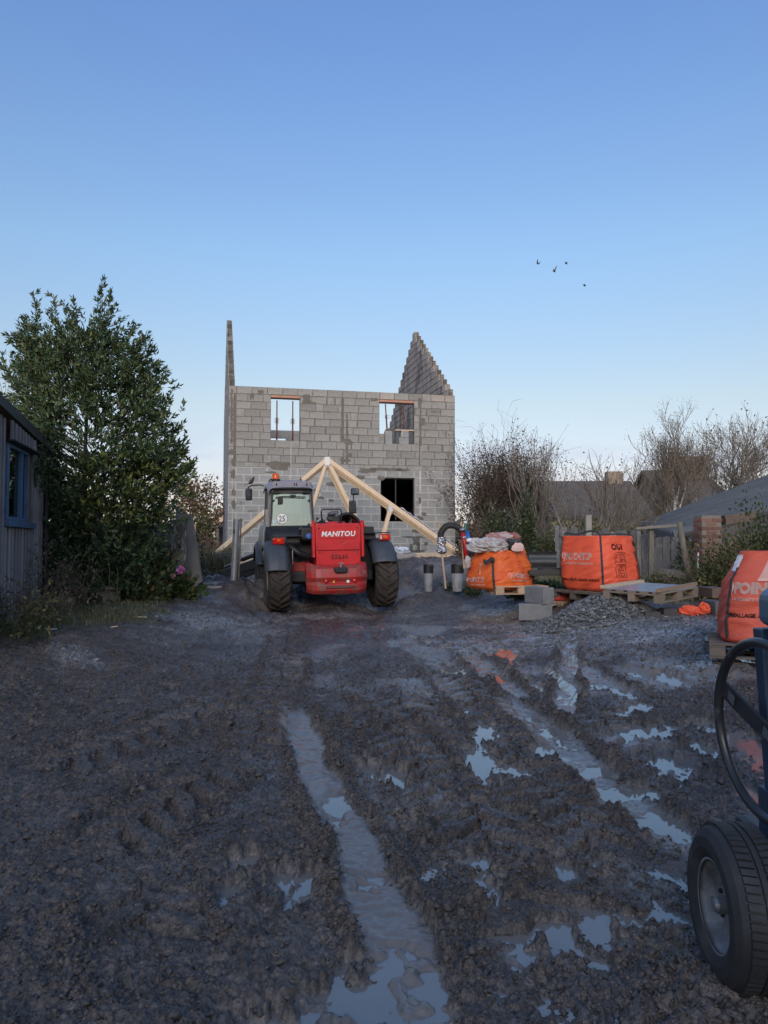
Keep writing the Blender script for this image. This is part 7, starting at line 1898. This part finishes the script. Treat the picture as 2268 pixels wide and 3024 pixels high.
for (tx, ty), (bx, by) in leaders:
    dY = rl.uniform(-.5, .7); a = np.array(P(bx, by, LY + dY * .4)); b_ = np.array(P(tx, ty, LY + dY)); L = np.linalg.norm(b_ - a)
    nseg = max(4, int(L / .10)); prev = a
    for i in range(1, nseg + 1):
        f = i / nseg; q = a + (b_ - a) * f + np.array([math.sin(f * 3 + dY * 9) * .05, 0, 0]); twl.append((prev, q, .014 * (1.15 - f), .014 * (1.15 - f - 1 / nseg))); d = q - prev; prev = q
        if f > .25:
            for _ in range(2 if f < .85 else 1):
                sd = rl.normal(size=3); sd[2] = abs(sd[2]) * .6; sd /= np.linalg.norm(sd); ln = .34 * (1.12 - f) + .07
                add_shoot(q, d / np.linalg.norm(d) * .9 + sd * .9, ln, int(5 + 16 * ln)); twl.append((q, q + (d / np.linalg.norm(d) * .9 + sd * .9) * ln * .6, .004, .002))
    add_shoot(prev - d * 2.6, b_ - a, .24, 14, .7)
nclump = 430
for c in range(nclump):
    yq = rl.choice(np.arange(1000, 1750, 5)); l_, h_ = np.interp(yq, py_, lo_), np.interp(yq, py_, hi_)
    mid, hw = (l_ + h_) / 2, (h_ - l_) / 2 * .93
    th = rl.uniform(0, 6.283); rr = rl.random() ** .38
    xq = mid + hw * rr * math.cos(th); dep = hw * kx * .85 * rr * math.sin(th)
    if dep > 0 and rl.random() < .45: dep = -dep
    p0 = np.array(P(xq, yq, LY + dep)); out = np.array([math.cos(th) * .8, math.sin(th) * .8, rl.uniform(.35, 1.2)])
    for s_ in range(rl.integers(4, 9)):
        q = p0 + rl.normal(0, .13, 3); add_shoot(q, out + rl.normal(0, .45, 3), rl.uniform(.16, .34), int(rl.integers(9, 17)))
    twl.append((np.array(P(mid * .6 + xq * .4, yq + 60, LY + dep * .4)), p0, .012, .005))
for c in range(46):      # sprays that reach out over the shed roof and its window
    xq, yq = rl.uniform(62, 150), rl.uniform(1235, 1440)
    p0 = np.array(P(xq, yq, rl.uniform(11.2, 12.2)))
    for s_ in range(4): add_shoot(p0 + rl.normal(0, .09, 3), np.array([rl.normal(-.2, .4), rl.normal(-.3, .4), rl.normal(.1, .4)]), rl.uniform(.16, .3), int(rl.integers(8, 14)))
laurel = thing('evergreen_tree', (P(200, 1750, LY).x, LY, g(P(200, 1750, LY).x, LY)), 'big dark leafy evergreen with several pointed tops beside the board shed', 'tree')
O = np.array(laurel.location)
me = leaves_mesh('crown', np.concatenate(pos_) - O, np.concatenate(dir_), .108, .036, .18, .08, 1); link('crown', me, LAUREL, laurel)
yl = np.concatenate(pos_); 
sel = (yl[:, 2] < P(0, 1380, LY).z) & (yl[:, 2] > P(0, 1560, LY).z) & (yl[:, 0] > P(300, 1500, LY).x) & (yl[:, 1] < LY - .3); idx = np.flatnonzero(sel); idx = rl.permutation(idx)[:900]
link('yellow_leaves', leaves_mesh('yellow_leaves', yl[idx] + rl.normal(0, .04, (len(idx), 3)) - O + np.array([0, -.04, .02]), np.concatenate(dir_)[idx], .125, .042, .18, .08, 2), YLEAF, laurel)
for k, (bx, by, tx, ty) in enumerate(((175, 1760, 150, 1150), (215, 1760, 285, 1050), (300, 1755, 390, 1250), (340, 1755, 440, 1400), (160, 1760, 120, 1300))):
    a, b_ = P(bx, by, LY), P(tx, ty, LY); sg = []; prev = np.array(a)
    for i in range(1, 9):
        f = i / 8; q = np.array(a.lerp(b_, f)) + np.array([.06 * math.sin(f * 5 + k), .1 * math.sin(f * 3 + k), 0]); sg.append((prev - O, q - O, .06 * (1.05 - .8 * (f - .125)), .06 * (1.05 - .8 * f))); prev = q
    link('trunk', twig_mesh('trunk', sg, 8), BARK, laurel)
link('branches', twig_mesh('branches', [(a - O, b_ - O, r0, r1) for a, b_, r0, r1 in twl], 4), BARK, laurel)

# --- general makers -------------------------------------------------------------
def leafy(name, c, rad, n, L, Wd, m, label, cat, group=None, seed=0, twigs=60, twig_m=None, clumps=40, up=.4, lowfill=True):
    rg_ = np.random.default_rng(seed); c = np.array(c, float); rad = np.array(rad, float)
    cc = rg_.normal(size=(clumps, 3)); cc /= np.linalg.norm(cc, axis=1, keepdims=True); cc *= (rg_.random((clumps, 1)) ** .45) * .86
    if lowfill: cc[:, 2] = np.abs(cc[:, 2]) * 1.0 + rg_.uniform(-.35, 0, clumps) * 0
    k = rg_.integers(0, clumps, n)
    off = rg_.normal(0, .17, (n, 3)); p = (cc[k] + off) * rad
    if lowfill: p[:, 2] = np.abs(p[:, 2])
    d = (cc[k] + off * 1.5) + rg_.normal(0, .5, (n, 3)) + np.array([0, 0, up])
    t = thing(name, tuple(c), label, cat, group)
    link('foliage', leaves_mesh('foliage', p, d, L, Wd, .15, .1, seed + 1), m, t)
    if twigs:
        sg = []
        for i in range(twigs):
            e_ = cc[rg_.integers(0, clumps)] * rad * rg_.uniform(.9, 1.18); b0 = np.array([e_[0] * .35 + rg_.normal(0, .1 * rad[0]), e_[1] * .35, 0]); m_ = (b0 + e_) / 2 + rg_.normal(0, .06, 3) * rad
            sg += [(b0, m_, .008, .006), (m_, e_, .006, .003)]
        tag(link('stems', twig_mesh('stems', sg, 3), twig_m or TWIGB, t), kind='stuff')
    return t
def bare_tree(name, px, py, Y, top_py, label, seed, m=BARKG, stems=1, spread=.55, depth=3, kids=(2, 4), r=.05, lean=0, twm=None, leaf=None, nleaf=0, leafL=.07, group=None, width=.25, up=.2, droop=0, shrink=.66, cat='tree', rmin=.006, first=.5):
    b0 = P(px, py, Y); gz_ = g(b0.x, Y); H = P(px, top_py, Y).z - gz_
    rg_ = np.random.default_rng(seed); t = thing(name, (b0.x, Y, gz_ - .05), label, cat, group); tips = []; allseg = []; trunkseg = []
    for s_ in range(stems):
        sg = []; d = np.array([lean + rg_.normal(0, width if stems > 1 else .05), rg_.normal(0, .15), 1.0])
        branch(sg, tips, (rg_.normal(0, .12) if stems > 1 else 0, rg_.normal(0, .1), 0), d, H * first, r * rg_.uniform(.8, 1.1), depth, rg_, spread, up, kids, shrink, 5, .10, rmin, .6, droop)
        trunkseg += sg[:1]; allseg += sg
    zt = max(max(s_[1][2] for s_ in allseg), .1); sc = H / zt
    allseg = [(a * sc, b_ * sc, r0, r1) for a, b_, r0, r1 in allseg]; tips = [(p_ * sc, d) for p_, d in tips]
    thick = [s_ for s_ in allseg if s_[2] > r * .34]; thin = [s_ for s_ in allseg if s_[2] <= r * .34]
    link('trunk', twig_mesh('trunk', thick, 7), m, t)
    if thin: link('crown', twig_mesh('crown', thin, 3), twm or m, t)
    if leaf is not None and tips:
        i = rg_.integers(0, len(tips), nleaf); pp_ = np.array([tips[j][0] for j in i]) + rg_.normal(0, .10, (nleaf, 3)); dd = np.array([tips[j][1] for j in i]) + rg_.normal(0, .8, (nleaf, 3))
        link('leaves', leaves_mesh('leaves', pp_, dd, leafL, leafL * .6, .2, .2, seed + 3), leaf, t)
    return t
def twig_mass(name, c, rad, n, label, cat, seed, m=TWIGB, r=.012, leaf=None, nleaf=0, leafL=.06, fan=.5, group=None, sub=4):
    rg_ = np.random.default_rng(seed); rad = np.array(rad); t = thing(name, tuple(c), label, cat, group); sg = []; tips = []
    for i in range(n):
        b0 = np.array([rg_.uniform(-1, 1) * rad[0] * .8, rg_.uniform(-1, 1) * rad[1], 0]); x_ = b0[0] / rad[0]
        H = rad[2] * rg_.uniform(.55, 1.08) * math.sqrt(max(.15, 1 - .75 * x_ * x_)); d = np.array([x_ * fan + rg_.normal(0, .16), rg_.normal(0, .16), 1.0]); p = b0; r0 = r * rg_.uniform(.6, 1.2); ns = 5
        for k in range(ns):
            d = d + rg_.normal(0, .10, 3); d[2] = max(d[2], .4); q = p + d / np.linalg.norm(d) * H / ns; r1 = max(.004, r0 * .78); sg.append((p, q, r0, r1))
            if k >= 1:
                for _ in range(rg_.integers(1, sub)):
                    e_ = d + rg_.normal(0, .65, 3); e_ /= np.linalg.norm(e_); l_ = H * rg_.uniform(.08, .20); m_ = q + e_ * l_; sg.append((q, m_, r1 * .6, .004)); tips.append(m_)
                    if rg_.random() < .6: e2 = e_ + rg_.normal(0, .5, 3); sg.append((m_, m_ + e2 / np.linalg.norm(e2) * l_ * .7, .0045, .003)); tips.append(m_ + e2 * l_ * .4)
            p, r0 = q, r1
        tips.append(p)
    tag(link('stems', twig_mesh('stems', sg, 3), m, t), kind='stuff')
    if leaf is not None:
        i = rg_.integers(0, len(tips), nleaf); pp_ = np.array(tips)[i] * np.array([1, 1, .95]) + rg_.normal(0, .12, (nleaf, 3)); pp_[:, 2] = np.abs(pp_[:, 2])
        link('leaves', leaves_mesh('leaves', pp_, rg_.normal(0, 1, (nleaf, 3)) + np.array([0, 0, .4]), leafL, leafL * .5, .2, .1, seed + 1), leaf, t)
    return t
def base(px, Y, py=1650): q = P(px, py, Y); return (q.x, Y, g(q.x, Y) - .05)
k_ = lambda Y: Y / F_PX

# right of the house: dense brown hedge tree, then the bare trees
DKT = mat('dark_brown_twig', (.075, .056, .045), (.115, .088, .07), .95, scale=6)
DKL = tone_mat('dark_brown_leaf', [(0, (.05, .038, .03)), (.6, (.085, .064, .048)), (1, (.13, .10, .07))], .85, .2, .15)
twig_mass('dense_hedge_tree', base(1486, 25.4), (.72, .7, 3.5), 300, 'dense brown twiggy hedge tree close to the right end of the block house', 'tree', 21, DKT, .017, DKL, 22000, .085, .10, sub=6)
twig_mass('pruned_tree_top', base(1468, 25.9), (.7, .6, 4.5), 60, 'thin bare shoots rising above the dense brown hedge tree', 'tree', 22, TWIGG, .020, None, 0, .05, .30, sub=4)
bare_tree('bare_tree', 1588, 1640, 23.0, 1258, 'slender many stemmed bare tree in front of the low slate roof', 31, BARKG, 5, .42, 2, (2, 4), .035, 0, TWIGG, BROWNL, 90, .08, None, .12, .4, rmin=.010, first=.75)
bare_tree('bare_shrub', 1490, 1640, 21.5, 1450, 'pale twisted bare shrub before the dense hedge tree', 32, BARKG, 4, .9, 2, (2, 4), .03, -.05, TWIGG, None, 0, .05, None, .4, .1, cat='shrub')
bare_tree('bare_shrub', 1735, 1640, 20.5, 1318, 'wide bare shrub with arching stems above the plank fence', 33, TWIGG, 7, .6, 2, (2, 4), .03, 0, TWIGG, OLIVEL, 70, .08, None, .42, .2, cat='shrub', rmin=.009, first=.65)
bare_tree('bare_shrub', 1850, 1640, 21.5, 1300, 'bare shrub with tangled thin stems left of the birch', 34, TWIGG, 7, .62, 2, (2, 4), .028, 0, TWIGB, OCHREL, 90, .08, None, .34, .2, cat='shrub', rmin=.009, first=.65)
bare_tree('birch_tree', 1998, 1640, 25.6, 1160, 'tall birch with white trunk and a fine thinning crown', 35, BARKW, 1, .5, 4, (2, 4), .075, -.01, TWIGG, BROWNL, 5200, .045, None, .2, .40, .18, .68, rmin=.008, first=.6)
bare_tree('birch_tree', 2030, 1640, 25.2, 1260, 'smaller birch leaning right of the tall one', 36, BARKW, 1, .45, 3, (2, 4), .058, .05, TWIGG, BROWNL, 2400, .045, None, .2, .40, .15, .66, rmin=.008, first=.6)
bare_tree('bare_tree', 2092, 1600, 29, 1230, 'greenish trunked bare tree between the birches and the tallest bare tree', 37, BARKG, 2, .6, 3, (2, 4), .075, -.02, TWIGG, BROWNL, 500, .07, None, .12, .3, rmin=.009, first=.6)
bare_tree('bare_tree', 2148, 1600, 28, 1178, 'tallest bare tree standing over the corrugated roof with a few last leaves', 38, BARKG, 1, .7, 4, (2, 3), .095, 0, TWIGG, OLIVEL, 300, .12, None, .2, .3, rmin=.009, first=.6)
bare_tree('bare_tree', 2275, 1600, 26, 1215, 'bare tree with dark crooked limbs at the right edge behind the roof', 39, TWIGB, 2, .8, 3, (2, 4), .085, -.35, TWIGG, None, 0, .09, None, .25, .1, rmin=.009, first=.6)
twig_mass('brown_thicket', base(1950, 28), (2.0, .9, 2.0), 190, 'rusty brown thicket below the birches and in front of the stone gable', 'thicket', 41, TWIGB, .013, OCHREL, 3600, .05, .2)
twig_mass('brown_thicket', base(1800, 25), (1.5, .8, 2.3), 110, 'grey brown thicket in front of the long slate roof', 'thicket', 42, TWIGG, .012, OLIVEL, 1500, .05, .25)
twig_mass('brown_thicket', base(1660, 24), (1.2, .8, 2.0), 80, 'olive thicket left of the concrete post behind the fence', 'thicket', 43, TWIGG, .012, OLIVEL, 2000, .05, .25)
# green bank of bramble and ivy
BK = 'brambles behind the plank fence'
leafy('bramble_bush', base(1630, 19.2), (.75, .6, 1.25), 3600, .085, .06, OLIVEL, 'green bramble hump right of the ivy covered stump', 'bush', BK, 51)
leafy('bramble_bush', base(1735, 19.0), (.85, .6, 1.35), 3800, .085, .06, OLIVEL, 'green bramble hump behind the concrete post', 'bush', BK, 52)
leafy('bramble_bush', base(1850, 18.4), (.85, .6, 1.2), 3600, .085, .06, OLIVEL, 'olive bramble hump above the middle of the plank fence', 'bush', BK, 53)
leafy('bramble_bush', base(1500, 20.5), (.95, .6, 1.5), 3600, .08, .055, IVYL, 'dark green undergrowth under the dense hedge tree', 'bush', BK, 54)
leafy('bramble_bush', base(1400, 20.5), (.6, .5, 1.15), 2000, .08, .05, BROWNL, 'brown undergrowth beside the house corner', 'bush', BK, 55)
t = leafy('ivy_stump', base(1556, 18.2), (.22, .22, 1.95), 3400, .07, .055, IVYL, 'narrow stump wrapped in dark ivy left of the fence', 'ivy', None, 56, 20, BARK, 60, .1)
link('trunk', twig_mesh('trunk', [(np.array([0, 0, -.1]), np.array([.02, 0, 1.7]), .10, .07)], 9), BARK, t)
BR_ = 'brambles at the right'
leafy('bramble_bush', base(2105, 13.2), (.55, .45, .62), 2800, .065, .045, OLIVEL, 'low brambles at the foot of the brick pillar', 'bush', BR_, 61, 80)
leafy('bramble_bush', base(2190, 12.6), (.75, .5, 1.15), 4800, .065, .045, OLIVEL, 'tall brambles between the brick pillar and the nearest orange bag', 'bush', BR_, 62, 140)
leafy('bramble_bush', base(2258, 12.8), (.62, .5, 1.75), 4200, .07, .045, IVYL, 'dark bush rising at the right edge in front of the corrugated roof', 'bush', BR_, 63, 140)
leafy('bramble_bush', base(2035, 14.7), (.40, .3, 1.12), 1800, .065, .045, IVYL, 'ivy clump on the fence beside the leaning post', 'bush', BR_, 64, 30)
leafy('bramble_bush', base(1960, 13.6), (.75, .35, .42), 2000, .06, .045, OLIVEL, 'low weeds at the foot of the fence behind the boarded pallet', 'bush', BR_, 65, 70)
twig_mass('bare_bramble', base(2140, 12.9), (.9, .35, 1.0), 40, 'bare reddish bramble canes in front of the brick pillar', 'brambles', 66, TWIGB, .006, None, 0, .05, .9, sub=3)
twig_mass('bare_bramble', base(1900, 14.6), (1.0, .3, .8), 34, 'bare canes tangled in the netting of the plank fence', 'brambles', 67, TWIGG, .006, None, 0, .05, .9, sub=3)
leafy('ground_cover_plant', base(1590, 14.6), (.62, .5, .30), 1500, .10, .085, HYDL, 'broad leaved green plant behind the black ribbed panels', 'plant', None, 68, 20, None, 40, .6)
leafy('weed_clump', base(1335, 16.9), (.30, .25, .22), 420, .06, .04, IVYL, 'small green weed between the drain pipes', 'weed', 'weeds on the soil bank', 69, 8, None, 14)
leafy('weed_clump', base(1395, 16.2), (.25, .25, .35), 420, .07, .045, IVYL, 'green weed between the wide drain pipe and the slumped bag', 'weed', 'weeds on the soil bank', 70, 8, None, 14)
# left of the house
bare_tree('autumn_tree', 560, 1620, 31, 1395, 'half bare autumn tree with orange brown leaves left of the block house', 71, BARKG, 3, .75, 3, (2, 4), .05, .06, TWIGB, OCHREL, 2600, .13, None, .3, .1)
leafy('green_bush', base(565, 29), (1.0, .7, 1.75), 4200, .11, .08, OLIVEL, 'green bush under the autumn tree', 'bush', None, 72)
leafy('pink_brown_bush', base(612, 24), (.50, .4, .95), 1800, .06, .045, tone_mat('pink_brown_leaf', [(0, (.11, .065, .05)), (1, (.24, .15, .12))], .8), 'pinkish brown bush in front of the lean-to', 'bush', None, 73, 60)
bare_tree('pale_leaved_tree', 40, 1500, 18, 1045, 'thin tree with pale yellowing leaves behind the shed roof', 74, TWIGG, 3, .7, 3, (2, 4), .04, .0, TWIGG, OCHREL, 700, .10, None, .3, .2)
leafy('back_hedge', base(150, 17.5), (2.2, .6, 3.0), 9000, .12, .07, OLIVEL, 'olive hedge behind the dark evergreen', 'hedge', None, 75, 60, None, 90)
leafy('back_hedge', base(400, 17.0), (1.6, .6, 2.0), 6500, .11, .07, IVYL, 'dark hedge behind the old board gate', 'hedge', None, 76, 60, None, 70)
HP = leafy('hydrangea', base(470, 13.4), (.62, .4, .72), 1500, .15, .105, HYDL, 'hydrangea with broad green leaves and pink blooms beside the gate post', 'shrub', None, 77, 40, None, 50, .35)
PINKF = mat('pink_petal', (.55, .17, .42), (.45, .12, .36), .6, scale=20)
FADED = mat('faded_petal', (.34, .22, .26), (.26, .15, .13), .7, scale=20)
rg_ = np.random.default_rng(4)
for px, py, r_, m_ in ((533, 1683, .055, PINKF), (510, 1700, .035, FADED), (424, 1728, .035, FADED), (447, 1687, .03, FADED), (362, 1715, .05, mat('brown_bloom', (.20, .10, .06), (.15, .08, .05), .8)), (372, 1722, .045, bpy.data.materials['brown_bloom'])):
    c = P(px, py, 12.95) - Vector(HP.location); d = rg_.normal(size=(90, 3)); d /= np.linalg.norm(d, axis=1, keepdims=True)
    link('bloom', leaves_mesh('bloom', np.array(c) + d * r_ * .8, d + rg_.normal(0, .6, (90, 3)), r_ * .8, r_ * .7, .1, 0, int(px)), m_, HP)
leafy('climber', base(478, 13.9), (.42, .16, 1.15), 1100, .09, .065, IVYL, 'dark climber over the foot of the old board gate', 'climber', None, 78, 30, None, 36)
leafy('leafy_weeds', base(410, 13.0), (.55, .4, .42), 1300, .11, .075, HYDL, 'leafy weeds between the planter wall and the hydrangea', 'weeds', None, 79, 30, None, 40)
leafy('leafy_weeds', base(210, 12.2), (.45, .35, .40), 1100, .07, .05, IVYL, 'dark weeds behind the planter wall', 'weeds', None, 80, 30, None, 40)
leafy('shed_ivy', base(150, 12.0), (.30, .30, 1.5), 1500, .08, .055, IVYL, 'ivy climbing the far corner of the board shed', 'ivy', None, 81, 20, None, 40)
DT = 'dry weeds along the shed'
twig_mass('dry_weed', base(120, 10.9), (.55, .35, .95), 46, 'tall grey brown dry weeds against the shed wall', 'weeds', 82, mat('dry_weed_stalk', (.10, .082, .062), (.15, .125, .095), .95), .006, BROWNL, 260, .06, .5, DT)
twig_mass('dry_weed', base(55, 9.4), (.50, .35, .60), 40, 'low dry weeds at the left edge below the shed window', 'weeds', 83, bpy.data.materials['dry_weed_stalk'], .005, BROWNL, 300, .06, .5, DT)
twig_mass('dry_weed', base(20, 8.7), (.45, .3, .48), 30, 'green stalked weeds in the near left corner of the grass', 'weeds', 84, mat('green_stalk', (.04, .05, .02), (.07, .075, .035), .9), .005, OLIVEL, 500, .07, .5, DT)
for px, tx, ty, lab in ((322, 318, 1640, 'tall bare stem rising above the planter wall'), (345, 344, 1665, 'short bare stem at the right end of the planter wall'), (330, 243, 1660, 'pale bare stem leaning left over the planter wall')):
    a, b_ = P(px, 1735, 12.3), P(tx, ty, 12.3); t = thing('dead_plant', a, lab, 'dead plant'); link('stem', twig_mesh('stem', [(np.array([0, 0, -.2]), np.array(b_ - a) * .5 + np.array([.02, 0, 0]), .007, .006), (np.array(b_ - a) * .5 + np.array([.02, 0, 0]), np.array(b_ - a), .006, .003)], 4), bpy.data.materials['dry_weed_stalk'], t)
# tall pale grass on the left rear and far tree line
n = 7000; px = rg_.uniform(520, 700, n); Yq = rg_.uniform(19, 27, n); xs_ = (px - 1134) / F_PX * Yq
tag(link('tall_grass', grass_mesh('tall_grass', np.stack([xs_, Yq, G(xs_, Yq)], 1), .55, 3, .6, .008), tone_mat('pale_grass', [(0, (.07, .075, .035)), (.5, (.15, .135, .07)), (1, (.25, .215, .13))], .85, .2, .2)), 'tall pale grass beyond the path left of the house', 'grass', kind='stuff')
n = 15000; xs_ = rg_.uniform(-110, 110, n); Yq = rg_.uniform(85, 100, n); hh = (2.4 + 1.6 * fbm(xs_ * .12, Yq * .1, 3, 200)) * rg_.random(n) ** .6
tag(link('far_treeline', leaves_mesh('far_treeline', np.stack([xs_, Yq, G(xs_, Yq) + hh], 1), rg_.normal(size=(n, 3)), .9, .5, .2, .1, 5), tone_mat('far_leaf', [(0, (.05, .05, .045)), (1, (.11, .095, .075))], .9)), 'far line of hedges on the horizon', 'tree line', kind='stuff')
